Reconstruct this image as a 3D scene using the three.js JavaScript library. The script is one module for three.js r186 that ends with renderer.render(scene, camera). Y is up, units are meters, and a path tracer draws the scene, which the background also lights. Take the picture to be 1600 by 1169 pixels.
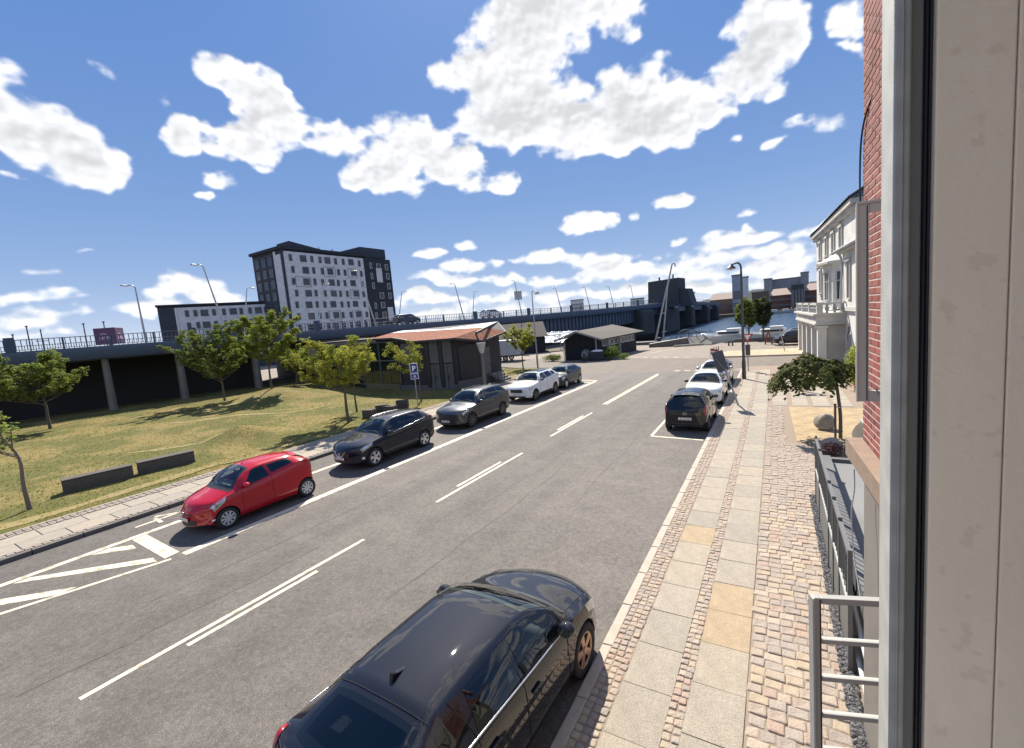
import * as THREE from 'three';
import { mergeGeometries, mergeVertices, toCreasedNormals } from 'three/addons/utils/BufferGeometryUtils.js';
import { RoundedBoxGeometry } from 'three/addons/geometries/RoundedBoxGeometry.js';
import { Brush, Evaluator, SUBTRACTION } from 'three-bvh-csg';

// ---------------------------------------------------------------- camera, sky, sun, exposure
const scene = new THREE.Scene();
const camera = new THREE.PerspectiveCamera(79.97, 1024 / 748, 0.05, 6000);
camera.position.set(0, 4.8, 0);
camera.quaternion.setFromRotationMatrix(new THREE.Matrix4().set(
  0.846633, 0.014266, 0.531986, 0, -0.086614, 0.990006, 0.111294, 0, -0.525081, -0.140303, 0.839407, 0, 0, 0, 0, 1));
camera.updateMatrixWorld();
const renderer = new THREE.WebGLRenderer({ antialias: true });
renderer.toneMapping = THREE.LinearToneMapping;
renderer.toneMappingExposure = 2.0;
renderer.shadowMap.enabled = true;

const RAD = Math.PI / 180;
const SUN_AZ = -35, SUN_EL = 46;     // azimuth from -z towards +x
const sunDir = new THREE.Vector3(Math.sin(SUN_AZ * RAD) * Math.cos(SUN_EL * RAD), Math.sin(SUN_EL * RAD), -Math.cos(SUN_AZ * RAD) * Math.cos(SUN_EL * RAD));
const sun = new THREE.DirectionalLight(new THREE.Color().setRGB(1, 0.915, 0.79), 4.8);
sun.position.copy(sunDir).multiplyScalar(200);
sun.castShadow = true;
Object.assign(sun.shadow.camera, { left: -140, right: 140, top: 140, bottom: -140, near: 1, far: 600 });
sun.shadow.mapSize.set(4096, 4096);
scene.add(sun, sun.target);

// seeded randomness and periodic value noise
function rng(seed) { let a = seed >>> 0; return () => { a = (a + 0x6D2B79F5) >>> 0; let t = a; t = Math.imul(t ^ (t >>> 15), t | 1); t ^= t + Math.imul(t ^ (t >>> 7), t | 61); return ((t ^ (t >>> 14)) >>> 0) / 4294967296; }; }
const LAT = new Float32Array(65536); { const r = rng(77); for (let i = 0; i < 65536; i++) LAT[i] = r() * 2 - 1; }
const fade = (t) => t * t * (3 - 2 * t), mix = (a, b, t) => a + (b - a) * t, clamp = (x, a = 0, b = 1) => Math.min(b, Math.max(a, x)), smooth = (a, b, x) => fade(clamp((x - a) / (b - a)));
function vnoise(x, y, per = 256, seed = 0) {
  const xi = Math.floor(x), yi = Math.floor(y); let fx = x - xi, fy = y - yi; fx = fx * fx * (3 - 2 * fx); fy = fy * fy * (3 - 2 * fy);
  let x0 = xi % per, y0 = yi % per; if (x0 < 0) x0 += per; if (y0 < 0) y0 += per; const x1 = x0 + 1 === per ? 0 : x0 + 1, y1 = y0 + 1 === per ? 0 : y0 + 1;
  const sx = seed * 31, sy = seed * 57, a0 = (x0 + sx) & 255, a1 = (x1 + sx) & 255, b0 = ((y0 + sy) & 255) << 8, b1 = ((y1 + sy) & 255) << 8;
  const p = LAT[b0 + a0], q = LAT[b1 + a0], u = p + (LAT[b0 + a1] - p) * fx, v = q + (LAT[b1 + a1] - q) * fx; return u + (v - u) * fy;
}
function fbm(x, y, oct = 4, per = 256, seed = 0) { let s = 0, a = 0.5, f = 1; for (let o = 0; o < oct; o++) { s += a * vnoise(x * f, y * f, Math.min(256, per * f), seed + o); a *= 0.5; f *= 2; } return s; }

// the sky: clear air with fair-weather cumulus; every cloud is a heap of puffs at its own azimuth and elevation
const PUFFS = [ // azimuth, elevation, 2x2 matrix of the puff's inverse radii in degrees, thickness
[-75.424,19.826,0.137,-0.08,-0.157,-0.279,1],
[-78.245,20.812,0.341,-0.192,-0.173,-0.315,1],
[-72.317,18.394,0.264,-0.16,-0.231,-0.397,1],
[-69.7,24.781,0.4,-0.183,-0.183,-1.363,0.45],
[-66.345,23.695,1.445,0.019,0.255,-0.772,0.45],
[-77.925,16.014,0.684,-0.193,-0.246,-3.265,0.4],
[-61.169,26.671,0.323,-0.146,-0.063,-0.66,0.9],
[-57.25,25.289,0.2,-0.177,-0.214,-0.381,1],
[-56.03,23.076,0.224,-0.121,-0.101,-0.392,1],
[-59.81,20.569,0.304,-0.1,-0.043,-0.519,0.95],
[-65.158,20.724,0.462,-0.226,-0.163,-0.626,0.75],
[-62.063,17.326,0.447,-0.179,-0.233,-1.108,0.8],
[-64.153,15.858,1.123,-0.165,0.149,-2.092,0.7],
[-51.607,21.707,0.266,-0.038,0.026,-0.59,0.9],
[-47.981,22.622,0.778,-0.109,0.024,-0.915,0.5],
[-58.884,18.632,0.813,-0.119,0.111,-1.657,0.6],
[-42.317,20.965,0.15,-0.067,-0.067,-0.266,1],
[-45.662,18.193,0.172,-0.039,-0.036,-0.412,1],
[-36.434,18.583,0.207,-0.066,-0.083,-0.397,1],
[-31.045,17.323,0.486,-0.047,-0.046,-0.556,0.8],
[-48.368,17.07,0.329,-0.043,0.001,-1.07,0.9],
[-34.162,28.061,0.224,-0.028,-0.019,-0.371,1],
[-28.942,29.895,0.186,-0.022,-0.027,-0.312,1],
[-24.228,31.231,0.121,-0.013,-0.044,-0.356,1.05],
[-27.903,25.28,0.144,-0.015,-0.024,-0.247,1.1],
[-23.55,22.349,0.186,-0.016,-0.035,-0.276,1],
[-31.661,22.85,0.16,-0.017,-0.027,-0.362,1],
[-17.938,31.303,0.173,-0.015,-0.088,-0.503,0.9],
[-15.239,29.283,0.576,-0.588,-0.305,-0.479,0.5],
[-24.623,34.454,0.096,-0.011,-0.042,-0.357,1],
[-13.146,23.67,0.169,-0.01,-0.067,-0.333,1.05],
[-14.72,20.988,0.133,-0.008,-0.057,-0.313,1.1],
[-18.801,20.102,0.244,-0.017,-0.063,-0.412,1],
[-8.521,21.221,0.253,-0.011,-0.092,-0.407,1],
[-2.197,25.271,0.279,-0.007,-0.09,-0.3,1],
[-3.45,22.488,0.288,-0.008,-0.141,-0.511,0.95],
[-1.291,27.2,0.295,-0.007,-0.149,-0.465,1],
[0.02,23.061,0.722,-0.013,-0.201,-0.647,0.6],
[5.21,24.004,0.471,-0.001,-0.219,-0.591,0.8],
[4.962,21.83,0.567,-0.001,-0.89,-2.533,0.5],
[2.379,16.863,0.336,0.077,-0.002,-0.865,0.8],
[-0.566,15.458,0.688,0.078,-0.249,-2.389,0.7],
[-4.507,17.496,1.079,-0.032,-0.282,-1.189,0.6],
[-11.5,12.188,0.401,0.017,-0.076,-0.969,0.85],
[-20.952,10.966,0.25,-0.003,-0.061,-0.852,0.95],
[-4.401,10.131,0.476,0.08,0.066,-1.649,0.7],
[-15.152,10.854,1.136,-0.062,-0.222,-1.553,0.4],
[-36.9,10.44,0.483,-0.049,-0.083,-1.206,0.85],
[-42.13,9.483,0.306,-0.034,-0.068,-1.207,0.85],
[-11.475,8.031,0.715,0.09,0.051,-1.381,0.6],
[-5.438,7.06,0.192,0.022,0.018,-1.307,0.8],
[1.734,6.722,0.537,0.058,-0.021,-1.192,0.7],
[-3.517,8.173,1.154,-0.028,-0.429,-2.486,0.5],
[-27.07,8.166,0.202,-0.002,-0.035,-1.186,0.8],
[-20.446,6.937,0.208,-0.014,-0.097,-0.874,0.85],
[-36.372,7.726,0.227,-0.01,-0.026,-1.08,0.85],
[0.301,4.878,0.292,0.018,-0.041,-0.754,0.8],
[-7.784,5.579,0.167,0.008,-0.044,-1.001,0.8],
[-39.324,6.231,0.157,-0.016,-0.077,-1.067,0.85],
[-29.711,5.45,0.138,-0.007,-0.059,-1.058,0.85],
[-19.414,4.906,0.145,-0.001,-0.054,-0.999,0.85],
[-9.884,4.188,0.161,0.007,-0.032,-1.049,0.9],
[-2.086,3.539,0.184,0.011,-0.037,-1.039,0.85],
[-41.163,3.852,0.115,-0.012,-0.081,-1.054,0.8],
[-29.077,3.327,0.103,-0.005,-0.063,-1.139,0.8],
[-16.476,2.899,0.121,0.004,-0.017,-1.181,0.8],
[-5.253,2.186,0.141,0.007,-0.025,-1.272,0.8],
[-44.514,1.979,0.143,-0.016,-0.114,-1.404,0.7],
[-31.645,1.864,0.112,-0.004,-0.048,-1.379,0.7],
[-66.659,6.733,0.316,-0.044,-0.014,-0.594,1],
[-65.134,5.702,0.271,-0.037,-0.041,-1.075,0.9],
[-68.786,5.957,0.483,-0.067,-0.034,-1.126,0.8],
[-77.145,5.696,0.207,-0.022,0.064,-1.286,0.6],
[-72.534,4.542,0.194,-0.019,0.028,-1.272,0.65],
[-78.169,4.056,0.214,-0.023,0.035,-1.507,0.6],
[-69.065,4.694,0.322,-0.045,-0.073,-1.565,0.7],
[-74.257,9.831,0.722,-0.105,0.175,-4.436,0.3],
[-72.822,8.374,0.996,-0.143,0.053,-4.268,0.25],
[-78.78,7.776,0.446,-0.065,0.043,-2.346,0.25],
[-64.337,3.097,0.286,-0.026,-0.013,-1.841,0.6],
[-79.477,2.918,0.297,-0.032,0.008,-2.041,0.6]
];
{
  const W = 3072, H = 1536, E = renderer.toneMappingExposure;
  const gw = 1024, gh = 300, F = new Float32Array(gw * gh);   // coarse thickness, elevation 0..52.7 degrees
  const step = 360 / gw;
  for (const [a0, e0, m0, m1, m2, m3, s] of PUFFS) {
    const det = Math.abs(m0 * m3 - m1 * m2), ra = (Math.abs(m1) + Math.abs(m3)) / det * 1.0 + 1, re = (Math.abs(m0) + Math.abs(m2)) / det + 1;
    for (let j = Math.max(0, Math.floor((e0 - re) / step)); j < Math.min(gh, (e0 + re) / step); j++)
      for (let i = Math.floor((a0 - ra + 180) / step); i < (a0 + ra + 180) / step; i++) {
        const da = i * step - 180 - a0, de = j * step - e0, p = m0 * da + m1 * de, q = m2 * da + m3 * de, r = p * p + q * q;
        if (r < 1.6) { const k = j * gw + ((i % gw) + gw) % gw, v = s * Math.max(0, 1.15 - r * 0.85); F[k] = Math.max(F[k], v) + 0.25 * Math.min(F[k], v); }
      }
  }
  const coarse = (az, el) => {
    const x = (az + 180) / step, y = clamp(el / step, 0, gh - 2), i = Math.floor(x), j = Math.floor(y), u = x - i, v = y - j, w = (n) => ((n % gw) + gw) % gw;
    return mix(mix(F[j * gw + w(i)], F[j * gw + w(i + 1)], u), mix(F[(j + 1) * gw + w(i)], F[(j + 1) * gw + w(i + 1)], u), v);
  };
  const inView = (az, el) => smooth(-96, -86, az) * (1 - smooth(14, 24, az)) * (1 - smooth(33 - Math.abs(az + 34) * 0.05, 42, el));
  const field = (az, el, oct) => {
    const k = inView(az, el), wx = 1.7 * fbm(az * 0.26 + 90, el * 0.36, 3, 256, 5), wy = 1.3 * fbm(az * 0.26, el * 0.36 + 60, 3, 256, 9);
    let f = k > 0 ? coarse(az + wx, el + wy) * k : 0;
    if (k < 1) {   // the rest of the sky carries the same kind of clouds on a level layer
      const d = 1 / (Math.sin(Math.max(el, 1) * RAD) + 0.1), u = Math.sin(az * RAD) * Math.cos(el * RAD) * d * 1.5, v = Math.cos(az * RAD) * Math.cos(el * RAD) * d * 1.5;
      f += (1 - k) * clamp(0.2 + 1.5 * fbm(u + 40, v + 40, 3, 256, 21), 0, 1.1);
    }
    if (f < 0.02) return -1;
    const q = fbm(az * 0.34 + 300, el * 0.5, oct, 256, 3), w = Math.abs(fbm(az * 0.62 + 17, el * 0.95 + 5, Math.max(2, oct - 1), 256, 19));
    return f * 1.0 + 0.95 * q + 0.50 * (0.22 - w) - 0.30 - 0.4 * clamp(1 - f / 0.3);
  };
  const data = new Float32Array(W * H * 4);
  for (let j = 0; j < H; j++) {
    const el = (j + 0.5) / H * 180 - 90;
    for (let i = 0; i < W; i++) {
      const k = (j * W + i) * 4;
      data[k + 3] = 1;
      if (el < -0.3) { data[k] = 0.30 / E; data[k + 1] = 0.33 / E; data[k + 2] = 0.36 / E; continue; }
      const th = ((i + 0.5) / W - 0.5) * 2 * Math.PI, ce = Math.cos(el * RAD), x = Math.cos(th) * ce, z = Math.sin(th) * ce, y = Math.sin(el * RAD), az = Math.atan2(x, -z) / RAD;
      const e = Math.max(el, 0), t = 1 - Math.exp(-e / 15), t2 = 1 - Math.exp(-e / 4);
      let r = mix(mix(0.84, 0.44, t2), 0.082, t), g = mix(mix(0.89, 0.62, t2), 0.225, t), b = mix(mix(0.95, 0.88, t2), 0.60, t);
      const ca = clamp(x * sunDir.x + y * sunDir.y + z * sunDir.z, -1, 1), ang = Math.acos(ca) / RAD, glow = 0.30 * Math.exp(-ang / 7) + 0.07 * Math.exp(-ang / 20);
      r += glow; g += glow; b += glow;
      const c = field(az, el, 7), a = smooth(-0.06, 0.52, c) * 0.985;
      if (a > 0.003) {
        const above = field(az, el + 1.3, 4), thick = smooth(0.2, 0.85, c), under = smooth(-0.05, 0.75, above);
        const lit = 1.13 - 0.17 * thick * under - 0.08 * under + 0.42 * (c - field(az + 0.35, el - 0.5, 5)) + 0.26 * fbm(az * 0.2 + 8, el * 0.3, 3, 256, 41) * thick;
        const haze = Math.exp(-e / 5) * 0.3, v = clamp(lit, 0.74, 1.2);
        r = mix(r, mix(v * 0.985, 0.80, haze), a); g = mix(g, mix(v * 0.995, 0.84, haze), a); b = mix(b, mix(v * 1.02, 0.90, haze), a);
      }
      data[k] = r / E; data[k + 1] = g / E; data[k + 2] = b / E;
    }
  }
  const sky = new THREE.DataTexture(data, W, H, THREE.RGBAFormat, THREE.FloatType);
  sky.mapping = THREE.EquirectangularReflectionMapping;
  sky.magFilter = THREE.LinearFilter;
  sky.needsUpdate = true;
  scene.background = sky;
  scene.environment = sky;
}

// ---------------------------------------------------------------- helpers
const V = (x, y, z) => new THREE.Vector3(x, y, z);
const used = new Map();
function numbered(name) { const n = used.get(name) ?? 0; used.set(name, n + 1); return n ? name + '_' + String(n).padStart(3, '0') : name; }
function shade(o) { o.traverse((m) => { if (m.isMesh) { m.castShadow = true; m.receiveShadow = true; } }); return o; }
function tag(o, label, category, group) { o.userData.label = label; o.userData.category = category; if (group) o.userData.group = group; return o; }
function thing(name, label, category, [x, y, z] = [0, 0, 0], turn = 0, group) {
  const o = new THREE.Group(); o.name = numbered(name); o.position.set(x, y, z); o.rotation.y = turn; scene.add(o); return tag(o, label, category, group);
}
function part(parent, name, geo, mat, label) { const m = new THREE.Mesh(geo, mat); m.name = name; m.castShadow = m.receiveShadow = true; parent.add(m); if (label) m.userData.label = label; return m; }
function struct(name, geo, mat) { const m = part(scene, numbered(name), geo, mat); m.userData.kind = 'structure'; return m; }
function structGroup(name) { const o = new THREE.Group(); o.name = numbered(name); o.userData.kind = 'structure'; scene.add(o); return o; }
const strip = (g) => { for (const k of Object.keys(g.attributes)) if (!['position', 'normal', 'uv'].includes(k)) g.deleteAttribute(k); return g.index ? g.toNonIndexed() : g; };
const join = (list) => mergeGeometries(list.map((g) => strip(g)));
function box(w, h, d, x = 0, y = 0, z = 0, ry = 0) { const g = new THREE.BoxGeometry(w, h, d); if (ry) g.rotateY(ry); g.translate(x, y, z); return g; }
function rbox(w, h, d, r, x = 0, y = 0, z = 0, seg = 2) { const g = new RoundedBoxGeometry(w, h, d, seg, Math.min(r, w / 2.01, h / 2.01, d / 2.01)); g.translate(x, y, z); return g; }
function cyl(r0, r1, h, x = 0, y = 0, z = 0, n = 14) { const g = new THREE.CylinderGeometry(r1, r0, h, n); g.translate(x, y + h / 2, z); return g; }
function bar(a, b, r, n = 8, r2 = r) { const d = b.clone().sub(a), g = new THREE.CylinderGeometry(r2, r, d.length(), n); g.applyQuaternion(new THREE.Quaternion().setFromUnitVectors(V(0, 1, 0), d.clone().normalize())); const m = a.clone().add(b).multiplyScalar(0.5); g.translate(m.x, m.y, m.z); return g; }
function beam(a, b, w, h) { const d = b.clone().sub(a), g = new THREE.BoxGeometry(w, h, d.length()), m = new THREE.Matrix4().lookAt(b, a, V(0, 1, 0)); g.applyMatrix4(m); const c = a.clone().add(b).multiplyScalar(0.5); g.translate(c.x, c.y, c.z); return g; }
function tube(pts, r, seg = 24, n = 6) { return new THREE.TubeGeometry(new THREE.CatmullRomCurve3(pts), seg, r, n); }
function taper(pts, r0, r1, seg = 10, n = 7) {   // a tapered limb
  const c = new THREE.CatmullRomCurve3(pts), g = new THREE.TubeGeometry(c, seg, 1, n), p = g.attributes.position;
  for (let i = 0; i <= seg; i++) { const o = c.getPointAt(i / seg), r = mix(r0, r1, i / seg); for (let j = 0; j <= n; j++) { const k = i * (n + 1) + j; p.setXYZ(k, o.x + (p.getX(k) - o.x) * r, o.y + (p.getY(k) - o.y) * r, o.z + (p.getZ(k) - o.z) * r); } }
  return g;
}
// polygon in plan [[x, z], ...] pulled up from y0 to y1
function prism(poly, y0, y1, bevel = 0) {
  const s = new THREE.Shape(poly.map(([x, z]) => new THREE.Vector2(x, -z)));
  const g = new THREE.ExtrudeGeometry(s, { depth: y1 - y0 - 2 * bevel, bevelEnabled: bevel > 0, bevelSize: bevel, bevelThickness: bevel, bevelOffset: -bevel, bevelSegments: 1 });
  g.rotateX(-Math.PI / 2); g.translate(0, y0 + bevel, 0); return g;
}
// flat sheet over a polygon in plan, uv in metres
function sheet(poly, y, uvScale = 1) {
  const g = new THREE.ShapeGeometry(new THREE.Shape(poly.map(([x, z]) => new THREE.Vector2(x, -z))));
  g.rotateX(-Math.PI / 2); g.translate(0, y, 0);
  const p = g.attributes.position, u = g.attributes.uv; for (let i = 0; i < p.count; i++) u.setXY(i, p.getX(i) * uvScale, p.getZ(i) * uvScale);
  return g;
}
// grid over s, t in 0..1
function patch(fn, nu, nv, flip = false) {
  const pos = [], uv = [], idx = [];
  for (let i = 0; i <= nu; i++) for (let j = 0; j <= nv; j++) { const p = fn(i / nu, j / nv); pos.push(p.x, p.y, p.z); uv.push(i / nu, j / nv); }
  for (let i = 0; i < nu; i++) for (let j = 0; j < nv; j++) { const a = i * (nv + 1) + j, b = a + nv + 1; if (flip) idx.push(a, a + 1, b, b, a + 1, b + 1); else idx.push(a, b, a + 1, b, b + 1, a + 1); }
  const g = new THREE.BufferGeometry(); g.setAttribute('position', new THREE.Float32BufferAttribute(pos, 3)); g.setAttribute('uv', new THREE.Float32BufferAttribute(uv, 2)); g.setIndex(idx); g.computeVertexNormals(); return g;
}
function polyMesh(verts, faces) {   // flat-shaded polygons, fan triangulated
  const pos = []; for (const f of faces) for (let i = 1; i + 1 < f.length; i++) for (const k of [f[0], f[i], f[i + 1]]) pos.push(...verts[k]);
  const g = new THREE.BufferGeometry(); g.setAttribute('position', new THREE.Float32BufferAttribute(pos, 3)); g.setAttribute('uv', new THREE.Float32BufferAttribute(new Float32Array(pos.length / 3 * 2), 2)); g.computeVertexNormals(); return g;
}
function metricUV(g, k = 1) { // box-projected uv in metres
  if (g.index) g = g.toNonIndexed();
  const p = g.attributes.position, n = g.attributes.normal, u = new Float32Array(p.count * 2);
  for (let i = 0; i < p.count; i++) { const ax = Math.abs(n.getX(i)), ay = Math.abs(n.getY(i)), az = Math.abs(n.getZ(i)); const [a, b] = ay > ax && ay > az ? [p.getX(i), p.getZ(i)] : ax > az ? [p.getZ(i), p.getY(i)] : [p.getX(i), p.getY(i)]; u[2 * i] = a * k; u[2 * i + 1] = b * k; }
  g.setAttribute('uv', new THREE.BufferAttribute(u, 2)); return g;
}
const toS = (c) => c <= 0.0031308 ? c * 12.92 : 1.055 * Math.pow(c, 1 / 2.4) - 0.055;
function texture(size, fn, srgb = true) {   // fn(u, v) in 0..1 gives linear [r, g, b] or a grey number
  const d = new Uint8Array(size * size * 4);
  for (let j = 0; j < size; j++) for (let i = 0; i < size; i++) { const c = fn(i / size, j / size, i, j), k = (j * size + i) * 4; for (let q = 0; q < 3; q++) { const x = clamp(typeof c === 'number' ? c : c[q]); d[k + q] = 255 * (srgb ? toS(x) : x); } d[k + 3] = 255; }
  const t = new THREE.DataTexture(d, size, size); t.wrapS = t.wrapT = THREE.RepeatWrapping; t.magFilter = THREE.LinearFilter; t.minFilter = THREE.LinearMipmapLinearFilter; t.generateMipmaps = true; if (srgb) t.colorSpace = THREE.SRGBColorSpace; t.needsUpdate = true; return t;
}
function rough(g, amt, seed) { const p = g.attributes.position; for (let i = 0; i < p.count; i++) { const x = p.getX(i), y = p.getY(i), z = p.getZ(i), k = (q) => vnoise(x * 19 + seed * 7.3 + q, z * 19 + y * 23 + q * 3.1, 256, 3); p.setXYZ(i, x + amt * k(1), y + amt * 0.6 * k(5), z + amt * k(9)); } g.computeVertexNormals(); return g; }
const rgb = (r, g, b) => new THREE.Color().setRGB(r, g, b);
const std = (r, g, b, roughness = 0.8, more = {}) => new THREE.MeshStandardMaterial({ color: rgb(r, g, b), roughness, ...more });
const withRepeat = (t, k) => { const c = t.clone(); c.repeat.set(k, k); c.needsUpdate = true; return c; };
function canvasTex(w, h, draw) { const c = document.createElement('canvas'); c.width = w; c.height = h; draw(c.getContext('2d'), w, h); const t = new THREE.CanvasTexture(c); t.colorSpace = THREE.SRGBColorSpace; return t; }
function plane(w, h, x = 0, y = 0, z = 0, ry = 0) { const g = new THREE.PlaneGeometry(w, h); if (ry) g.rotateY(ry); g.translate(x, y, z); return g; }

// ---------------------------------------------------------------- materials of the ground
const speck = rng(5);
const asphaltTex = texture(1024, (u, v) => {   // 6 m tile: dark binder with pale chippings
  const f = fbm(u * 12, v * 12, 4, 12, 2), q = fbm(u * 90, v * 90, 2, 90, 4), s = speck();
  let c = 0.098 * (1 + 0.20 * f + 0.32 * q) * (0.62 + 0.76 * speck());
  if (s > 0.90) c *= 1.5 + 1.2 * speck(); else if (s < 0.12) c *= 0.55;
  return [c * 1.09, c * 0.985, c * 0.89];
});
const grainTex = texture(512, (u, v) => { const g = 0.80 + 0.13 * fbm(u * 8, v * 8, 4, 8, 6) + 0.2 * (speck() - 0.5); return [g, g * 0.99, g * 0.97]; });   // 1 m tile, cut stone and concrete
const stoneTex = texture(512, (u, v) => { const g = (0.80 + 0.12 * fbm(u * 6, v * 6, 4, 6, 6) + 0.42 * fbm(u * 110, v * 110, 2, 110, 16)) * (0.86 + 0.28 * speck()); return [g, g * 0.985, g * 0.965]; });   // 1 m tile, coarse aggregate
const wornTex = texture(512, (u, v) => { const n = fbm(u * 9, v * 9, 5, 9, 33), chip = smooth(0.20, 0.30, n + 0.16 * fbm(u * 80, v * 80, 2, 80, 35)), g = (0.93 + 0.12 * fbm(u * 40, v * 40, 3, 40, 36)) * (0.95 + 0.1 * speck()); const k = mix(g, 0.42, 0.75 * chip); return [k, k, k * 0.99]; });   // road paint chipped down to the asphalt
const plasterTex = texture(512, (u, v) => { const g = 0.88 + 0.16 * fbm(u * 5, v * 5, 5, 5, 8) + 0.05 * (speck() - 0.5); return [g, g, g * 0.985]; });
const fineBump = texture(512, (u, v) => 0.5 + 0.5 * fbm(u * 40, v * 40, 3, 40, 12), false);
const lawnTex = texture(1024, (u, v) => {   // 10 m tile: parched lawn
  const dry = smooth(-0.10, 0.34, fbm(u * 5, v * 5, 5, 5, 3) + 0.35 * fbm(u * 60, v * 60, 2, 60, 5)), n = 0.84 + 0.32 * speck();
  return [mix(0.088, 0.18, dry) * n, mix(0.088, 0.138, dry) * n, mix(0.015, 0.042, dry) * n];
});
const sandTex = texture(256, (u, v) => { const g = (0.85 + 0.3 * fbm(u * 6, v * 6, 4, 6, 3)) * (0.8 + 0.4 * speck()); return [0.42 * g, 0.32 * g, 0.19 * g]; });
const waterBump = texture(512, (u, v) => 0.5 + 0.5 * (fbm(u * 10, v * 26, 4, 26, 3)), false);

const M = {
  asphalt: new THREE.MeshStandardMaterial({ map: withRepeat(asphaltTex, 1 / 6), roughness: 0.86, bumpMap: withRepeat(fineBump, 0.7), bumpScale: 0.004, vertexColors: true }),
  yard: new THREE.MeshStandardMaterial({ map: withRepeat(asphaltTex, 1 / 6), color: rgb(1.9, 1.78, 1.6), roughness: 0.9 }),
  paint: new THREE.MeshStandardMaterial({ map: withRepeat(wornTex, 0.7), color: rgb(0.66, 0.58, 0.44), roughness: 0.7 }),
  kerb: new THREE.MeshStandardMaterial({ map: withRepeat(grainTex, 1.3), color: rgb(0.50, 0.43, 0.36), roughness: 0.85 }),
  lawn: new THREE.MeshStandardMaterial({ map: withRepeat(lawnTex, 0.1), roughness: 1 }),
  dirt: new THREE.MeshStandardMaterial({ map: withRepeat(grainTex, 0.5), color: rgb(0.16, 0.14, 0.11), roughness: 1 }),
  sand: new THREE.MeshStandardMaterial({ map: withRepeat(sandTex, 0.8), roughness: 1, bumpMap: withRepeat(fineBump, 1), bumpScale: 0.02 }),
  joint: std(0.25, 0.20, 0.155, 1),
  seam: std(0.065, 0.06, 0.056, 0.8),
  water: new THREE.MeshPhysicalMaterial({ color: rgb(0.035, 0.075, 0.13), roughness: 0.16, bumpMap: withRepeat(waterBump, 1), bumpScale: 0.35, specularIntensity: 1 }),
};
const slabMats = [[0.30, 0.275, 0.235], [0.285, 0.262, 0.225], [0.315, 0.285, 0.24], [0.275, 0.255, 0.225], [0.32, 0.285, 0.235], [0.34, 0.27, 0.185]].map(([r, g, b], i) => new THREE.MeshStandardMaterial({ map: withRepeat(stoneTex, 1.1 + i * 0.07), bumpMap: withRepeat(fineBump, 2), bumpScale: 0.003, color: rgb(r * 1.24, g * 1.22, b * 1.18), roughness: 0.9 }));
const setts = [[0.40, 0.33, 0.28], [0.43, 0.355, 0.29], [0.36, 0.31, 0.275], [0.45, 0.37, 0.28], [0.39, 0.34, 0.30], [0.42, 0.32, 0.265], [0.47, 0.40, 0.33]].map(([r, g, b], i) => new THREE.MeshStandardMaterial({ map: withRepeat(stoneTex, 1.6 + i * 0.2), color: rgb(r * 1.04, g * 1.04, b * 1.02), roughness: 0.92, bumpMap: withRepeat(fineBump, 2), bumpScale: 0.006 }));

// ---------------------------------------------------------------- land, water, road
{
  const w = new THREE.PlaneGeometry(6000, 6000); w.rotateX(-Math.PI / 2); w.translate(0, -1.3, -1000);
  const p = w.attributes.position, u = w.attributes.uv; for (let i = 0; i < 4; i++) u.setXY(i, p.getX(i) / 14, p.getZ(i) / 14);
  struct('water', w, M.water);
}
const shore = [[900, 900], [900, -64], [-8, -64], [-8.5, -61], [-14.5, -61], [-15, -66], [-24, -68], [-30, -82], [-62, -96], [-90, -130], [-200, -190], [-900, -420], [-2500, -900], [-2500, 900]];
struct('ground', prism(shore, -2.2, -0.06), M.dirt);
{ // far shore, low land with a wooded rise
  const far = [[-2600, -1000], [-900, -500], [-420, -330], [-120, -262], [-60, -246], [20, -250], [160, -240], [900, -260], [900, -3000], [-2600, -3000]];
  struct('far_shore', prism(far, -2.2, 0.2), M.dirt);
}
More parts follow.
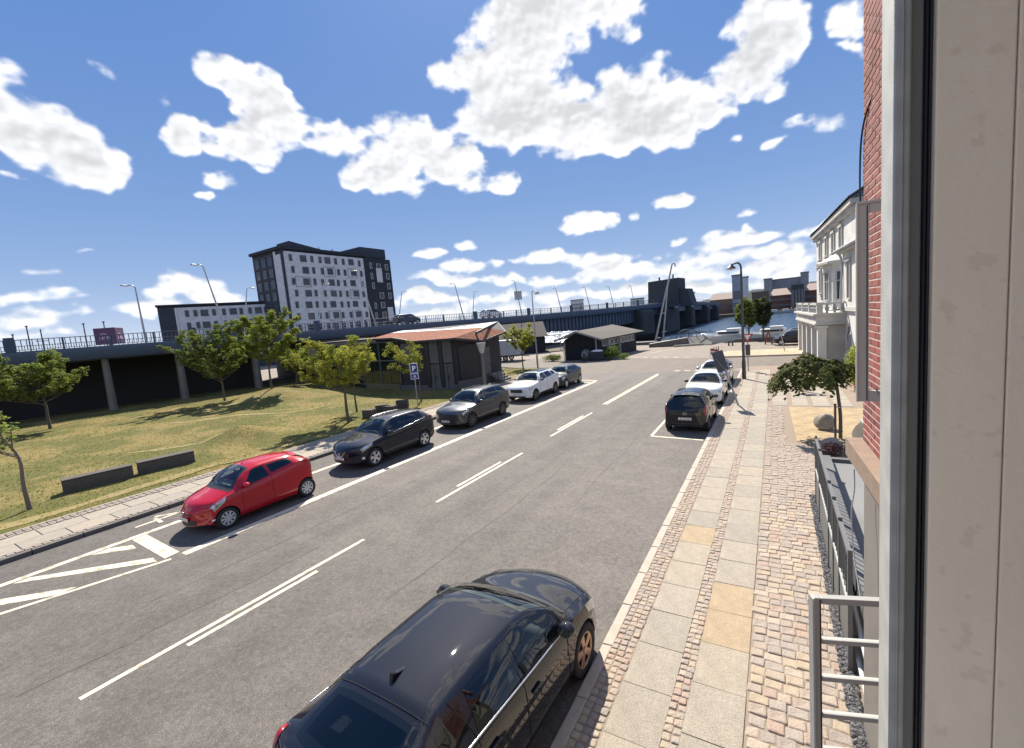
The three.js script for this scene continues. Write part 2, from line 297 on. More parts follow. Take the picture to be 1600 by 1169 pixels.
{ // carriageway with a fine mesh for the tone of tyre tracks and old patches
  const X0 = -16.6, X1 = -2.25, Z0 = 14, Z1 = -36, nx = 72, nz = 125, pos = [], uv = [], col = [], idx = [];
  const edgeL = (z) => z > -21 ? X0 : mix(X0, X0 - 1.1, clamp((-21 - z) / 15)), edgeR = (z) => X1 - 0.025 * (-z - 5);
  for (let j = 0; j <= nz; j++) for (let i = 0; i <= nx; i++) {
    const z = mix(Z0, Z1, j / nz), x = mix(edgeL(z), edgeR(z), i / nx);
    pos.push(x, 0, z); uv.push(x, z);
    const track = Math.min(...[-11.5, -9.9, -7.5, -5.8].map((c) => Math.abs(x - c + 0.1 * vnoise(z * 0.1, c)))), patch = fbm(x * 0.25 + 7, z * 0.09 + 3, 4, 256, 11), fine = fbm(x * 1.3, z * 0.5, 3, 256, 15);
    const k = 1.0 + 0.22 * patch + 0.12 * fine - 0.17 * (1 - smooth(0.1, 0.6, track)) * (0.6 + 0.8 * vnoise(x, z * 0.2, 256, 3)) + (x < -15.05 ? -0.06 : 0);
    col.push(k, k * 0.995, k * 0.985);
  }
  for (let j = 0; j < nz; j++) for (let i = 0; i < nx; i++) { const a = j * (nx + 1) + i, b = a + nx + 1; idx.push(a, a + 1, b, b, a + 1, b + 1); }
  const g = new THREE.BufferGeometry(); g.setAttribute('position', new THREE.Float32BufferAttribute(pos, 3)); g.setAttribute('uv', new THREE.Float32BufferAttribute(uv, 2)); g.setAttribute('color', new THREE.Float32BufferAttribute(col, 3)); g.setIndex(idx); g.computeVertexNormals();
  struct('road', g, M.asphalt);
  // the crossing street and the quay yard
  struct('quay_yard', sheet([[30, -36], [-17.7, -36], [-21, -38.5], [-28, -42.5], [-36, -40], [-37, -60], [-28, -62], [-22.5, -65.5], [-15.4, -65.5], [-14.6, -60.8], [-8.4, -60.8], [-7.8, -63.6], [30, -63.6]], -0.004), M.yard);
  struct('side_street', sheet([[30, -37.4], [-3.4, -37.4], [-4.2, -36.1], [-17.8, -36.1], [-22, -39.3], [-36, -46.5], [-36, -52.5], [-20, -48.8], [-6.4, -45.2], [0.6, -45.2], [30, -45.2]], 0.0), new THREE.MeshStandardMaterial({ map: withRepeat(asphaltTex, 1 / 6), color: rgb(1.35, 1.28, 1.18), roughness: 0.9 }));
  struct('slipway', polyMesh([[-14.6, 0.003, -60.6], [-8.4, 0.003, -60.6], [-8.4, -1.6, -72], [-14.6, -1.6, -72]], [[0, 1, 2, 3]]), M.yard);
  struct('car_park', sheet([[-61, 40], [-61, -94], [-120, -140], [-260, -140], [-260, 40]], -0.03), M.yard);
  // old joints and cracks sealed with tar, winding along the lanes
  const seams = []; const r = rng(9);
  for (const [x0, z0, z1, dx] of [[-6.3, -5, -33, -0.02], [-7.2, -8.5, -15, 0.04], [-10.7, -3, -13, 0.03], [-11.2, -12, -26, -0.02], [-5.2, -18, -34, 0.03], [-9.7, -1, -6, 0.05], [-4.9, -10, -17, -0.03]]) {
    const n = Math.round(Math.abs(z1 - z0) * 3), pos = [], idx = [];
    for (let i = 0; i <= n; i++) { const z = mix(z0, z1, i / n), x = x0 + dx * (z0 - z) + 0.16 * fbm(z * 0.9, x0, 5), w = 0.003 + 0.007 * r(); pos.push(x - w, 0.004, z, x + w, 0.004, z); if (i) { const a = 2 * i; idx.push(a - 2, a - 1, a, a, a - 1, a + 1); } }
    const g2 = new THREE.BufferGeometry(); g2.setAttribute('position', new THREE.Float32BufferAttribute(pos, 3)); g2.setIndex(idx); g2.computeVertexNormals(); g2.setAttribute('uv', new THREE.Float32BufferAttribute(new Float32Array(pos.length / 3 * 2), 2));
    seams.push(g2);
  }
  const sg = structGroup('road_crack'); for (const g2 of seams) part(sg, 'crack', g2, M.seam);
}
// painted markings, each a thin sheet 4 mm proud
{
  const marks = structGroup('road_marking');
  const quad = (name, pts, y = 0.004) => part(marks, name, sheet(pts, y), M.paint);
  const line = (name, x0, z0, x1, z1, w) => { const dx = x1 - x0, dz = z1 - z0, l = Math.hypot(dx, dz), nx = -dz / l * w / 2, nz = dx / l * w / 2; return quad(name, [[x0 + nx, z0 + nz], [x1 + nx, z1 + nz], [x1 - nx, z1 - nz], [x0 - nx, z0 - nz]]); };
  line('lane_edge_line', -12.46, -4.25, -12.46, -31.2, 0.26);
  line('lane_edge_line', -14.75, 3.0, -12.48, -4.0, 0.11);
  line('cycle_lane_line', -15.06, 12, -14.96, -32.2, 0.20);
  line('bay_end_line', -14.05, -31.9, -12.5, -31.6, 0.2); line('bay_end_line', -14.9, -30.3, -12.7, -30.9, 0.25);
  // hatched island before the first parking bay
  quad('bay_head_bar', [[-14.88, -4.02], [-14.88, -4.34], [-12.72, -4.26], [-12.66, -3.94]]);
  quad('hatch_bar', [[-14.86, -3.18], [-14.86, -3.55], [-14.48, -3.9], [-14.09, -3.86]]);
  quad('hatch_bar', [[-14.86, -1.85], [-14.86, -2.12], [-13.02, -3.83], [-12.66, -3.79]]);
  quad('hatch_bar', [[-14.5, -0.8], [-14.6, -1.15], [-13.1, -2.52], [-13.1, -2.2]]);
  quad('hatch_bar', [[-14.7, 1.6], [-14.8, 1.1], [-13.5, -0.3], [-13.3, -0.1]]);
  // bicycle symbol in the cycle lane beside the red car
  line('cycle_symbol', -15.85, -4.4, -15.85, -6.3, 0.1); line('cycle_symbol', -16.25, -5.0, -15.75, -5.6, 0.1); line('cycle_symbol', -15.5, -4.9, -16.1, -4.95, 0.1); line('cycle_symbol', -15.55, -5.9, -16.15, -6.0, 0.1);
  // centre of the carriageway: a broken line with a second one beside it
  for (const [x, a, b] of [[-8.73, -1.46, -6.54], [-8.53, -2.74, -5.15], [-8.56, -8.94, -13.75], [-8.77, -10.14, -12.59], [-8.60, -16.13, -20.78], [-8.78, -17.2, -20.04], [-8.80, -22.9, -34.9], [-8.63, -22.9, -34.4]]) line('centre_line', x, a, x, b, 0.10);
  for (let x = -7.9; x < -4.6; x += 0.75) line('give_way_dash', x, -36.5, x + 0.42, -36.5, 0.28);
  line('parking_corner', -4.69, -17.1, -2.78, -16.96, 0.11); line('parking_corner', -4.69, -17.16, -4.86, -23.3, 0.11);
  for (let x = -19; x < -8; x += 1.1) line('give_way_dash', x, -49.2 + (x + 19) * 0.25, x + 0.5, -49.1 + (x + 19) * 0.25, 0.22);
  line('yard_line', -14.2, -52, -11.6, -60, 0.13);
}
// ---------------------------------------------------------------- right pavement: kerb stones, small setts, two rows of slabs, large setts
const SW = (u, D) => [(u - 0.025 * (D - 5)) * 0.984, -D * 0.984];   // along the pavement, D metres ahead
const PY = 0.08;
{
  const walk = structGroup('pavement');
  const bed = []; for (const D of [-9, 38.5]) bed.push(SW(-2.42, D)); bed.push(SW(3.4, 38.5), SW(3.6, 23.4), SW(0.9, 23.4), SW(0.9, -9));
  part(walk, 'pavement_bed', prism(bed, -0.05, PY - 0.014), M.joint);
  const tilt = -Math.atan(0.025) * -1, r = rng(31);
  const blk = (w, h, d, b) => rbox(w, h, d, b, 0, 0, 0, 1);
  const put = (name, geo, mat, u, D, yTop, ry = 0, h = 0.06) => { const [x, z] = SW(u, D), m = part(walk, name, geo, mat); m.position.set(x, yTop - h / 2, z); m.rotation.set((r() - 0.5) * 0.012, 0.025 + ry, (r() - 0.5) * 0.012); return m; };
  // kerb
  const kg = metricUV(rough(rbox(0.15, 0.16, 1.0, 0.02, 0, 0, 0, 2), 0.008, 3));
  for (let D = -4; D < 38; D += 1.02) put('kerb_stone', kg, M.kerb, -2.345, D, PY + 0.004, 0, 0.16);
  // slabs 62.5 x 80 cm
  const sg = metricUV(blk(0.612, 0.06, 0.79, 0.007));
  for (const [u, off] of [[-1.637, 0.14], [-0.832, 0.52]]) for (let k = 0; k < 42; k++) {
    const D = 2.2 + off + k * 0.807; if (D > 36.6) continue;
    const yel = (u > -1 && (k === 5 || k === 6)) || (u < -1 && (k === 9)); put('paving_slab', sg, slabMats[yel ? 5 : Math.floor(r() * 4.7)], u, D, PY + (r() - 0.5) * 0.004);
  }
  // more slab rows where the pavement widens beyond the planting bed
  for (let c = 0; c < 4; c++) for (let k = 0; k < 12; k++) put('paving_slab', sg, slabMats[Math.floor(r() * 4.7)], -0.02 + c * 0.80, 24.0 + k * 0.807, PY + (r() - 0.5) * 0.004);
  // small setts in their two strips
  const small = [0.092, 0.098, 0.103].flatMap((w, i) => [0.096, 0.106].map((d, j) => metricUV(rough(rbox(w, 0.06, d, 0.022, 0, 0, 0, 2), 0.010, i * 2 + j))));
  const rest = [], big = [0.15, 0.165, 0.18, 0.195, 0.21].map((w) => [0.15, 0.158].map((d, j) => metricUV(rough(rbox(w, 0.07, d, 0.024, 0, 0, 0, 2), 0.013, w * 90 + j))));
  const later = (geo, u, D, y, h) => { const g = geo.clone(), [x, z] = SW(u, D); g.rotateY(0.025 + (r() - 0.5) * 0.08); g.translate(x, y - h / 2, z); rest.push(g); };
  let n = 0;
  for (let D = 3.6; D < 37; D += 0.112) for (const u of [-2.222, -2.117, -2.012, -1.278, -1.190]) {
    const uu = u + (r() - 0.5) * 0.02, y = PY + (r() - 0.5) * 0.012, g = small[Math.floor(r() * 6)], dd = D + (r() - 0.5) * 0.02;
    if (n < 290 && D > 4.0) { put('small_sett', g, setts[Math.floor(r() * 7)], uu, dd, y, (r() - 0.5) * 0.15); n++; } else later(g, uu, dd, y, 0.06);
  }
  const m1 = part(walk, 'far_small_setts', join(rest.splice(0)), setts[1]); m1.userData.kind = 'stuff';
  n = 0;
  for (let D = 3.6; D < 23.5; D += 0.166) { let u = -0.50 + (r() - 0.5) * 0.05; while (u < (D > 13.2 && D < 17.3 ? 0.80 : 0.50)) {
    const wi = Math.floor(r() * 5), w = 0.15 + wi * 0.015, y = PY + (r() - 0.5) * 0.014, g = big[wi][Math.floor(r() * 2)], dd = D + 0.012 * Math.sin(u * 9 + D) + (r() - 0.5) * 0.012;
    if (D < 17.2 || u < 0.0) { if (n < 295 && D > 4.2) { put('large_sett', g, setts[Math.floor(r() * 7)], u + w / 2, dd, y, (r() - 0.5) * 0.07, 0.07); n++; } else later(g, u + w / 2, dd, y, 0.07); }
    u += w + 0.007;
  } }
  const m2 = part(walk, 'far_large_setts', join(rest.splice(0)), setts[0]); m2.userData.kind = 'stuff';
  // gravel margin along the fence
  const gg = new THREE.DodecahedronGeometry(0.022, 0), im = new THREE.InstancedMesh(gg, std(0.10, 0.10, 0.105, 0.9), 2600), mt = new THREE.Matrix4(), q = new THREE.Quaternion(), e = new THREE.Euler();
  for (let i = 0; i < 2600; i++) { const [x, z] = SW(0.52 + 0.13 * r(), 4 + 8.6 * r()); mt.compose(V(x, PY + 0.012 * r(), z), q.setFromEuler(e.set(r() * 6, r() * 6, r() * 6)), V(0.6 + r(), 0.6 + r(), 0.6 + r())); im.setMatrixAt(i, mt); { const v = 0.5 + r() * 1.3; im.setColorAt(i, rgb(v, v, v)); } }
  im.name = 'gravel'; im.userData.kind = 'stuff'; walk.add(im);
  // bare planting bed with a timber edge
  const bedm = struct('planting_bed', sheet([SW(0.42, 17.5), SW(0.30, 23.3), SW(3.4, 23.3), SW(3.2, 14.5), SW(0.9, 14.5), SW(0.85, 17.4)], PY + 0.004), M.sand);
}
// ---------------------------------------------------------------- left pavement, kerb, lawn
const lawnH = (x, z) => 0.10 + 0.85 * Math.exp(-(((x + 39) / 3.6) ** 2 + ((z + 22.0) / 2.6) ** 2)) + 0.28 * Math.exp(-(((x + 31) / 3.5) ** 2 + ((z + 15) / 2.6) ** 2)) + 0.62 * Math.exp(-(((x + 24.6) / 1.7) ** 2 + ((z + 12.0) / 1.2) ** 2)) + 0.25 * Math.exp(-(((x + 46) / 4) ** 2 + ((z + 27) / 3) ** 2)) + 0.05 * vnoise(x * 0.25, z * 0.25) + 0.018 * vnoise(x * 1.1, z * 1.1);
const leftEdge = (z) => z > -21 ? -16.72 : -16.72 - 1.2 * clamp((-21 - z) / 13);
{
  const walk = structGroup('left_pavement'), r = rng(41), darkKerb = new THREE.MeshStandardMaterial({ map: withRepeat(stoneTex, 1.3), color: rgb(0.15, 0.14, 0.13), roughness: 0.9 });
  const zs = [14, 0, -10, -21, -26, -31, -35.5], inner = zs.map((z) => [leftEdge(z), z]), outer = zs.slice().reverse().map((z) => [leftEdge(z) - 2.55 - (z < -30 ? 1.5 : 0), z]);
  part(walk, 'pavement_bed', prism([...inner, ...outer], -0.05, 0.095), new THREE.MeshStandardMaterial({ map: withRepeat(grainTex, 1), color: rgb(0.33, 0.28, 0.22), roughness: 1 }));
  const kg = rbox(0.16, 0.2, 0.98, 0.015, 0, 0, 0, 1), sg = rbox(0.78, 0.05, 0.97, 0.008, 0, 0, 0, 1);
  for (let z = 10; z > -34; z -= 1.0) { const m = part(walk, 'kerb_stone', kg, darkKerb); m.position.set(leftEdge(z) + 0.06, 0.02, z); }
  for (let z = 8; z > -33; z -= 0.99) for (const c of [0, 1]) { const m = part(walk, 'paving_slab', sg, slabMats[Math.floor(r() * 4.6)]); m.position.set(leftEdge(z) - 0.62 - c * 0.80, 0.09 + r() * 0.004, z + c * 0.45); m.rotation.y = 0.005 * (r() - 0.5); }
  const tiny = rbox(0.14, 0.05, 0.15, 0.02, 0, 0, 0, 1), list = [];
  for (let z = 6; z > -33; z -= 0.17) for (const o of [0.14, 1.98, 2.16, 2.34]) { const g = tiny.clone(); g.translate(leftEdge(z) - o, 0.09 + r() * 0.012, z + (r() - 0.5) * 0.04); list.push(g); }
  const m = part(walk, 'pavement_setts', join(list), setts[4]); m.userData.kind = 'stuff';
}
{
  const X1 = -58, Z0 = 16, Z1 = -44, nx = 130, nz = 170;
  const g = patch((s, t) => { const z = mix(Z0, Z1, t), x0 = leftEdge(z) - 2.5 - (z < -30 ? 1.5 : 0), x = mix(x0, X1, s); const h = lawnH(x, z), f = smooth(0, 0.02, s); return V(x, mix(0.085, h, f) - (z < -38 ? 0.2 * clamp((-38 - z) / 3) : 0), z); }, nx, nz);
  const p = g.attributes.position, u = g.attributes.uv; for (let i = 0; i < p.count; i++) u.setXY(i, p.getX(i), p.getZ(i));
  struct('lawn', g, M.lawn);
  // worn paths and bare earth scratched into the lawn
  const worn = structGroup('worn_path');
  const path = (pts, w, mat) => { const c = new THREE.CatmullRomCurve3(pts.map(([x, z]) => V(x, 0, z))); part(worn, 'bare_earth', patch((s, t) => { const o = c.getPointAt(s), d = c.getTangentAt(s), k = (t - 0.5) * w * (0.5 + 0.6 * Math.sin(Math.PI * s)) * (0.75 + 0.5 * vnoise(s * 30, t * 3)); const x = o.x - d.z * k, z = o.z + d.x * k; return V(x, lawnH(x, z) + 0.012, z); }, 40, 3), mat); };
  const bare = new THREE.MeshStandardMaterial({ map: withRepeat(lawnTex, 0.2), color: rgb(1.35, 1.4, 1.9), roughness: 1 });
  path([[-36, -12.5], [-31, -14.6], [-28.5, -17], [-28, -21], [-27, -24]], 0.6, bare); path([[-28, -8], [-26, -10], [-24.6, -13]], 0.5, bare); path([[-20.2, 2], [-20.1, -3], [-20, -8], [-19.9, -14], [-19.8, -20]], 0.7, bare); path([[-39.5, -15], [-38.6, -19], [-36.6, -22]], 0.8, bare);
  // blades of grass
  const blade = new THREE.BufferGeometry(); blade.setAttribute('position', new THREE.Float32BufferAttribute([-0.012, 0, 0, 0.012, 0, 0, 0.01, 0.075, 0.012, 0, 0, -0.014, 0.01, 0, 0.01, -0.03, 0.06, 0, -0.01, 0, 0.01, 0.006, 0, -0.012, 0.035, 0.055, -0.01], 3)); blade.computeVertexNormals();
  const N = 70000, im = new THREE.InstancedMesh(blade, new THREE.MeshPhysicalMaterial({ color: rgb(1, 1, 1), roughness: 1, transmission: 0.6, thickness: 0, specularIntensity: 0.2 }), N), r = rng(51), mt = new THREE.Matrix4(), q = new THREE.Quaternion(), e = new THREE.Euler();
  for (let i = 0; i < N; i++) { const z = mix(2, -40, r()), x = mix(leftEdge(z) - 2.7, -50, Math.pow(r(), 1.3)), s = 0.8 + 0.9 * r(), dry = clamp(0.45 + 1.1 * fbm(x * 0.16, z * 0.16, 4) + 0.3 * (r() - 0.5)); mt.compose(V(x, lawnH(x, z) - 0.005, z), q.setFromEuler(e.set(0, r() * 6.3, 0)), V(s * 0.9, s * (0.25 + 0.35 * r()), s * 0.9)); im.setMatrixAt(i, mt); im.setColorAt(i, rgb(mix(0.19, 0.32, dry), mix(0.205, 0.265, dry), mix(0.035, 0.075, dry))); }
  im.name = 'grass_blades'; im.userData = { kind: 'stuff', label: 'short parched grass blades all over the lawn', category: 'grass' }; scene.add(im);
}
// sandy verge with a kerb across the side street
{
  const v = structGroup('verge');
  part(v, 'verge_kerb', prism([[-6.3, -45.2], [0.7, -45.2], [1.6, -50.6], [-5.6, -50.6]], -0.05, 0.12, 0.01), M.kerb);
  part(v, 'verge_sand', sheet([[-6.0, -45.5], [0.6, -45.5], [1.3, -50.3], [-5.4, -50.3]], 0.126), new THREE.MeshStandardMaterial({ map: withRepeat(sandTex, 0.5), color: rgb(1.15, 1.2, 1.35), roughness: 1 }));
}

// ---------------------------------------------------------------- the bridge
const conc = (r, g, b, rough = 0.9) => new THREE.MeshStandardMaterial({ map: withRepeat(plasterTex, 0.3), color: rgb(r, g, b), roughness: rough });
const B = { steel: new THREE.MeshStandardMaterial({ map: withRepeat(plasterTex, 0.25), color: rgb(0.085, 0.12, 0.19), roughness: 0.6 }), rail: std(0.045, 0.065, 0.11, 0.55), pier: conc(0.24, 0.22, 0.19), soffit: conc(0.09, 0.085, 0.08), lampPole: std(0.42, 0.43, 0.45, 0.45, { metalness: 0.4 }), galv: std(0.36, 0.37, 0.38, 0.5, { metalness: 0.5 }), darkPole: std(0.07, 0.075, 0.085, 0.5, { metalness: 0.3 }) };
const bridgeLine = [[-62.9, 25, 6], [-58.1, 5, 6], [-54.5, -10, 6], [-48.7, -34, 6], [-44.1, -53, 6.05], [-39.8, -71, 6.1], [-35.3, -90, 6.3], [-30.6, -108, 6.6], [-28.6, -124, 6.9], [-28.6, -150, 6.9], [-29, -200, 6.6], [-29.6, -250, 5.6]];
const bridgeCurve = new THREE.CatmullRomCurve3(bridgeLine.map(([x, z, y]) => V(x, y, z)), false, 'centripetal');
const onBridge = (D) => { let lo = 0, hi = 1; for (let i = 0; i < 40; i++) { const m = (lo + hi) / 2; if (-bridgeCurve.getPoint(m).z < D) lo = m; else hi = m; } const p = bridgeCurve.getPoint(lo), t = bridgeCurve.getTangent(lo); const n = V(-t.z, 0, t.x).normalize(); if (n.x < 0) n.negate(); return { p, t: V(t.x, 0, t.z).normalize(), n }; };   // n points to the near side
{
  const br = thing('road_bridge', 'long dark blue road bridge on concrete piers crossing behind the lawn to the water', 'bridge');
  const WID = 17, prof = (D, a, y) => { const { p, n } = onBridge(D); return V(p.x - n.x * a, p.y + y, p.z - n.z * a); };
  const Ds = []; for (let D = -24; D <= 248; D += 4) Ds.push(D);
  const ribbon = (pts) => patch((u, v) => { const D = Ds[Math.round(u * (Ds.length - 1))], i = Math.round(v * (pts.length - 1)); return prof(D, pts[i][0], typeof pts[i][1] === 'function' ? pts[i][1](D) : pts[i][1]); }, Ds.length - 1, pts.length - 1);
  part(br, 'deck', ribbon([[0.0, 0], [0.02, 0.06], [WID - 0.02, 0.06], [WID, 0]]), M.yard);
  const gird = (D) => D < 66 ? -1.12 : D > 122 ? -2.6 : -1.5 - 2.6 * Math.sin(Math.PI * clamp((D - 66) / 60)) ** 0.6;
  part(br, 'fascia', ribbon([[0.0, 0.02], [-0.05, 0.02], [-0.05, -0.35], [0.0, -0.38], [0.0, -1.08], [0.4, -1.12]]), B.steel);
  part(br, 'fascia', ribbon([[WID, 0.02], [WID + 0.05, 0.02], [WID + 0.05, -0.35], [WID, -0.38], [WID, -1.08]]), B.steel);
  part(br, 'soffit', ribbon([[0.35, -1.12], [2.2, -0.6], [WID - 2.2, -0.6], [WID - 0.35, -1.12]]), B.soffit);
  for (const a of [1.2, 5, 9, 13, 16]) part(br, 'girder', ribbon([[a - 0.2, -0.6], [a - 0.2, (D) => gird(D) - 0.1], [a + 0.2, (D) => gird(D) - 0.1], [a + 0.2, -0.6]]), B.steel);
  // upright stiffeners on the river girder
  for (let D = 70; D < 121; D += 1.15) { const { p, n } = onBridge(D); const h = -gird(D) - 0.42; part(br, 'stiffener', box(0.16, h, 0.30, p.x + n.x * 0.02 - n.x * 0.9, p.y - 0.45 - h / 2, p.z - n.z * 0.9 , 0.24), B.rail); }
  const web = part(br, 'web_plate', patch((u, v) => { const D = mix(68, 121, u), y = mix(-0.4, gird(D), v); return prof(D, 1.05, y); }, 40, 4), B.steel);
  // piers on land
  const pier = (D, w, d, mat = B.pier) => { const { p, n, t } = onBridge(D), q = bridgeCurve; for (const a of [0.9, 9.5]) { const g = new THREE.CylinderGeometry(w * 0.62, w * 0.78, p.y - 1.0, 4, 1); g.rotateY(Math.PI / 4); g.scale(0.62, 1, 1.15); g.rotateY(Math.atan2(n.x, n.z)); g.translate(p.x - n.x * a, (p.y - 1.0) / 2 - 0.05, p.z - n.z * a); part(br, 'pier', metricUV(g), mat); } };
  for (const D of [4, 14.9, 20.3, 27, 34, 41, 48, 55, 62]) pier(D, 0.9, 0.9);
  // abutment wall near the pavilion, pale concrete
  { const { p, n } = onBridge(37), g = box(8.5, 2.6, 0.6, 0, 0, 0); g.rotateY(Math.atan2(n.x, n.z) + Math.PI); g.translate(p.x - n.x * 1.2, p.y - 2.5, p.z - n.z * 1.2); part(br, 'pale_wall', metricUV(g), conc(0.42, 0.36, 0.27)); }
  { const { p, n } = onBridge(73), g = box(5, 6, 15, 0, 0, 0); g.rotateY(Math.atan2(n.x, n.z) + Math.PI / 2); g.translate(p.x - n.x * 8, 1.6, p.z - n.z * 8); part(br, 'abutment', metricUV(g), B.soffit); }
  // dark masonry river piers
  for (const [D, w] of [[110, 7], [128, 15], [160, 5], [195, 5], [225, 5]]) { const { p, n } = onBridge(D), g = rbox(19, p.y + 0.2, w, 0.8); g.rotateY(Math.atan2(n.x, n.z) + Math.PI / 2); g.translate(p.x - n.x * 8.3, (p.y + 0.2) / 2 - 1.4, p.z - n.z * 8.3); part(br, 'river_pier', g, conc(0.045, 0.05, 0.06)); }
  // railing: top and bottom rails, posts, balusters
  for (const a of [0.05, WID - 0.05]) {
    for (const [h, w] of [[1.02, 0.07], [0.16, 0.05]]) part(br, 'rail', patch((u, v) => { const D = Ds[Math.round(u * (Ds.length - 1))], k = v * Math.PI * 2; return prof(D, a + Math.cos(k) * w / 2, h + Math.sin(k) * w / 2); }, Ds.length - 1, 6), B.rail);
    const small = [];
    for (let D = -20; D < (a < 1 ? 120 : 70); D += a < 1 && D < 60 ? 0.32 : 0.42) { const { p, n } = onBridge(D); small.push(box(0.05, 0.86, 0.05, p.x - n.x * a, p.y + 0.59, p.z - n.z * a)); }
    const m = part(br, 'balusters', join(small), B.rail); m.userData.kind = 'stuff';
    if (a < 1) for (let D = -18, k = 0; D < 122; D += 3.05, k++) { const { p, n } = onBridge(D), w = k % 4 === 1 ? 0.62 : 0.14; const g = box(w > 0.3 ? 0.24 : 0.1, w > 0.3 ? 1.25 : 1.05, w); g.rotateY(Math.atan2(n.x, n.z) + Math.PI / 2); g.translate(p.x - n.x * a, p.y + (w > 0.3 ? 0.62 : 0.52), p.z - n.z * a); part(br, 'railing_post', g, B.rail); }
  }
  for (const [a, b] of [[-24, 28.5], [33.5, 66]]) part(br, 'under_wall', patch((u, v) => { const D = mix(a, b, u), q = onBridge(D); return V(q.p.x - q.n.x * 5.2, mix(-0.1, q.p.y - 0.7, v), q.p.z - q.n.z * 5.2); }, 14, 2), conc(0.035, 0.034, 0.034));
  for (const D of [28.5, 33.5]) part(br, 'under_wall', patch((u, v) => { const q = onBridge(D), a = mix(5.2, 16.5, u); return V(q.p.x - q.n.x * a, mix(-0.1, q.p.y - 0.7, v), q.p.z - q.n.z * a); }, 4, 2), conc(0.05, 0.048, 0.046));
}
// lamp posts of the bridge lean in pairs along the deck
function bridgeLamp(D, lean, far, H, label) {
  const { p, n, t } = onBridge(D), a = far ? 16.6 : 0.3, x = p.x - n.x * a, z = p.z - n.z * a;
  const o = thing('bridge_lamp', label, 'street lamp', [x, p.y, z], 0, 'leaning lamp posts on the bridge');
  const top = V(t.x * -lean * H, H, t.z * -lean * H);
  part(o, 'pole', bar(V(0, 0, 0), top, 0.11, 8, 0.06), B.lampPole);
  const tip = top.clone().add(V(-t.x * Math.sign(lean) * 0.75, 0.12, -t.z * Math.sign(lean) * 0.75));
  part(o, 'arm', tube([top.clone().multiplyScalar(0.985), top.clone().add(V(-t.x * Math.sign(lean) * 0.2, 0.14, -t.z * Math.sign(lean) * 0.2)), tip], 0.05, 10, 6), B.lampPole);
  const hd = rbox(0.3, 0.12, 0.62, 0.05); hd.rotateY(0.24); hd.translate(tip.x, tip.y, tip.z); part(o, 'lamp_head', hd, B.lampPole);
}
bridgeLamp(18.0, 0.02, false, 5.4, 'upright thin lamp post on the bridge left of the low white block');
bridgeLamp(24.7, 0.17, false, 7.5, 'leaning lamp post on the bridge in front of the low white block');
bridgeLamp(41.5, 0.22, false, 7.2, 'leaning lamp post on the bridge crossing the right edge of the white tower');
bridgeLamp(30.0, -0.18, true, 7.0, 'lamp post leaning right before the left edge of the white tower');
bridgeLamp(56.2, 0.22, false, 5.5, 'tall leaning lamp post on the bridge above the red pavilion roof');
bridgeLamp(54.0, -0.25, true, 6.2, 'thin lamp post leaning right above the red pavilion roof');
bridgeLamp(40.0, -0.25, true, 7.6, 'lamp post leaning right in front of the dark end of the tower');
[[80, 'first'], [89.3, 'second'], [97.6, 'third'], [106, 'fourth']].forEach(([D, w]) => bridgeLamp(D, 0.3, false, 4.6, `thin leaning lamp post on the river span, ${w} past the square bridge sign`));
bridgeLamp(71, -0.2, true, 6.0, 'thin lamp post leaning right beyond the square bridge sign');
{ // square sign on a leaning mast
  const { p, n, t } = onBridge(69), o = thing('bridge_sign', 'square pale sign back on a leaning bridge mast', 'sign', [p.x - n.x * 0.3, p.y, p.z - n.z * 0.3]);
  const top = V(-t.x * 1.2, 6.0, -t.z * 1.2); part(o, 'mast', bar(V(0, 0, 0), top, 0.1, 8, 0.06), B.lampPole); part(o, 'mast_arm', tube([top, top.clone().add(V(-t.x * 0.3, 0.15, -t.z * 0.3)), top.clone().add(V(-t.x * 0.9, 0.15, -t.z * 0.9))], 0.05, 8, 6), B.lampPole);
  const g = rbox(1.35, 1.55, 0.06, 0.02); g.rotateY(0.75); g.translate(-t.x * 0.6, 3.6, -t.z * 0.6); part(o, 'sign_panel', g, std(0.42, 0.44, 0.47, 0.6));
}
// bascule house
{
  const o = thing('bridge_house', 'dark windowless bascule tower rising over the bridge', 'bridge house', [-28.5, 5.6, -127], -0.10);
  const m = conc(0.05, 0.058, 0.07); part(o, 'tower_block', polyMesh([[-4.3, 0, 3], [4.0, 0, 3], [4.0, 7.4, 3], [-4.0, 7.2, 3], [-4.3, 0, -3], [4.0, 0, -3], [4.0, 7.4, -3], [-4.0, 7.2, -3]], [[0, 1, 2, 3], [5, 4, 7, 6], [4, 0, 3, 7], [1, 5, 6, 2], [3, 2, 6, 7]]), m);
  part(o, 'side_block', polyMesh([[4.0, 0, 2.4], [7.2, 0, 2.4], [6.0, 4.4, 2.4], [4.0, 4.5, 2.4], [4.0, 0, -2.4], [7.2, 0, -2.4], [6.0, 4.4, -2.4], [4.0, 4.5, -2.4]], [[0, 1, 2, 3], [1, 5, 6, 2], [3, 2, 6, 7], [5, 4, 7, 6]]), m);
  part(o, 'chimney', cyl(0.22, 0.22, 1.1, -1.9, 7.2, 0), m); part(o, 'chimney', cyl(0.2, 0.2, 1.3, 1.8, 7.3, 0), m); part(o, 'parapet', box(9, 0.5, 7, 0, 0.2, 0), B.rail);
}
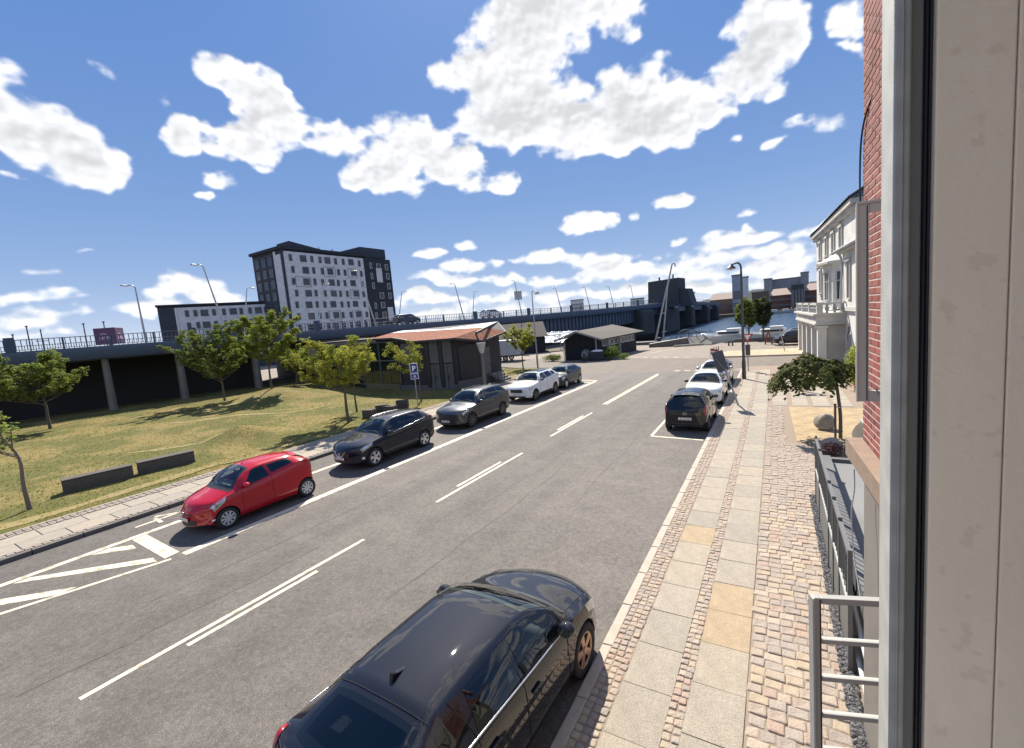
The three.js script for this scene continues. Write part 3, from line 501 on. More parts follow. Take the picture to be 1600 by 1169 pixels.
// ---------------------------------------------------------------- buildings beyond the bridge
const C0 = { white: std(0.72, 0.72, 0.70, 0.5) };
const F = { panel: conc(0.64, 0.65, 0.69), dark: conc(0.045, 0.055, 0.075), darker: conc(0.03, 0.036, 0.048), frame: std(0.10, 0.11, 0.13, 0.6), pane: new THREE.MeshPhysicalMaterial({ color: rgb(0.04, 0.05, 0.06), roughness: 0.06, specularIntensity: 1 }), pale: std(0.55, 0.56, 0.58, 0.6) };
function winUnit(w, h, mat = F.frame) { return { frame: join([box(w, 0.1, 0.12, 0, h / 2, 0), box(w, 0.1, 0.12, 0, -h / 2, 0), box(0.1, h, 0.12, -w / 2, 0, 0), box(0.1, h, 0.12, w / 2, 0, 0)]), pane: box(w - 0.06, h - 0.06, 0.05, 0, 0, -0.02) }; }
const unitCache = new Map();
function addWindow(o, x, y, z, ry, w, h, frameMat = F.frame, paneMat = F.pane, bars = 0) {
  const key = w + '/' + h; if (!unitCache.has(key)) unitCache.set(key, winUnit(w, h)); const u = unitCache.get(key);
  const f = part(o, 'window', u.frame, frameMat); f.position.set(x, y, z); f.rotation.y = ry; part(f, 'pane', u.pane, paneMat); if (bars) part(f, 'glazing_bar', box(0.06, h, 0.09), frameMat); return f;
}
{
  // the tall block: white panel face towards +x, dark ends
  const o = thing('apartment_tower', 'tall apartment block with a white panel face and dark ends behind the bridge', 'building', [-106.2, 0, -67]), r = rng(61);
  part(o, 'white_facade', metricUV(box(0.5, 27.6, 24.3, -0.25, 13.8, -12.5)), F.panel);
  part(o, 'core', metricUV(box(13.4, 28.2, 24.9, -7.2, 14.1, -12.45)), F.dark);
  part(o, 'white_edge', metricUV(box(0.9, 27.9, 0.16, -3.6, 13.95, 0.1)), F.pale); part(o, 'white_edge', metricUV(box(2.2, 27.0, 0.14, -2.2, 13.5, 0.1)), F.panel);
  part(o, 'roof_edge', box(14.4, 0.7, 26.2, -7.0, 28.5, -12.4), F.darker);
  part(o, 'end_block', metricUV(box(13.4, 28.0, 10.4, -7.0, 14.0, -30.2)), F.darker);
  part(o, 'penthouse', metricUV(box(10, 2.9, 9.6, -6.4, 29.8, -30.0)), F.dark);
  part(o, 'penthouse', polyMesh([[-1.6, 28.8, -3], [-1.6, 28.8, -12], [-1.6, 29.3, -12], [-1.6, 30.6, -3], [-7, 28.8, -3], [-7, 28.8, -12], [-7, 29.3, -12], [-7, 30.6, -3]], [[0, 1, 2, 3], [4, 0, 3, 7], [3, 2, 6, 7], [1, 5, 6, 2]]), F.dark);
  for (let k = 0; k < 6; k++) part(o, 'vent_pipe', cyl(0.12, 0.12, 1.3, -3 - 3 * (k % 2), 28.8, -12.5 - k * 2.1), F.frame);
  const cols = [[1.3, 0.75], [4.7, 1.7], [7.1, 0.75], [9.6, 0.75], [12.2, 1.7], [14.7, 0.75], [17.0, 0.75], [19.7, 1.7], [22.6, 0.75]];
  for (let row = 0; row < 9; row++) for (const [c, w] of cols) addWindow(o, 0.04, 26.0 - row * 2.95 + 0.1 * ((c * 7) % 2), -0.5 - c - 0.5 * (r() - 0.5) - (row % 2) * 0.25, Math.PI / 2, w, 1.6);
  for (const [row, c, w] of [[1, 12.2, 3.6], [1, 19.7, 3.0], [2, 4.0, 4.2], [3, 19.7, 3.0], [5, 12.2, 3.6], [5, 19.7, 3.2]]) { const y = 26.0 - row * 2.95; part(o, 'panel_surround', join([box(0.08, 0.06, w, 0.06, y + 1.3, -0.5 - c), box(0.08, 0.06, w, 0.06, y - 1.2, -0.5 - c), box(0.08, 2.5, 0.06, 0.06, y, -0.5 - c - w / 2), box(0.08, 2.5, 0.06, 0.06, y, -0.5 - c + w / 2)]), F.frame); }
  for (let row = 0; row < 9; row++) { // dark ends: bright reveal windows and balcony recesses
    const y = 25.8 - row * 2.95;
    for (const [c, w] of [[27.4, 0.7], [30.4, 1.5], [33.6, 1.1]]) if (r() > 0.12) addWindow(o, -0.24, y - 0.2 * r(), -c - 0.3 * r(), Math.PI / 2, w, 1.7, F.pale, F.pane);
    for (const x of [-6.0, -9.0, -12.0]) addWindow(o, x, y, 0.1, 0, 1.9, 2.2, F.frame, F.pane);
    part(o, 'floor_band', box(8.6, 0.10, 0.10, -9.3, y + 1.45, 0.08), F.frame);
  }
  for (const [y0, c] of [[23.0, 30.4], [11.2, 33.2]]) part(o, 'white_panel', metricUV(box(0.12, 4.2, 2.2, -0.2, y0, -c)), F.panel);
}
{
  const o = thing('apartment_block', 'long low white apartment block left of the tall tower', 'building', [-117.5, 0, -66.5], Math.atan2(-8.5, 18.5)), r = rng(62);   // local +z runs along the facade towards the left of the view
  part(o, 'white_facade', metricUV(box(0.5, 15.6, 20.5, -0.25, 7.8, 8.0)), F.panel); part(o, 'core', metricUV(box(11, 16.0, 24.3, -6, 8.0, 9.8)), F.dark); part(o, 'end_wall', metricUV(box(0.5, 15.8, 3.2, -0.24, 7.9, 20.4)), F.dark); part(o, 'white_edge', metricUV(box(0.6, 15.6, 0.5, -0.2, 7.8, 18.52)), F.pale);
  part(o, 'roof_edge', box(12, 0.4, 25, -5.8, 16.2, 9.8), F.darker);
  for (let row = 0; row < 5; row++) for (let k = 0; k < 10; k++) addWindow(o, 0.04, 14.1 - row * 2.95, -0.6 + k * 1.9 + 0.4 * (r() - 0.5), Math.PI / 2, k % 3 === 1 ? 1.5 : 0.7, 1.5);
}
{ // low dark link block between the two
  const o = thing('link_block', 'low dark block between the white tower and the long block', 'building', [-104, 0, -59]); part(o, 'wall', metricUV(box(8, 10.2, 7, -6, 5.1, 0)), F.dark); part(o, 'roof_edge', box(8.6, 0.3, 7.6, -6, 10.3, 0), F.pale); for (let k = 0; k < 3; k++) addWindow(o, -1.95, 8.4, -2 + k * 2, Math.PI / 2, 1.2, 1.4);
}
// purple advertising cube on a mast and thin masts far left
{
  const d = 90, a = -73.75 * RAD, o = thing('advertising_cube', 'purple two-sided advertising cube on a mast beyond the bridge', 'sign', [Math.sin(a) * d, 0, -Math.cos(a) * d], 0.9);
  part(o, 'mast', cyl(0.25, 0.25, 7, 0, 0, 0), B.galv);
  const ad = (seed) => new THREE.MeshStandardMaterial({ roughness: 0.5, map: canvasTex(128, 112, (c, w, h) => { c.fillStyle = seed ? '#54385a' : '#5f4a66'; c.fillRect(0, 0, w, h); c.fillStyle = 'rgba(225,205,225,.75)'; const r = rng(seed + 3); for (let i = 0; i < 5; i++) c.fillRect(28 + i * 15, 58 + r() * 6, 9, 20); for (let i = 0; i < 3; i++) c.fillRect(36 + i * 14, 34 + r() * 4, 10, 7); }) });
  part(o, 'cube_body', rbox(2.6, 2.4, 2.6, 0.06, 0, 8.2, 0), std(0.11, 0.07, 0.115, 0.5)); for (const [k, ry] of [[0, Math.PI / 2], [1, 0], [0, -Math.PI / 2], [1, Math.PI]]) { const m = part(o, 'advert_face', plane(2.4, 2.2), ad(k)); m.position.set(Math.sin(ry) * 1.312, 8.2, Math.cos(ry) * 1.312); m.rotation.y = ry; }
}
[[-79.9, 10.6, 0, 'leftmost thin mast beyond the bridge railing'], [-79.0, 12.0, 0, 'thin floodlight mast with a bird-like head, second from left'], [-78.2, 11.4, 1, 'thin mast with a crossbar beyond the bridge railing'], [-75.4, 12.0, 0, 'thin leaning mast left of the purple cube'], [-74.0, 12.2, 0, 'thin mast rising behind the purple cube']].forEach(([az, h, c, label]) => {
  const d = 120, a = az * RAD, o = thing('mast', label, 'mast', [Math.sin(a) * d, 0, -Math.cos(a) * d]); part(o, 'pole', cyl(0.14, 0.09, h), B.darkPole); part(o, 'mast_head', c ? beam(V(-0.7, h - 2.2, -0.9), V(0.9, h - 2.2, 1.1), 0.1, 0.1) : box(0.5, 0.2, 0.3, 0, h, 0), B.darkPole);
});
// ---------------------------------------------------------------- far shore
const polar = (az, d) => [Math.sin(az * RAD) * d, -Math.cos(az * RAD) * d];
function farBlock(name, label, az0, az1, d, h, wallMat, roof, rows, depth = 14, y0 = 0) {
  const [x0, z0] = polar(az0, d), [x1, z1] = polar(az1, d), len = Math.hypot(x1 - x0, z1 - z0), o = thing(name, label, 'building', [(x0 + x1) / 2, y0, (z0 + z1) / 2], Math.atan2(-(z1 - z0), x1 - x0));
  part(o, 'wall', metricUV(box(len, h, depth, 0, h / 2, -depth / 2)), wallMat);
  if (roof === 'gable') part(o, 'roof', polyMesh([[-len / 2 - 0.4, h, 0.5], [len / 2 + 0.4, h, 0.5], [len / 2 - 1.5, h + 3.4, -depth / 2], [-len / 2 + 1.5, h + 3.4, -depth / 2], [-len / 2 - 0.4, h, -depth - 0.5], [len / 2 + 0.4, h, -depth - 0.5]], [[0, 1, 2, 3], [5, 4, 3, 2], [4, 0, 3], [1, 5, 2]]), FS.roof); else part(o, 'roof_edge', box(len + 0.4, 0.6, depth + 0.4, 0, h + 0.3, -depth / 2), FS.grey);
  for (const [y, n, w, hh] of rows) for (let k = 0; k < n; k++) { const m = part(o, 'window', box(w, hh, 0.3), FS.glass); m.position.set((k + 0.5) / n * len - len / 2, y, 0.06); }
  return o;
}
const FS = { roof: conc(0.36, 0.28, 0.24), grey: conc(0.16, 0.18, 0.20), brick: conc(0.17, 0.085, 0.065), brown: conc(0.20, 0.14, 0.11), white: conc(0.62, 0.63, 0.64), dark: conc(0.06, 0.06, 0.065), glass: std(0.10, 0.11, 0.125, 0.2), conc: conc(0.24, 0.27, 0.31) };
farBlock('warehouse', 'brick harbour warehouse with a pale hipped roof under the grey block', -1.95, -0.02, 262, 7.4, FS.brick, 'gable', [[2.4, 9, 0.7, 1.1], [5.2, 9, 0.7, 1.1]], 16);
farBlock('warehouse', 'brick harbour warehouse nearest the white villa on the far shore', 1.25, 3.2, 262, 8.4, FS.brick, 'gable', [[2.4, 8, 0.7, 1.1], [5.4, 8, 0.7, 1.1]], 16);
farBlock('harbour_house', 'dark brick block with tall glass strips between the two warehouses', 0.06, 1.18, 258, 11.5, FS.dark, 'flat', [[5, 4, 0.9, 8.5]], 16);
farBlock('harbour_house', 'low dark brick block beside the white tower on the far shore', -3.7, -2.05, 264, 9.6, FS.brown, 'flat', [[3, 8, 0.7, 1.1], [6, 8, 0.7, 1.1]], 14);
farBlock('harbour_house', 'row of dark brick gables left of the white tower', -8.0, -5.4, 266, 8.0, FS.brown, 'gable', [[2.6, 10, 0.7, 1.1], [5.2, 10, 0.7, 1.1]], 14);
farBlock('concrete_block', 'long grey concrete block on the rise across the water', -2.45, 1.6, 330, 17.6, FS.conc, 'flat', [[8, 20, 1.2, 0.8], [11.5, 20, 1.2, 0.8]], 16); farBlock('concrete_block', 'small raised end of the grey concrete block across the water', 0.9, 1.62, 326, 20.0, FS.conc, 'flat', [], 12);
farBlock('concrete_block', 'square end of the grey concrete block towards the white tower', -2.5, -1.7, 324, 18.4, FS.conc, 'flat', [], 12);
farBlock('silo_tower', 'white tower with a dark glass front on the far shore', -5.55, -4.0, 256, 17.6, FS.white, 'flat', [], 10); farBlock('silo_tower', 'dark glazed half of the far white tower', -5.65, -4.75, 255.5, 19.0, conc(0.30, 0.35, 0.42), 'flat', [[3, 1, 3.2, 5], [9.5, 1, 3.2, 4]], 8);
farBlock('pale_block', 'pale block far beyond the river span of the bridge', -24.2, -22.6, 340, 18, FS.white, 'flat', [[12, 8, 0.8, 0.8], [15, 8, 0.8, 0.8]], 16); farBlock('pale_block', 'small pale block at the right foot of the bascule tower', -10.4, -9.6, 300, 14, FS.white, 'flat', [[6, 4, 0.8, 0.8], [9.5, 4, 0.8, 0.8]], 10);
farBlock('pale_block', 'small pale block with a yellow sign left of the bascule tower', -16.9, -15.3, 280, 13, FS.white, 'flat', [[8, 4, 0.8, 0.8]], 10);
{ // wooded rise
  const pts = [[-30, 8], [-20, 10], [-13, 9], [-9, 11], [-6, 14], [-3, 17], [0, 16], [2, 19], [4, 18], [9, 20], [20, 22], [40, 18]], d0 = 380, d1 = 560;
  const g = patch((u, v) => { const az = mix(-30, 40, u), [x, z] = polar(az, mix(d0, d1, v)); let i = 0; while (i < pts.length - 2 && az > pts[i + 1][0]) i++; const h = mix(pts[i][1], pts[i + 1][1], (az - pts[i][0]) / (pts[i + 1][0] - pts[i][0])); return V(x, h * Math.sin(Math.PI / 2 * smooth(0, 0.7, v)) + (v > 0.05 ? 1.6 * fbm(az * 3, v * 9, 4) : 0), z); }, 260, 16);
  struct('hill', g, std(0.025, 0.034, 0.026, 1));
}
{ // quay wall of the far shore with bushes
  const r = rng(71); for (let k = 0; k < 5; k++) { const [x, z] = polar(-2.6 + k * 1.1, 247), o = thing('moored_boat', `white boat moored on the far shore, ${['first', 'second', 'third', 'fourth', 'fifth'][k]} from the left`, 'boat', [x, -1.3, z], 0.1 * (r() - 0.5)); part(o, 'hull', boatHull(6 + 3 * r(), 1.1, 2), FS.white); part(o, 'cabin', rbox(2.6, 1.1, 1.5, 0.2, -0.4, 1.5, 0), FS.white); }
}
function boatHull(L, H, W) {
  const nx = 18, nk = 8; return patch((u, v) => { const s = u, w = W / 2 * Math.pow(Math.sin(Math.PI * Math.min(1, 0.42 + 0.58 * (1 - s)) ), 0.55) * (s > 0.98 ? 0.05 : 1), k = v * 2 - 1, a = Math.abs(k); const y = H * (1 + 0.25 * s * s) * Math.pow(a, 0.75); return V((s - 0.45) * L + (s > 0.7 ? (y / H - 0.4) * 0.35 * L * 0.25 : 0), y - 0.25, Math.sign(k) * w * Math.pow(a, 0.4)); }, nx, nk * 2);
}

// ---------------------------------------------------------------- pavilion with a planted roof
{
  const o = thing('pavilion', 'dark pavilion with a reddish planted roof beside the lawn', 'building'), r = rng(81);
  const wall = conc(0.035, 0.033, 0.036), grey = conc(0.13, 0.125, 0.13), zinc = conc(0.62, 0.64, 0.66, 0.6), beamM = std(0.03, 0.032, 0.036, 0.6);
  const glass = new THREE.MeshPhysicalMaterial({ color: rgb(0.012, 0.02, 0.017), roughness: 0.05, specularIntensity: 1 });
  const sed = texture(512, (u, v) => { const n = fbm(u * 14, v * 14, 4, 14, 3), m = 0.75 + 0.5 * speck(); return [mix(0.30, 0.17, smooth(-0.1, 0.3, n)) * m, mix(0.10, 0.09, smooth(-0.1, 0.3, n)) * m, 0.055 * m]; });
  const P = [[-21.75, -32.7], [-21.5, -29.2], [-21.95, -26.75], [-25.4, -26.35], [-27.8, -26.6], [-33, -27.1], [-46, -31.5], [-46, -38], [-30, -38]];
  const E = [4.14, 3.62, 4.06, 4.06, 4.45, 4.5, 4.4];
  const wallQuad = (a, b, ha, hb, t, mat, y0 = -0.02) => { const [x0, z0] = P[a], [x1, z1] = P[b]; return polyMesh([[x0, y0, z0], [x1, y0, z1], [x1, hb, z1], [x0, ha, z0]], [[0, 1, 2, 3]]); };
  for (let k = 0; k < 4; k++) part(o, 'wall', wallQuad(k, k + 1, E[k], E[k + 1], 0, wall), wall);
  part(o, 'wall', polyMesh([[-21.75, -0.02, -32.7], [-21.75, 4.14, -32.7], [-30, 4.4, -38], [-30, -0.02, -38]], [[0, 1, 2, 3]]), wall); part(o, 'wall', prism([[-24, -34], [-30, -37.5], [-45.5, -37.5], [-45.5, -32], [-33, -28.2], [-27, -28.2], [-23, -29]], 0, 4.0), wall);
  // plinth
  for (let k = 0; k < 5; k++) { const [x0, z0] = P[k], [x1, z1] = P[k + 1], h = k < 2 ? 0.75 : 0.5; part(o, 'plinth', beam(V(x0, h / 2, z0), V(x1, h / 2, z1), 0.14, h), grey); }
  // grey door leaves and panels
  const onWall = (nm, a, b, s0, s1, y0, y1, mat, d = 0.06) => { const [x0, z0] = P[a], [x1, z1] = P[b], dx = x1 - x0, dz = z1 - z0, l = Math.hypot(dx, dz), nx = -dz / l, nz = dx / l, sg = (nx * (x0 + 28) + nz * (z0 + 32)) > 0 ? 1 : -1; const m = part(o, nm, rbox((s1 - s0) * l, y1 - y0, 0.05, 0.01), mat); const s = (s0 + s1) / 2; m.position.set(x0 + dx * s + nx * sg * d, (y0 + y1) / 2, z0 + dz * s + nz * sg * d); m.rotation.y = Math.atan2(-dz, dx); return m; };
  for (const s of [0.08, 0.44]) { onWall('door_panel', 2, 3, s, s + 0.24, 0.15, 2.15, grey); onWall('panel', 2, 3, s, s + 0.24, 2.25, 3.95, grey); const h = onWall('door_handle', 2, 3, s + 0.11, s + 0.13, 0.9, 1.3, beamM, 0.10); onWall('door_joint', 2, 3, s + 0.145, s + 0.155, 0.15, 2.15, beamM, 0.09); }
  onWall('dark_panel', 2, 3, 0.34, 0.42, 0.3, 3.9, std(0.006, 0.007, 0.012, 0.4)); onWall('dark_panel', 2, 3, 0.70, 0.80, 0.3, 3.9, std(0.006, 0.007, 0.012, 0.4));
  onWall('dark_panel', 1, 2, 0.1, 0.9, 0.8, 3.5, std(0.010, 0.011, 0.018, 0.5)); onWall('panel', 3, 4, 0.15, 0.85, 2.3, 3.95, grey); onWall('door_panel', 0, 1, 0.55, 0.85, 0.8, 3.1, grey);
  // glazed wing
  for (let k = 0; k < 4; k++) onWall('window', 4, 5, 0.006 + k * 0.248, 0.246 + k * 0.248, 0.6, 4.1, glass); for (let k = 0; k < 9; k++) onWall('window', 5, 6, 0.01 + k * 0.11, 0.105 + k * 0.11, 0.5, 4.1, glass);
  for (const y of [4.2, 2.6, 0.5]) { onWall('window_rail', 4, 5, 0, 1, y - 0.05, y + 0.05, grey, 0.10); onWall('window_rail', 5, 6, 0, 1, y - 0.05, y + 0.05, grey, 0.10); }
  for (let k = 0; k <= 2; k++) onWall('window_post', 4, 5, k / 2 - 0.01, k / 2 + 0.01, 0.4, 4.25, grey, 0.11);
  onWall('low_wall', 4, 5, 0.05, 0.95, -0.02, 0.6, conc(0.16, 0.15, 0.08), 0.14);
  // roof: planted slope, zinc ridge strip, dark edge beams
  const rv = [[-21.2, 4.22, -33.0], [-21.0, 3.70, -29.2], [-21.55, 4.14, -26.3], [-25.4, 4.14, -25.9], [-27.9, 4.53, -26.15], [-31.4, 4.58, -26.8], [-30.7, 4.93, -28.7], [-22.1, 4.72, -31.2], [-22.7, 5.12, -34.1], [-31.5, 5.06, -30.8], [-46.4, 4.55, -31.2], [-46.4, 4.6, -38], [-30, 4.6, -38]];
  const roofG = polyMesh(rv, [[0, 1, 7], [1, 2, 7], [2, 3, 7], [3, 6, 7], [3, 4, 6], [4, 5, 6]]); { const p = roofG.attributes.position, u = roofG.attributes.uv; for (let i = 0; i < p.count; i++) u.setXY(i, p.getX(i) * 0.33, p.getZ(i) * 0.33); }
  part(o, 'planted_roof', roofG, new THREE.MeshStandardMaterial({ map: sed, roughness: 1, bumpMap: withRepeat(fineBump, 1), bumpScale: 0.05 }));
  part(o, 'zinc_strip', polyMesh(rv, [[7, 6, 9, 8]]), zinc); part(o, 'flat_roof', polyMesh(rv, [[5, 10, 11, 12, 8, 9, 6], [8, 12, 0, 7]]), grey);
  for (let k = 0; k < 5; k++) part(o, 'roof_edge', beam(V(rv[k][0], rv[k][1] - 0.08, rv[k][2]), V(rv[k + 1][0], rv[k + 1][1] - 0.08, rv[k + 1][2]), 0.10, 0.16), beamM);
  part(o, 'roof_edge', beam(V(-31.4, 4.5, -26.8), V(-46.4, 4.47, -31.2), 0.12, 0.16), beamM); part(o, 'ridge_beam', beam(V(-20.9, 4.35, -28.3), V(-22.7, 5.05, -34.1), 0.12, 0.18), beamM); part(o, 'ridge_beam', beam(V(-22.7, 5.0, -34.1), V(-21.2, 4.1, -33.0), 0.12, 0.2), beamM);
  part(o, 'strut', beam(V(-20.5, 3.3, -28.2), V(-21.2, 4.3, -28.6), 0.08, 0.14), beamM);
  // steps with a handrail at the right end
  for (let k = 0; k < 5; k++) part(o, 'step', box(0.34, 0.17, 1.4, -20.1 - k * 0.28, 0.10 + k * 0.17, -31.0), conc(0.22, 0.21, 0.2)); part(o, 'handrail', tube([V(-20.0, 0.2, -30.3), V(-20.0, 1.0, -30.3), V(-21.3, 1.7, -30.3)], 0.03, 12, 6), beamM); part(o, 'handrail', bar(V(-20.6, 0.3, -30.3), V(-20.6, 1.3, -30.3), 0.025), beamM);
  // uplighter lamp beside the corner
  const l = thing('uplighter_post', 'tapered pale post with a white funnel shade before the pavilion corner', 'lamp post', [-19.9, 0.08, -27.4]); part(l, 'post', cyl(0.16, 0.10, 2.75), conc(0.20, 0.18, 0.15)); part(l, 'funnel_shade', new THREE.LatheGeometry([[0.13, 2.72], [0.2, 2.9], [0.36, 3.5], [0.34, 3.52], [0.1, 2.95]].map(([a, b]) => new THREE.Vector2(a, b)), 18), conc(0.5, 0.49, 0.46));
}
// ---------------------------------------------------------------- sheds on the quay
{
  const dark = conc(0.022, 0.023, 0.03), roofM = new THREE.MeshStandardMaterial({ map: withRepeat(plasterTex, 0.5), color: rgb(0.11, 0.10, 0.088), roughness: 0.95 }), trim = std(0.25, 0.25, 0.25, 0.7);
  const plank = (o, a, b, h, mat, step = 0.24) => { const d = b.clone().sub(a), n = Math.round(d.length() / step); for (let k = 0; k < n; k++) { const p = a.clone().addScaledVector(d, (k + 0.5) / n); const m = part(o, 'plank', box(step * 0.9, h, 0.03), mat); m.position.set(p.x, h / 2, p.z); m.rotation.y = Math.atan2(-d.z, d.x); } };
  const o = thing('quay_shed', 'dark timber shed with a brown felt roof at the middle of the quay', 'shed'), y = 2.35;
  // gable end faces the camera: A left front, B right front, C right back, D left back
  const A = V(-22.6, 0, -47.6), Bq = V(-18.3, 0, -47.4), Cq = V(-17.2, 0, -58), Dq = V(-23.8, 0, -58.5), ridgeF = V(-20.6, 3.32, -47.0), ridgeB = V(-20.6, 3.5, -58.6);
  part(o, 'wall', polyMesh([[A.x, 0, A.z], [Bq.x, 0, Bq.z], [Bq.x, y, Bq.z], [ridgeF.x, 3.2, A.z], [A.x, y, A.z]], [[0, 1, 2, 3, 4]]), dark); part(o, 'wall', polyMesh([[Bq.x, 0, Bq.z], [Cq.x, 0, Cq.z], [Cq.x, y, Cq.z], [Bq.x, y, Bq.z]], [[0, 1, 2, 3]]), dark); part(o, 'wall', polyMesh([[A.x, 0, A.z], [Dq.x, 0, Dq.z], [Dq.x, y, Dq.z], [A.x, y, A.z]], [[0, 1, 2, 3]]), dark);
  part(o, 'wall', polyMesh([[Cq.x, 0, Cq.z], [Dq.x, 0, Dq.z], [Dq.x, y, Dq.z], [Cq.x, y, Cq.z]], [[0, 1, 2, 3]]), dark);
  plank(o, A.clone().add(V(0, 0, 0.02)), Bq.clone().add(V(0, 0, 0.02)), 2.3, dark, 0.3);
  const rq = (nm, pts) => part(o, nm, polyMesh(pts, [[0, 1, 2, 3]]), roofM);
  rq('roof_slope', [[ridgeF.x, 3.36, -46.6], [-17.6, 2.30, -46.7], [-16.4, 2.38, -59.2], [ridgeB.x, 3.52, -59.2]]); rq('roof_slope', [[ridgeF.x, 3.36, -46.6], [-23.5, 2.42, -46.8], [-24.8, 2.3, -59.2], [ridgeB.x, 3.52, -59.2]]);
  part(o, 'barge_board', beam(V(ridgeF.x, 3.28, -46.6), V(-17.6, 2.22, -46.7), 0.05, 0.2), trim); part(o, 'barge_board', beam(V(ridgeF.x, 3.28, -46.6), V(-23.5, 2.34, -46.8), 0.05, 0.2), trim);
  for (let k = 0; k < 9; k++) { const t = 0.12 + k * 0.095, x = mix(Bq.x, Cq.x, t) + 0.05, z = mix(Bq.z, Cq.z, t); if (k === 0 || k === 3) part(o, 'pillar', box(0.22, y, 0.22, x + 0.5, y / 2, z), trim); addWindow(o, x, 1.75, z, Math.PI / 2 - 0.1, 0.7, 0.7, FS.white, F.pane, 1); }
  for (const p of [[-22.45, -47.45], [-18.5, -47.2]]) part(o, 'corner_post', box(0.14, 2.35, 0.14, p[0], 1.17, p[1]), trim);
  // second shed, behind the small tree
  const o2 = thing('quay_shed', 'dark shed with a grey pitched roof behind the small round tree', 'shed', [-38, 0, -62], 0.55);
  part(o2, 'wall', box(9, 2.6, 7, 0, 1.3, 0), dark); part(o2, 'roof', polyMesh([[-5, 2.5, 4], [5, 2.5, 4], [4.6, 4.8, 0], [-4.6, 4.8, 0], [-5, 2.5, -4], [5, 2.5, -4]], [[0, 1, 2, 3], [5, 4, 3, 2], [4, 0, 3], [1, 5, 2]]), roofM); part(o2, 'canopy', box(2.4, 0.12, 3, 6, 2.5, 1), trim); part(o2, 'canopy_post', cyl(0.06, 0.06, 2.5, 7, 0, 2.2), trim);
  // domed bin, skip and shrub by the shed
  const bin = thing('domed_bin', 'grey domed container in front of the timber shed', 'container', [-19.5, 0, -46.6]); part(bin, 'bin_body', new THREE.LatheGeometry([[0.001, 1.3], [0.3, 1.22], [0.52, 0.98], [0.6, 0.6], [0.58, 0], [0.001, 0]].map(([a, b]) => new THREE.Vector2(a, b)), 18), conc(0.10, 0.11, 0.12)); part(bin, 'bin_window', new THREE.TorusGeometry(0.28, 0.05, 6, 16).translate(0, 0.72, 0.52), conc(0.4, 0.42, 0.44));
  const tank = thing('rounded_tank', 'dark rounded tank with a white lid beside the domed container', 'container', [-18.15, 0, -46.5]); part(tank, 'tank_body', rbox(1.5, 1.0, 0.9, 0.2, 0, 0.5, 0, 3), conc(0.05, 0.055, 0.06)); part(tank, 'lid', new THREE.SphereGeometry(0.7, 18, 8, 0, 6.3, 0, 1.57).scale(1, 0.28, 0.62).translate(0, 1.0, 0), C0.white);
}
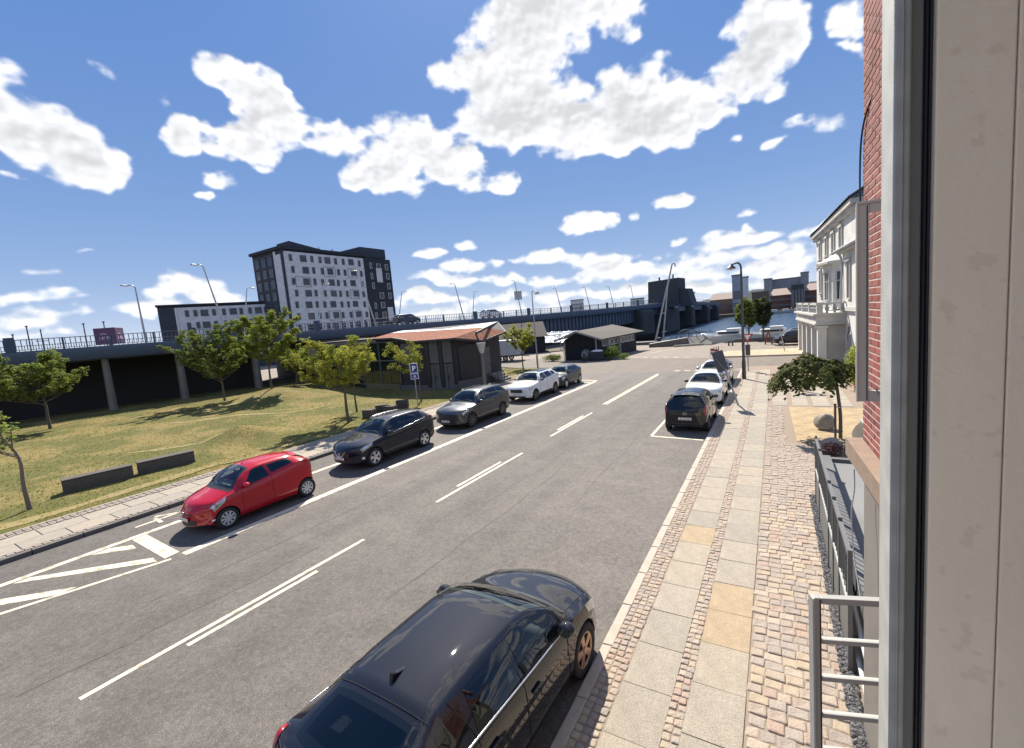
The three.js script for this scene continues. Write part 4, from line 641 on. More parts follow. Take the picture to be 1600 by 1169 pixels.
// ---------------------------------------------------------------- white villa
{
  const W = { wall: conc(0.66, 0.65, 0.62, 0.85), stone: conc(0.55, 0.54, 0.51), shade: conc(0.42, 0.40, 0.37), tile: new THREE.MeshStandardMaterial({ map: withRepeat(plasterTex, 1), color: rgb(0.05, 0.05, 0.058), roughness: 0.35 }), pipe: std(0.42, 0.44, 0.47, 0.5), lead: std(0.30, 0.31, 0.32, 0.6) };  // shade is the wall render darkened, portico shade put into its colour
  const o = thing('white_villa', 'white rendered villa with a balustraded portico and dark tiled roof', 'villa', [3.85, 0, -39], Math.atan2(1.52, 19));   // local -z runs along the street front, -x faces the road
  part(o, 'wall', metricUV(box(11, 11.1, 19, 5.5, 5.55, -9.5)), W.wall);
  part(o, 'cornice', metricUV(join([box(11.9, 0.35, 19.9, 5.5, 11.0, -9.5), box(11.5, 0.3, 19.5, 5.5, 10.65, -9.5)])), W.stone);
  part(o, 'roof', polyMesh([[-0.55, 11.2, 0.55], [11.6, 11.2, 0.55], [11.6, 11.2, -19.6], [-0.55, 11.2, -19.6], [5.5, 15.2, -5], [5.5, 15.2, -14]], [[0, 1, 4], [1, 2, 5, 4], [2, 3, 5], [3, 0, 4, 5]]), W.tile);
  for (let k = 0; k < 26; k++) { const t = k / 26, a = V(-0.55, 11.26, mix(0.5, -19.5, t)), b = V(2.6, 13.3, mix(-2.0, -17.6, t)); part(o, 'tile_row', bar(a, b, 0.07, 5), W.tile); }
  for (const [zc, y, h, w] of [[-5.4, 9.2, 1.5, 1.0], [-8.8, 9.2, 1.5, 1.0], [-12.2, 9.2, 1.5, 1.0], [-16, 9.2, 1.5, 1.0], [-3.0, 6.2, 2.1, 1.0], [-12.4, 6.2, 2.1, 1.0], [-16, 6.2, 2.1, 1.0]]) { const wd = addWindow(o, -0.02, y, zc, -Math.PI / 2, w, h, W.stone, F.pane, 1); part(wd, 'sill', box(w + 0.3, 0.1, 0.3, 0, -h / 2 - 0.1, 0.1), W.stone); part(wd, 'surround', join([box(0.16, h + 0.3, 0.14, -w / 2 - 0.12, 0, 0.02), box(0.16, h + 0.3, 0.14, w / 2 + 0.12, 0, 0.02), box(w + 0.4, 0.2, 0.2, 0, h / 2 + 0.2, 0.04)]), W.stone); }
  part(o, 'string_course', box(0.2, 0.25, 19.1, -0.05, 7.9, -9.5), W.stone);
  // canted bay over the balcony
  const bay = [[0, -1.6], [-1.0, -2.5], [-1.35, -4.3], [-1.0, -6.2], [0, -7.2]];
  part(o, 'bay_wall', prism(bay, 3.9, 7.2), W.wall); part(o, 'bay_roof', prism(bay.map(([x, z]) => [x * 1.35 - (x ? 0 : 0), -4.4 + (z + 4.4) * 1.12]), 7.2, 7.36), W.stone);
  { const top = bay.map(([x, z]) => [x * 1.3, 7.36, -4.4 + (z + 4.4) * 1.1]); part(o, 'bay_roof', polyMesh([...top, [0.05, 8.3, -4.4]], [[0, 1, 5], [1, 2, 5], [2, 3, 5], [3, 4, 5]]), W.lead); }
  for (const [x, z, ry] of [[-0.53, -2.02, -0.73], [-1.22, -3.4, -Math.PI / 2 + 0.19], [-1.2, -5.2, -Math.PI / 2 - 0.18]]) { const wd = addWindow(o, x, 5.55, z, ry, 0.75, 2.1, W.stone, F.pane, 1); part(wd, 'glazing_bar', box(0.75, 0.06, 0.09, 0, 0.35, 0), W.stone); }
  // portico with balcony and balustrade
  const px0 = -2.55, pz0 = 2.05, pz1 = -10.6;
  part(o, 'portico_roof', metricUV(join([box(2.7, 0.5, 12.7, -1.25, 3.3, -4.3), box(2.95, 0.14, 12.95, -1.3, 3.62, -4.3), box(2.8, 0.12, 12.8, -1.28, 2.98, -4.3)])), W.stone);
  part(o, 'portico_wall', metricUV(box(2.2, 3.0, 0.3, -1.0, 1.5, 1.7)), W.shade);
  for (let k = 0; k < 5; k++) { const z = mix(pz0 - 0.35, pz1 + 0.35, k / 4); part(o, 'pillar', metricUV(join([box(0.5, 2.5, 0.5, px0 + 0.3, 1.45, z), box(0.62, 0.25, 0.62, px0 + 0.3, 0.12, z), box(0.66, 0.16, 0.66, px0 + 0.3, 2.78, z)])), W.wall); }
  part(o, 'portico_infill', metricUV(box(0.2, 2.9, 12.0, px0 + 0.55, 1.45, -4.3)), W.shade);
  const balu = new THREE.LatheGeometry([[0.05, 0], [0.09, 0.04], [0.06, 0.1], [0.13, 0.26], [0.12, 0.34], [0.05, 0.46], [0.09, 0.52], [0.09, 0.56]].map(([a, b]) => new THREE.Vector2(a, b)), 10);
  const rail = (x0, z0, x1, z1) => { const n = Math.round(Math.hypot(x1 - x0, z1 - z0) / 0.42); part(o, 'balustrade_rail', beam(V(x0, 4.32, z0), V(x1, 4.32, z1), 0.26, 0.12), W.stone); for (let k = 1; k < n; k++) { const m = part(o, 'baluster', balu, W.lead); m.position.set(mix(x0, x1, k / n), 3.7, mix(z0, z1, k / n)); } };
  rail(px0 + 0.15, pz0, -0.3, pz0); rail(px0 + 0.15, pz0, px0 + 0.15, pz1); for (const [x, z] of [[px0 + 0.15, pz0], [px0 + 0.15, -2.2], [px0 + 0.15, -6.5], [px0 + 0.15, pz1], [-0.25, pz0]]) part(o, 'balustrade_pier', join([box(0.34, 0.66, 0.34, x, 4.0, z), box(0.42, 0.1, 0.42, x, 4.38, z)]), W.stone);
  // lower wing towards the camera
  part(o, 'wing_wall', metricUV(box(8, 7.6, 12.5, 3.05, 3.8, 7.2)), W.wall); part(o, 'wing_eave', box(8.6, 0.25, 12.8, 3.0, 7.65, 7.2), W.stone); part(o, 'wing_roof', polyMesh([[-1.35, 7.8, 13.7], [-1.35, 7.8, 0.9], [2.8, 9.9, 0.9], [2.8, 9.9, 11], [7.4, 7.8, 13.7]], [[0, 1, 2, 3], [4, 0, 3]]), W.tile);
  part(o, 'downpipe', tube([V(-1.25, 7.6, 1.3), V(-1.05, 7.2, 1.15), V(-1.1, 4.5, 1.15), V(-1.1, 0.1, 1.15)], 0.07, 30, 8), W.pipe); part(o, 'gutter', bar(V(-1.4, 7.72, 13.6), V(-1.4, 7.72, 0.9), 0.09), W.pipe);
  for (const z of [3.2, 7.5]) { const wd = addWindow(o, -0.98, 5.7, z, -Math.PI / 2, 0.95, 2.3, W.stone, F.pane, 1); part(wd, 'surround', box(1.35, 0.2, 0.2, 0, 1.3, 0.04), W.stone); }
  part(o, 'wing_course', box(0.2, 0.25, 12.5, -1.0, 3.9, 7.2), W.stone); { const d = part(o, 'arched_niche', new THREE.CylinderGeometry(0.45, 0.45, 0.14, 20, 1, false, 0, Math.PI).rotateX(Math.PI / 2).rotateY(Math.PI / 2).translate(-0.95, 2.3, 3.2), W.lead); part(o, 'arched_niche', box(0.14, 2.0, 0.9, -0.95, 1.3, 3.2), W.lead); }
}
// ---------------------------------------------------------------- brick house we look out of
const WF = { frame: new THREE.MeshStandardMaterial({ map: withRepeat(plasterTex, 2), color: rgb(0.40, 0.41, 0.40), roughness: 0.55, bumpMap: withRepeat(fineBump, 6), bumpScale: 0.0006 }), seal: std(0.02, 0.022, 0.028, 0.6), sash: std(0.30, 0.31, 0.30, 0.5), glass: new THREE.MeshPhysicalMaterial({ color: rgb(1, 1, 1), transmission: 1, thickness: 0, roughness: 0.0, ior: 1.5 }), iron: std(0.22, 0.22, 0.23, 0.5, { metalness: 0.5 }) };
{
  const o = thing('brick_house', 'red brick house whose open window frames the right of the view', 'building');
  const ang = Math.atan(0.07), Ln = (d, off = 0) => V(0.605 + 0.07 * (5.6 - d) - off, 0, -d + 0.0 * off);   // point on the front, d metres ahead
  const bricks = [[0.30, 0.075, 0.058], [0.26, 0.065, 0.05], [0.34, 0.095, 0.075], [0.22, 0.058, 0.05], [0.31, 0.105, 0.085]].map(([r, g, b]) => new THREE.MeshStandardMaterial({ map: withRepeat(grainTex, 3), color: rgb(r, g, b), roughness: 0.9 }));
  const mortar = conc(0.62, 0.56, 0.52), base = conc(0.20, 0.185, 0.165), ledge = new THREE.MeshStandardMaterial({ map: withRepeat(grainTex, 1.5), color: rgb(0.30, 0.22, 0.165), roughness: 0.95 });
  const slab = (d0, d1, y0, y1, off, thick) => { const a = Ln(d0, off), b = Ln(d1, off), a2 = a.clone().add(V(thick, 0, 0)), b2 = b.clone().add(V(thick, 0, 0)); return metricUV(prism([[a.x, a.z], [b.x, b.z], [b2.x, b2.z], [a2.x, a2.z]], y0, y1)); };
  part(o, 'wall', slab(5.6, 1.3, 3.3, 10, 0, 7), mortar);
  part(o, 'base_wall', slab(5.57, 1.3, -0.05, 3.15, 0.0, 7), base);
  part(o, 'ledge', slab(5.72, 1.3, 3.13, 3.31, 0.13, 1.2), ledge);
  const r = rng(91), bw = 0.228, bh = 0.054, geo = [1, 0.48].map((k) => rbox(bw * k, bh, 0.06, 0.004, 0, 0, 0, 1)); let n = 0;
  for (let row = 0; row < 66; row++) { const y = 3.345 + row * 0.0667; let d = 5.598; const half = row % 2; if (half) d -= 0; for (let k = 0; k < 4; k++) { const len = (half && k === 0) ? bw * 0.48 : bw, c = d - len / 2; const p = Ln(c, -0.0265), m = part(o, 'brick', geo[len < bw ? 1 : 0], bricks[Math.floor(r() * 5)]); m.position.set(p.x - 0.002 * r(), y, p.z); m.rotation.y = Math.PI / 2 + Math.atan(0.07) ; d -= len + 0.012; n++; } }
  part(o, 'upper_wall_strip', slab(5.6, 1.3, 7.80, 10, 0.004, 0.1), bricks[0]);
  // cable and red downpipe end at the corner
  part(o, 'cable', tube([V(0.63, 6.5, -5.25), V(0.60, 6.4, -5.45), V(0.585, 6.25, -5.58), V(0.578, 5.9, -5.62), V(0.585, 5.55, -5.62)], 0.008, 30, 6), WF.seal);
  part(o, 'red_pipe', join([cyl(0.028, 0.028, 0.9, 0.60, 3.95, -5.68), cyl(0.05, 0.04, 0.08, 0.598, 3.9, -5.68), bar(V(0.60, 3.94, -5.68), V(0.57, 3.84, -5.70), 0.036)]), std(0.28, 0.02, 0.025, 0.5));
  { const dish = new THREE.SphereGeometry(0.24, 24, 8, 0, 6.3, 0, 0.75); dish.scale(1, 0.5, 1); dish.rotateX(-1.25); dish.rotateY(0.55); dish.scale(0.85, 0.85, 0.85); dish.translate(0.70, 3.29, -5.95); part(o, 'satellite_dish', dish, conc(0.52, 0.53, 0.52)); part(o, 'dish_bracket', bar(V(0.60, 3.5, -5.72), V(0.66, 3.42, -5.5), 0.016), WF.frame); }
  // wire and hooks on the base
  part(o, 'wire', tube([V(0.50, 3.1, -5.3), V(0.50, 2.9, -5.28), V(0.475, 2.7, -5.25), V(0.485, 2.3, -5.2), V(0.52, 1.9, -4.9)], 0.006, 30, 5), std(0.6, 0.6, 0.58, 0.5));
  // bay in front: corner frame of our own open window, with room behind
  const X = 0.157, Zf = -1.2;
  part(o, 'window_jamb', metricUV(join([rbox(0.025, 2.75, 0.125, 0.005, X + 0.0125, 4.87, Zf + 0.0625), rbox(0.004, 2.75, 0.03, 0.0015, X + 0.012, 4.87, Zf + 0.113)]), 2), WF.frame);
  part(o, 'jamb_rebate', metricUV(rbox(0.022, 2.75, 0.09, 0.003, X + 0.0362, 4.87, Zf + 0.037), 2), std(0.26, 0.265, 0.27, 0.6));
  part(o, 'window_seal', join([rbox(0.0035, 2.75, 0.02, 0.001, X + 0.0492, 4.87, Zf + 0.085), rbox(0.0032, 2.75, 0.022, 0.001, X + 0.0532, 4.87, Zf + 0.092)]), WF.seal);
  const cream = new THREE.MeshStandardMaterial({ map: withRepeat(texture(512, (u, v) => { const s = 0.90 + 0.10 * fbm(u * 4, v * 4, 4, 4, 3) + 0.035 * fbm(u * 90, v * 3, 2, 90, 5), d = 0.5 * smooth(0.43, 0.47, fbm(u * 60 + 3, v * 60, 3, 60, 9)); return [s * mix(1, 0.82, d), s * mix(1, 0.80, d) * 0.995, s * mix(1, 0.76, d) * 0.985]; }), 0.5), color: rgb(0.98, 0.85, 0.68), roughness: 0.6, bumpMap: withRepeat(fineBump, 3), bumpScale: 0.0008 });
  part(o, 'reveal_board', metricUV(rbox(0.095, 2.75, 0.03, 0.003, X + 0.0555 + 0.0475, 4.87, Zf + 0.107)), cream); part(o, 'reveal_board', metricUV(rbox(0.5, 2.75, 0.03, 0.003, X + 0.1515 + 0.25, 4.87, Zf + 0.1065)), cream);
  part(o, 'corner_wall', metricUV(box(0.62, 7.2, 0.3, X + 0.43, 3.25 + 3.35, Zf - 0.16)), bricks[0]);
  part(o, 'sill', metricUV(box(0.55, 0.08, 3.6, X + 0.25, 3.46, 0.7)), WF.frame); part(o, 'bay_front', metricUV(box(0.3, 3.5, 4.2, X + 0.16, 1.68, 0.9)), base);
  part(o, 'bay_front', metricUV(box(0.3, 2.9, 0.5, X + 0.16, 4.85, 2.8)), mortar); part(o, 'lintel', metricUV(box(0.5, 0.8, 4.2, X + 0.25, 6.66, 0.9)), mortar);
  part(o, 'room_floor', box(4, 0.1, 4.2, X + 2.3, 3.3, 0.9), conc(0.3, 0.22, 0.15)); part(o, 'room_ceiling', box(4, 0.1, 4.2, X + 2.3, 6.3, 0.9), WF.frame); part(o, 'room_wall', box(0.1, 3, 4.2, X + 4.3, 4.8, 0.9), WF.frame); part(o, 'room_wall', box(4, 3, 0.1, X + 2.3, 4.8, 3.0), WF.frame); part(o, 'room_wall', box(3.4, 3, 0.1, X + 2.6, 4.8, -1.17), WF.frame);
}
// casements standing open
function openSash(label, [x, y, z], turn, w, h, rows, sw, mat) {
  const o = thing('open_casement', label, 'window', [x, y, z], turn, undefined), t = 0.045;   // hinged at x = w, outer stile at x = 0, faces +z
  part(o, 'stile', rbox(sw, h, t, 0.005, sw / 2, h / 2, 0), mat); part(o, 'stile', rbox(sw, h, t, 0.005, w - sw / 2, h / 2, 0), mat); part(o, 'rail', rbox(w - 2 * sw, sw, t, 0.005, w / 2, h - sw / 2, 0), mat); part(o, 'rail', rbox(w - 2 * sw, sw * 1.3, t, 0.005, w / 2, sw * 0.65, 0), mat);
  part(o, 'edge_strip', rbox(0.012, h, t + 0.02, 0.003, -0.005, h / 2, 0), WF.frame); part(o, 'groove', box(0.006, h - 0.02, 0.004, sw * 0.82, h / 2, t / 2 + 0.001), WF.seal);
  for (let k = 0; k < rows; k++) { const y0 = sw * 1.3 + k * (h - 2.3 * sw) / rows, y1 = sw * 1.3 + (k + 1) * (h - 2.3 * sw) / rows; part(o, 'pane', box(w - 2 * sw, y1 - y0 - 0.012, 0.004, w / 2, (y0 + y1) / 2, 0), WF.glass); if (k) part(o, 'glazing_bar', rbox(w - 2 * sw, 0.03, t * 0.8, 0.006, w / 2, y0, 0), WF.frame); }
  return o;
}
{ const a = openSash('grey casement standing open against the upper brick wall', [0.40, 4.03, -4.0], -0.02, 0.32, 1.37, 1, 0.06, WF.sash); part(a, 'stay', tube([V(0.10, 0.1, 0.03), V(0.12, 0.05, 0.05), V(0.2, 0.06, 0.05), V(0.3, 0.08, 0.04)], 0.006, 12, 5), WF.iron); part(a, 'top_rail_cap', rbox(0.34, 0.02, 0.06, 0.004, 0.16, 1.38, 0), WF.sash);
  openSash('open casement with small panes below the window at lower right', [0.083, 1.75, -2.97], 0.33, 0.56, 1.30, 5, 0.038, WF.sash); }
// ---------------------------------------------------------------- steel fence and cellar cover
{
  const st = std(0.13, 0.135, 0.14, 0.55, { metalness: 0.3 }), o = thing('steel_fence', 'dark grey steel fence with solid lower panels along the large setts', 'fence');
  const Dp = [12.1, 11.1, 9.15, 8.4, 7.6, 6.6], pt = (D, y, u = 0.62) => { const [x, z] = SW(u, D); return V(x, y, z); };
  for (const D of Dp) part(o, 'post', box(0.05, 1.62, 0.07, pt(D, 0).x, 0.88, pt(D, 0).z), st);
  for (let k = 0; k + 1 < Dp.length; k++) { part(o, 'rail', beam(pt(Dp[k], 1.62), pt(Dp[k + 1], 1.62), 0.05, 0.05), st); part(o, 'rail', beam(pt(Dp[k], 0.92), pt(Dp[k + 1], 0.92), 0.045, 0.04), WF.frame); part(o, 'panel', beam(pt(Dp[k], 0.52), pt(Dp[k + 1], 0.52), 0.02, 0.72), st); const n = Math.round((Dp[k] - Dp[k + 1]) / 0.16); for (let i = 1; i < n; i++) { const p = pt(mix(Dp[k], Dp[k + 1], i / n), 0); part(o, 'bar', box(0.014, 0.66, 0.014, p.x, 1.27, p.z), st); } }
  const c = thing('cellar_cover', 'grey rendered parapet with a flat top between fence and house', 'wall');
  const gm = conc(0.15, 0.153, 0.157), gt = conc(0.21, 0.213, 0.217), q = (u, D) => SW(u, D);
  part(c, 'parapet', metricUV(prism([q(0.78, 12.9), q(0.95, 12.9), q(0.95, 6), q(0.78, 6)], 0, 1.02)), gm); part(c, 'cover_top', metricUV(prism([q(0.955, 12.9), q(2.2, 12.9), q(2.2, 6), q(0.955, 6)], 0, 0.86)), gt); part(c, 'end_wall', metricUV(prism([q(0.78, 13.05), q(2.2, 13.05), q(2.2, 12.905), q(0.78, 12.905)], 0, 0.94)), gm);
  part(c, 'sun_streak_bar', bar(pt(9.4, 0.75, 0.73), pt(5.8, 0.55, 0.73), 0.03), std(0.6, 0.6, 0.58, 0.4)); part(c, 'sun_streak_bar', bar(pt(9.2, 0.35, 0.71), pt(5.6, 0.2, 0.71), 0.03), std(0.6, 0.6, 0.58, 0.4));  // pale bars added as bright rail streaks, sunlight put into their colour
}

// ---------------------------------------------------------------- trees and plants
const leafMat = (r, g, b) => new THREE.MeshPhysicalMaterial({ color: rgb(r, g, b), roughness: 0.9, transmission: 0.45, specularIntensity: 0.3, thickness: 0, vertexColors: true });
const Lf = { spring: leafMat(0.33, 0.37, 0.05), green: leafMat(0.26, 0.325, 0.05), olive: leafMat(0.19, 0.25, 0.05), dark: leafMat(0.045, 0.075, 0.018), bark: std(0.115, 0.095, 0.075, 0.95), youngBark: std(0.17, 0.14, 0.11, 0.95) };
function leafCloud(list) {   // list of [x, y, z, size, nx, ny, nz, tint]; each leaf is folded along its rib: four triangles
  const n = list.length, pos = new Float32Array(n * 36), nor = new Float32Array(n * 36), col = new Float32Array(n * 36), r = rng(7), P = new Float32Array(15), T4 = [0, 1, 4, 4, 1, 2, 0, 4, 3, 4, 2, 3];
  for (let i = 0; i < n; i++) {
    const [x, y, z, s, ax, ay, az, t] = list[i], l = Math.hypot(ax, ay, az) || 1, nx = ax / l, ny = ay / l, nz = az / l, bx = r() - 0.5, by = r() - 0.5, bz = r() - 0.5;
    let tx = by * nz - bz * ny, ty = bz * nx - bx * nz, tz = bx * ny - by * nx; const tl = Math.hypot(tx, ty, tz) || 1; tx /= tl; ty /= tl; tz /= tl;
    const sx = ny * tz - nz * ty, sy = nz * tx - nx * tz, sz = nx * ty - ny * tx, h = s * 0.5, w = s * 0.33, u = s * 0.1, d = s * 0.08;
    P.set([x - tx * h, y - ty * h, z - tz * h, x + sx * w + nx * u, y + sy * w + ny * u, z + sz * w + nz * u, x + tx * h - nx * d, y + ty * h - ny * d, z + tz * h - nz * d, x - sx * w + nx * u, y - sy * w + ny * u, z - sz * w + nz * u, x, y, z]);
    for (let f = 0; f < 4; f++) {
      const a = T4[f * 3] * 3, b = T4[f * 3 + 1] * 3, c = T4[f * 3 + 2] * 3, ux = P[b] - P[a], uy = P[b + 1] - P[a + 1], uz = P[b + 2] - P[a + 2], vx = P[c] - P[a], vy = P[c + 1] - P[a + 1], vz = P[c + 2] - P[a + 2];
      let mx = uy * vz - uz * vy, my = uz * vx - ux * vz, mz = ux * vy - uy * vx; const ml = Math.hypot(mx, my, mz) || 1; mx /= ml; my /= ml; mz /= ml;
      let k = i * 36 + f * 9; for (const q of [a, b, c]) { pos[k] = P[q]; pos[k + 1] = P[q + 1]; pos[k + 2] = P[q + 2]; nor[k] = mx; nor[k + 1] = my; nor[k + 2] = mz; col[k] = t[0]; col[k + 1] = t[1]; col[k + 2] = t[2]; k += 3; }
    }
  }
  const g = new THREE.BufferGeometry(); g.setAttribute('position', new THREE.BufferAttribute(pos, 3)); g.setAttribute('normal', new THREE.BufferAttribute(nor, 3)); g.setAttribute('color', new THREE.BufferAttribute(col, 3)); return g;
}
function tree(name, label, [x, y, z], { seed, lean = [0, 0], H, base, cx = 0, cz = 0, rx, rz = rx, leaf = 0.15, limbs = 12, twigs = 7, per = 20, trunkR = 0.09, mat = Lf.green, bark = Lf.bark, spike = 0.35, spread = 0.26 }, group) {
  const r = rng(seed), o = thing(name, label, 'tree', [x, y, z], 0, group), wood = [], leaves = [];
  const fork = V(lean[0] * base / H, base, lean[1] * base / H), topP = V(cx * 0.7, H * 0.9, cz * 0.7);
  part(o, 'trunk', taper([V(0, -0.1, 0), fork.clone().multiplyScalar(0.5).add(V(0.03 * (r() - 0.5), 0, 0.03)), fork, fork.clone().lerp(topP, 0.5).add(V(0.2 * (r() - 0.5), 0, 0.2 * (r() - 0.5))), topP], trunkR, trunkR * 0.16, 16, 8), bark);
  let shadeK = 1; const tint = () => { const v = (0.62 + 0.7 * r()) * shadeK, w = r(); return [v * (0.85 + 0.45 * w), v, v * (0.8 + 0.3 * r())]; };
  const puff = (p, n, rad, up) => { for (let i = 0; i < n; i++) { const u = r() * 6.283, q = Math.pow(r(), 0.6) * rad, e = (r() - 0.5) * rad * 1.1; leaves.push([p.x + Math.cos(u) * q, p.y + e, p.z + Math.sin(u) * q, leaf * (0.75 + 0.75 * r()), (r() - 0.5) * 1.3, 0.5 + r() * 0.8, (r() - 0.5) * 1.3, tint()]); } };
  for (let i = 0; i < limbs; i++) {
    const t = (i + r() * 0.7) / limbs, a = i * 2.4 + r() * 0.8, h0 = mix(base * 0.98, H * 0.72, t), start = h0 < fork.y ? fork.clone() : fork.clone().lerp(topP, clamp((h0 - fork.y) / (topP.y - fork.y)));
    const prof = Math.sqrt(Math.max(0.06, 1 - (2 * (0.16 + 0.80 * t) - 1) ** 2)), R = (0.78 + 0.35 * r()) * prof, end = V(cx + Math.cos(a) * rx * R, mix(base + 0.30 * (H - base), H * 1.0, t) + spike * (r() - 0.35), cz + Math.sin(a) * rz * R);
    const mid = start.clone().lerp(end, 0.5).add(V(0, -0.10 * R * rx + 0.1 * r(), 0)); wood.push(taper([start, mid, end], trunkR * (0.42 - 0.2 * t), 0.012, 8, 5));
    const c = new THREE.CatmullRomCurve3([start, mid, end]);
    for (let k = 0; k < twigs; k++) {
      const s = 0.28 + 0.74 * (k + r()) / twigs, p = c.getPoint(Math.min(1, s)), d = V(r() - 0.5, 0.25 + 0.45 * r(), r() - 0.5).normalize(), len = (0.25 + 0.5 * r()) * rx * 0.42 * (1.15 - 0.4 * s), q = p.clone().addScaledVector(d, len);
      wood.push(taper([p, p.clone().lerp(q, 0.5).add(V(0, -0.03, 0)), q], 0.014, 0.005, 4, 4));
      shadeK = 0.75 + 0.5 * r(); puff(q, per, spread * (0.7 + 0.6 * r()), 0); puff(p.clone().lerp(q, 0.55), Math.round(per * 0.5), spread * 0.8, 0);
    }
    puff(end, per, spread, 0);
  }
  part(o, 'limbs', join(wood), bark); part(o, 'crown', leafCloud(leaves, mat), mat); return o;
}
const gy = (x, z) => lawnH(x, z);
const onLawn = (x, z) => [x, gy(x, z) - 0.02, z];
tree('young_tree', 'thin half-bare young tree at the left edge by the stone benches', onLawn(-21.5, -3.4), { seed: 201, H: 3.9, base: 1.75, cx: 0.05, cz: 0.9, rx: 1.1, limbs: 7, twigs: 4, per: 7, leaf: 0.12, trunkR: 0.075, mat: Lf.olive, bark: Lf.youngBark, spread: 0.2 });
tree('lawn_tree', 'leafy tree at the far left in front of the bridge piers', onLawn(-46.5, -9.2), { seed: 202, H: 5.5, base: 1.8, cz: 0.9, rx: 3.2, limbs: 20, twigs: 9, per: 68, leaf: 0.14, trunkR: 0.11, mat: Lf.olive });
tree('lawn_tree', 'broad tree in front of the bridge pier, left of the grass mound', onLawn(-43.5, -19.9), { seed: 203, H: 6.5, base: 1.55, cz: 0.25, rx: 3.15, limbs: 21, twigs: 9, per: 68, leaf: 0.14, trunkR: 0.11, mat: Lf.olive, spike: 0.6 });
tree('lawn_tree', 'tall yellow-green tree standing on the grass mound', onLawn(-39.0, -21.8), { seed: 204, H: 6.7, base: 1.9, cz: -0.2, rx: 2.7, limbs: 21, twigs: 9, per: 68, leaf: 0.14, trunkR: 0.10, mat: Lf.green, spike: 0.6 });
tree('lawn_tree', 'large yellow-green tree beside the navy crossover', onLawn(-21.15, -15.85), { seed: 205, H: 4.55, base: 1.75, cx: -0.35, cz: 0.15, rx: 2.3, limbs: 20, twigs: 10, per: 58, leaf: 0.09, trunkR: 0.095, mat: Lf.spring, spread: 0.22 });
tree('lawn_tree', 'slender tree close behind the large yellow-green tree', onLawn(-23.6, -18.4), { seed: 206, H: 3.4, base: 1.6, rx: 0.8, limbs: 8, twigs: 5, per: 14, leaf: 0.12, trunkR: 0.07, mat: Lf.spring, spread: 0.18 });
tree('lawn_tree', 'small airy tree behind the parking sign', onLawn(-21.4, -22.0), { seed: 207, H: 4.1, base: 1.7, cx: -0.75, cz: 0.65, rx: 1.3, limbs: 11, twigs: 5, per: 42, leaf: 0.09, trunkR: 0.065, mat: Lf.spring, spread: 0.22 });
tree('lawn_tree', 'small round yellow-green tree on the verge by the white box trailer', [-23.9, 0.05, -40.0], { seed: 208, H: 4.4, base: 1.5, rx: 1.6, limbs: 15, twigs: 8, per: 46, leaf: 0.11, trunkR: 0.08, mat: Lf.spring, spread: 0.22 });
tree('lawn_tree', 'leafy tree between the mound and the pavilion glass', onLawn(-45.4, -28.3), { seed: 209, H: 4.2, base: 1.0, rx: 1.9, limbs: 13, twigs: 7, per: 44, leaf: 0.14, trunkR: 0.2, mat: Lf.green });
tree('quay_tree', 'left of the two leafy trees on the quay beyond the lamp post', [-4.75, 0, -66.4], { seed: 210, H: 5.3, base: 1.3, rx: 1.75, limbs: 21, twigs: 9, per: 38, leaf: 0.18, trunkR: 0.12, mat: Lf.olive, spread: 0.28 });
tree('quay_tree', 'right darker one of the two trees on the quay', [-2.95, 0, -63.3], { seed: 211, H: 5.2, base: 1.3, rx: 1.1, limbs: 16, twigs: 8, per: 50, leaf: 0.13, trunkR: 0.12, mat: Lf.dark, spread: 0.3 });
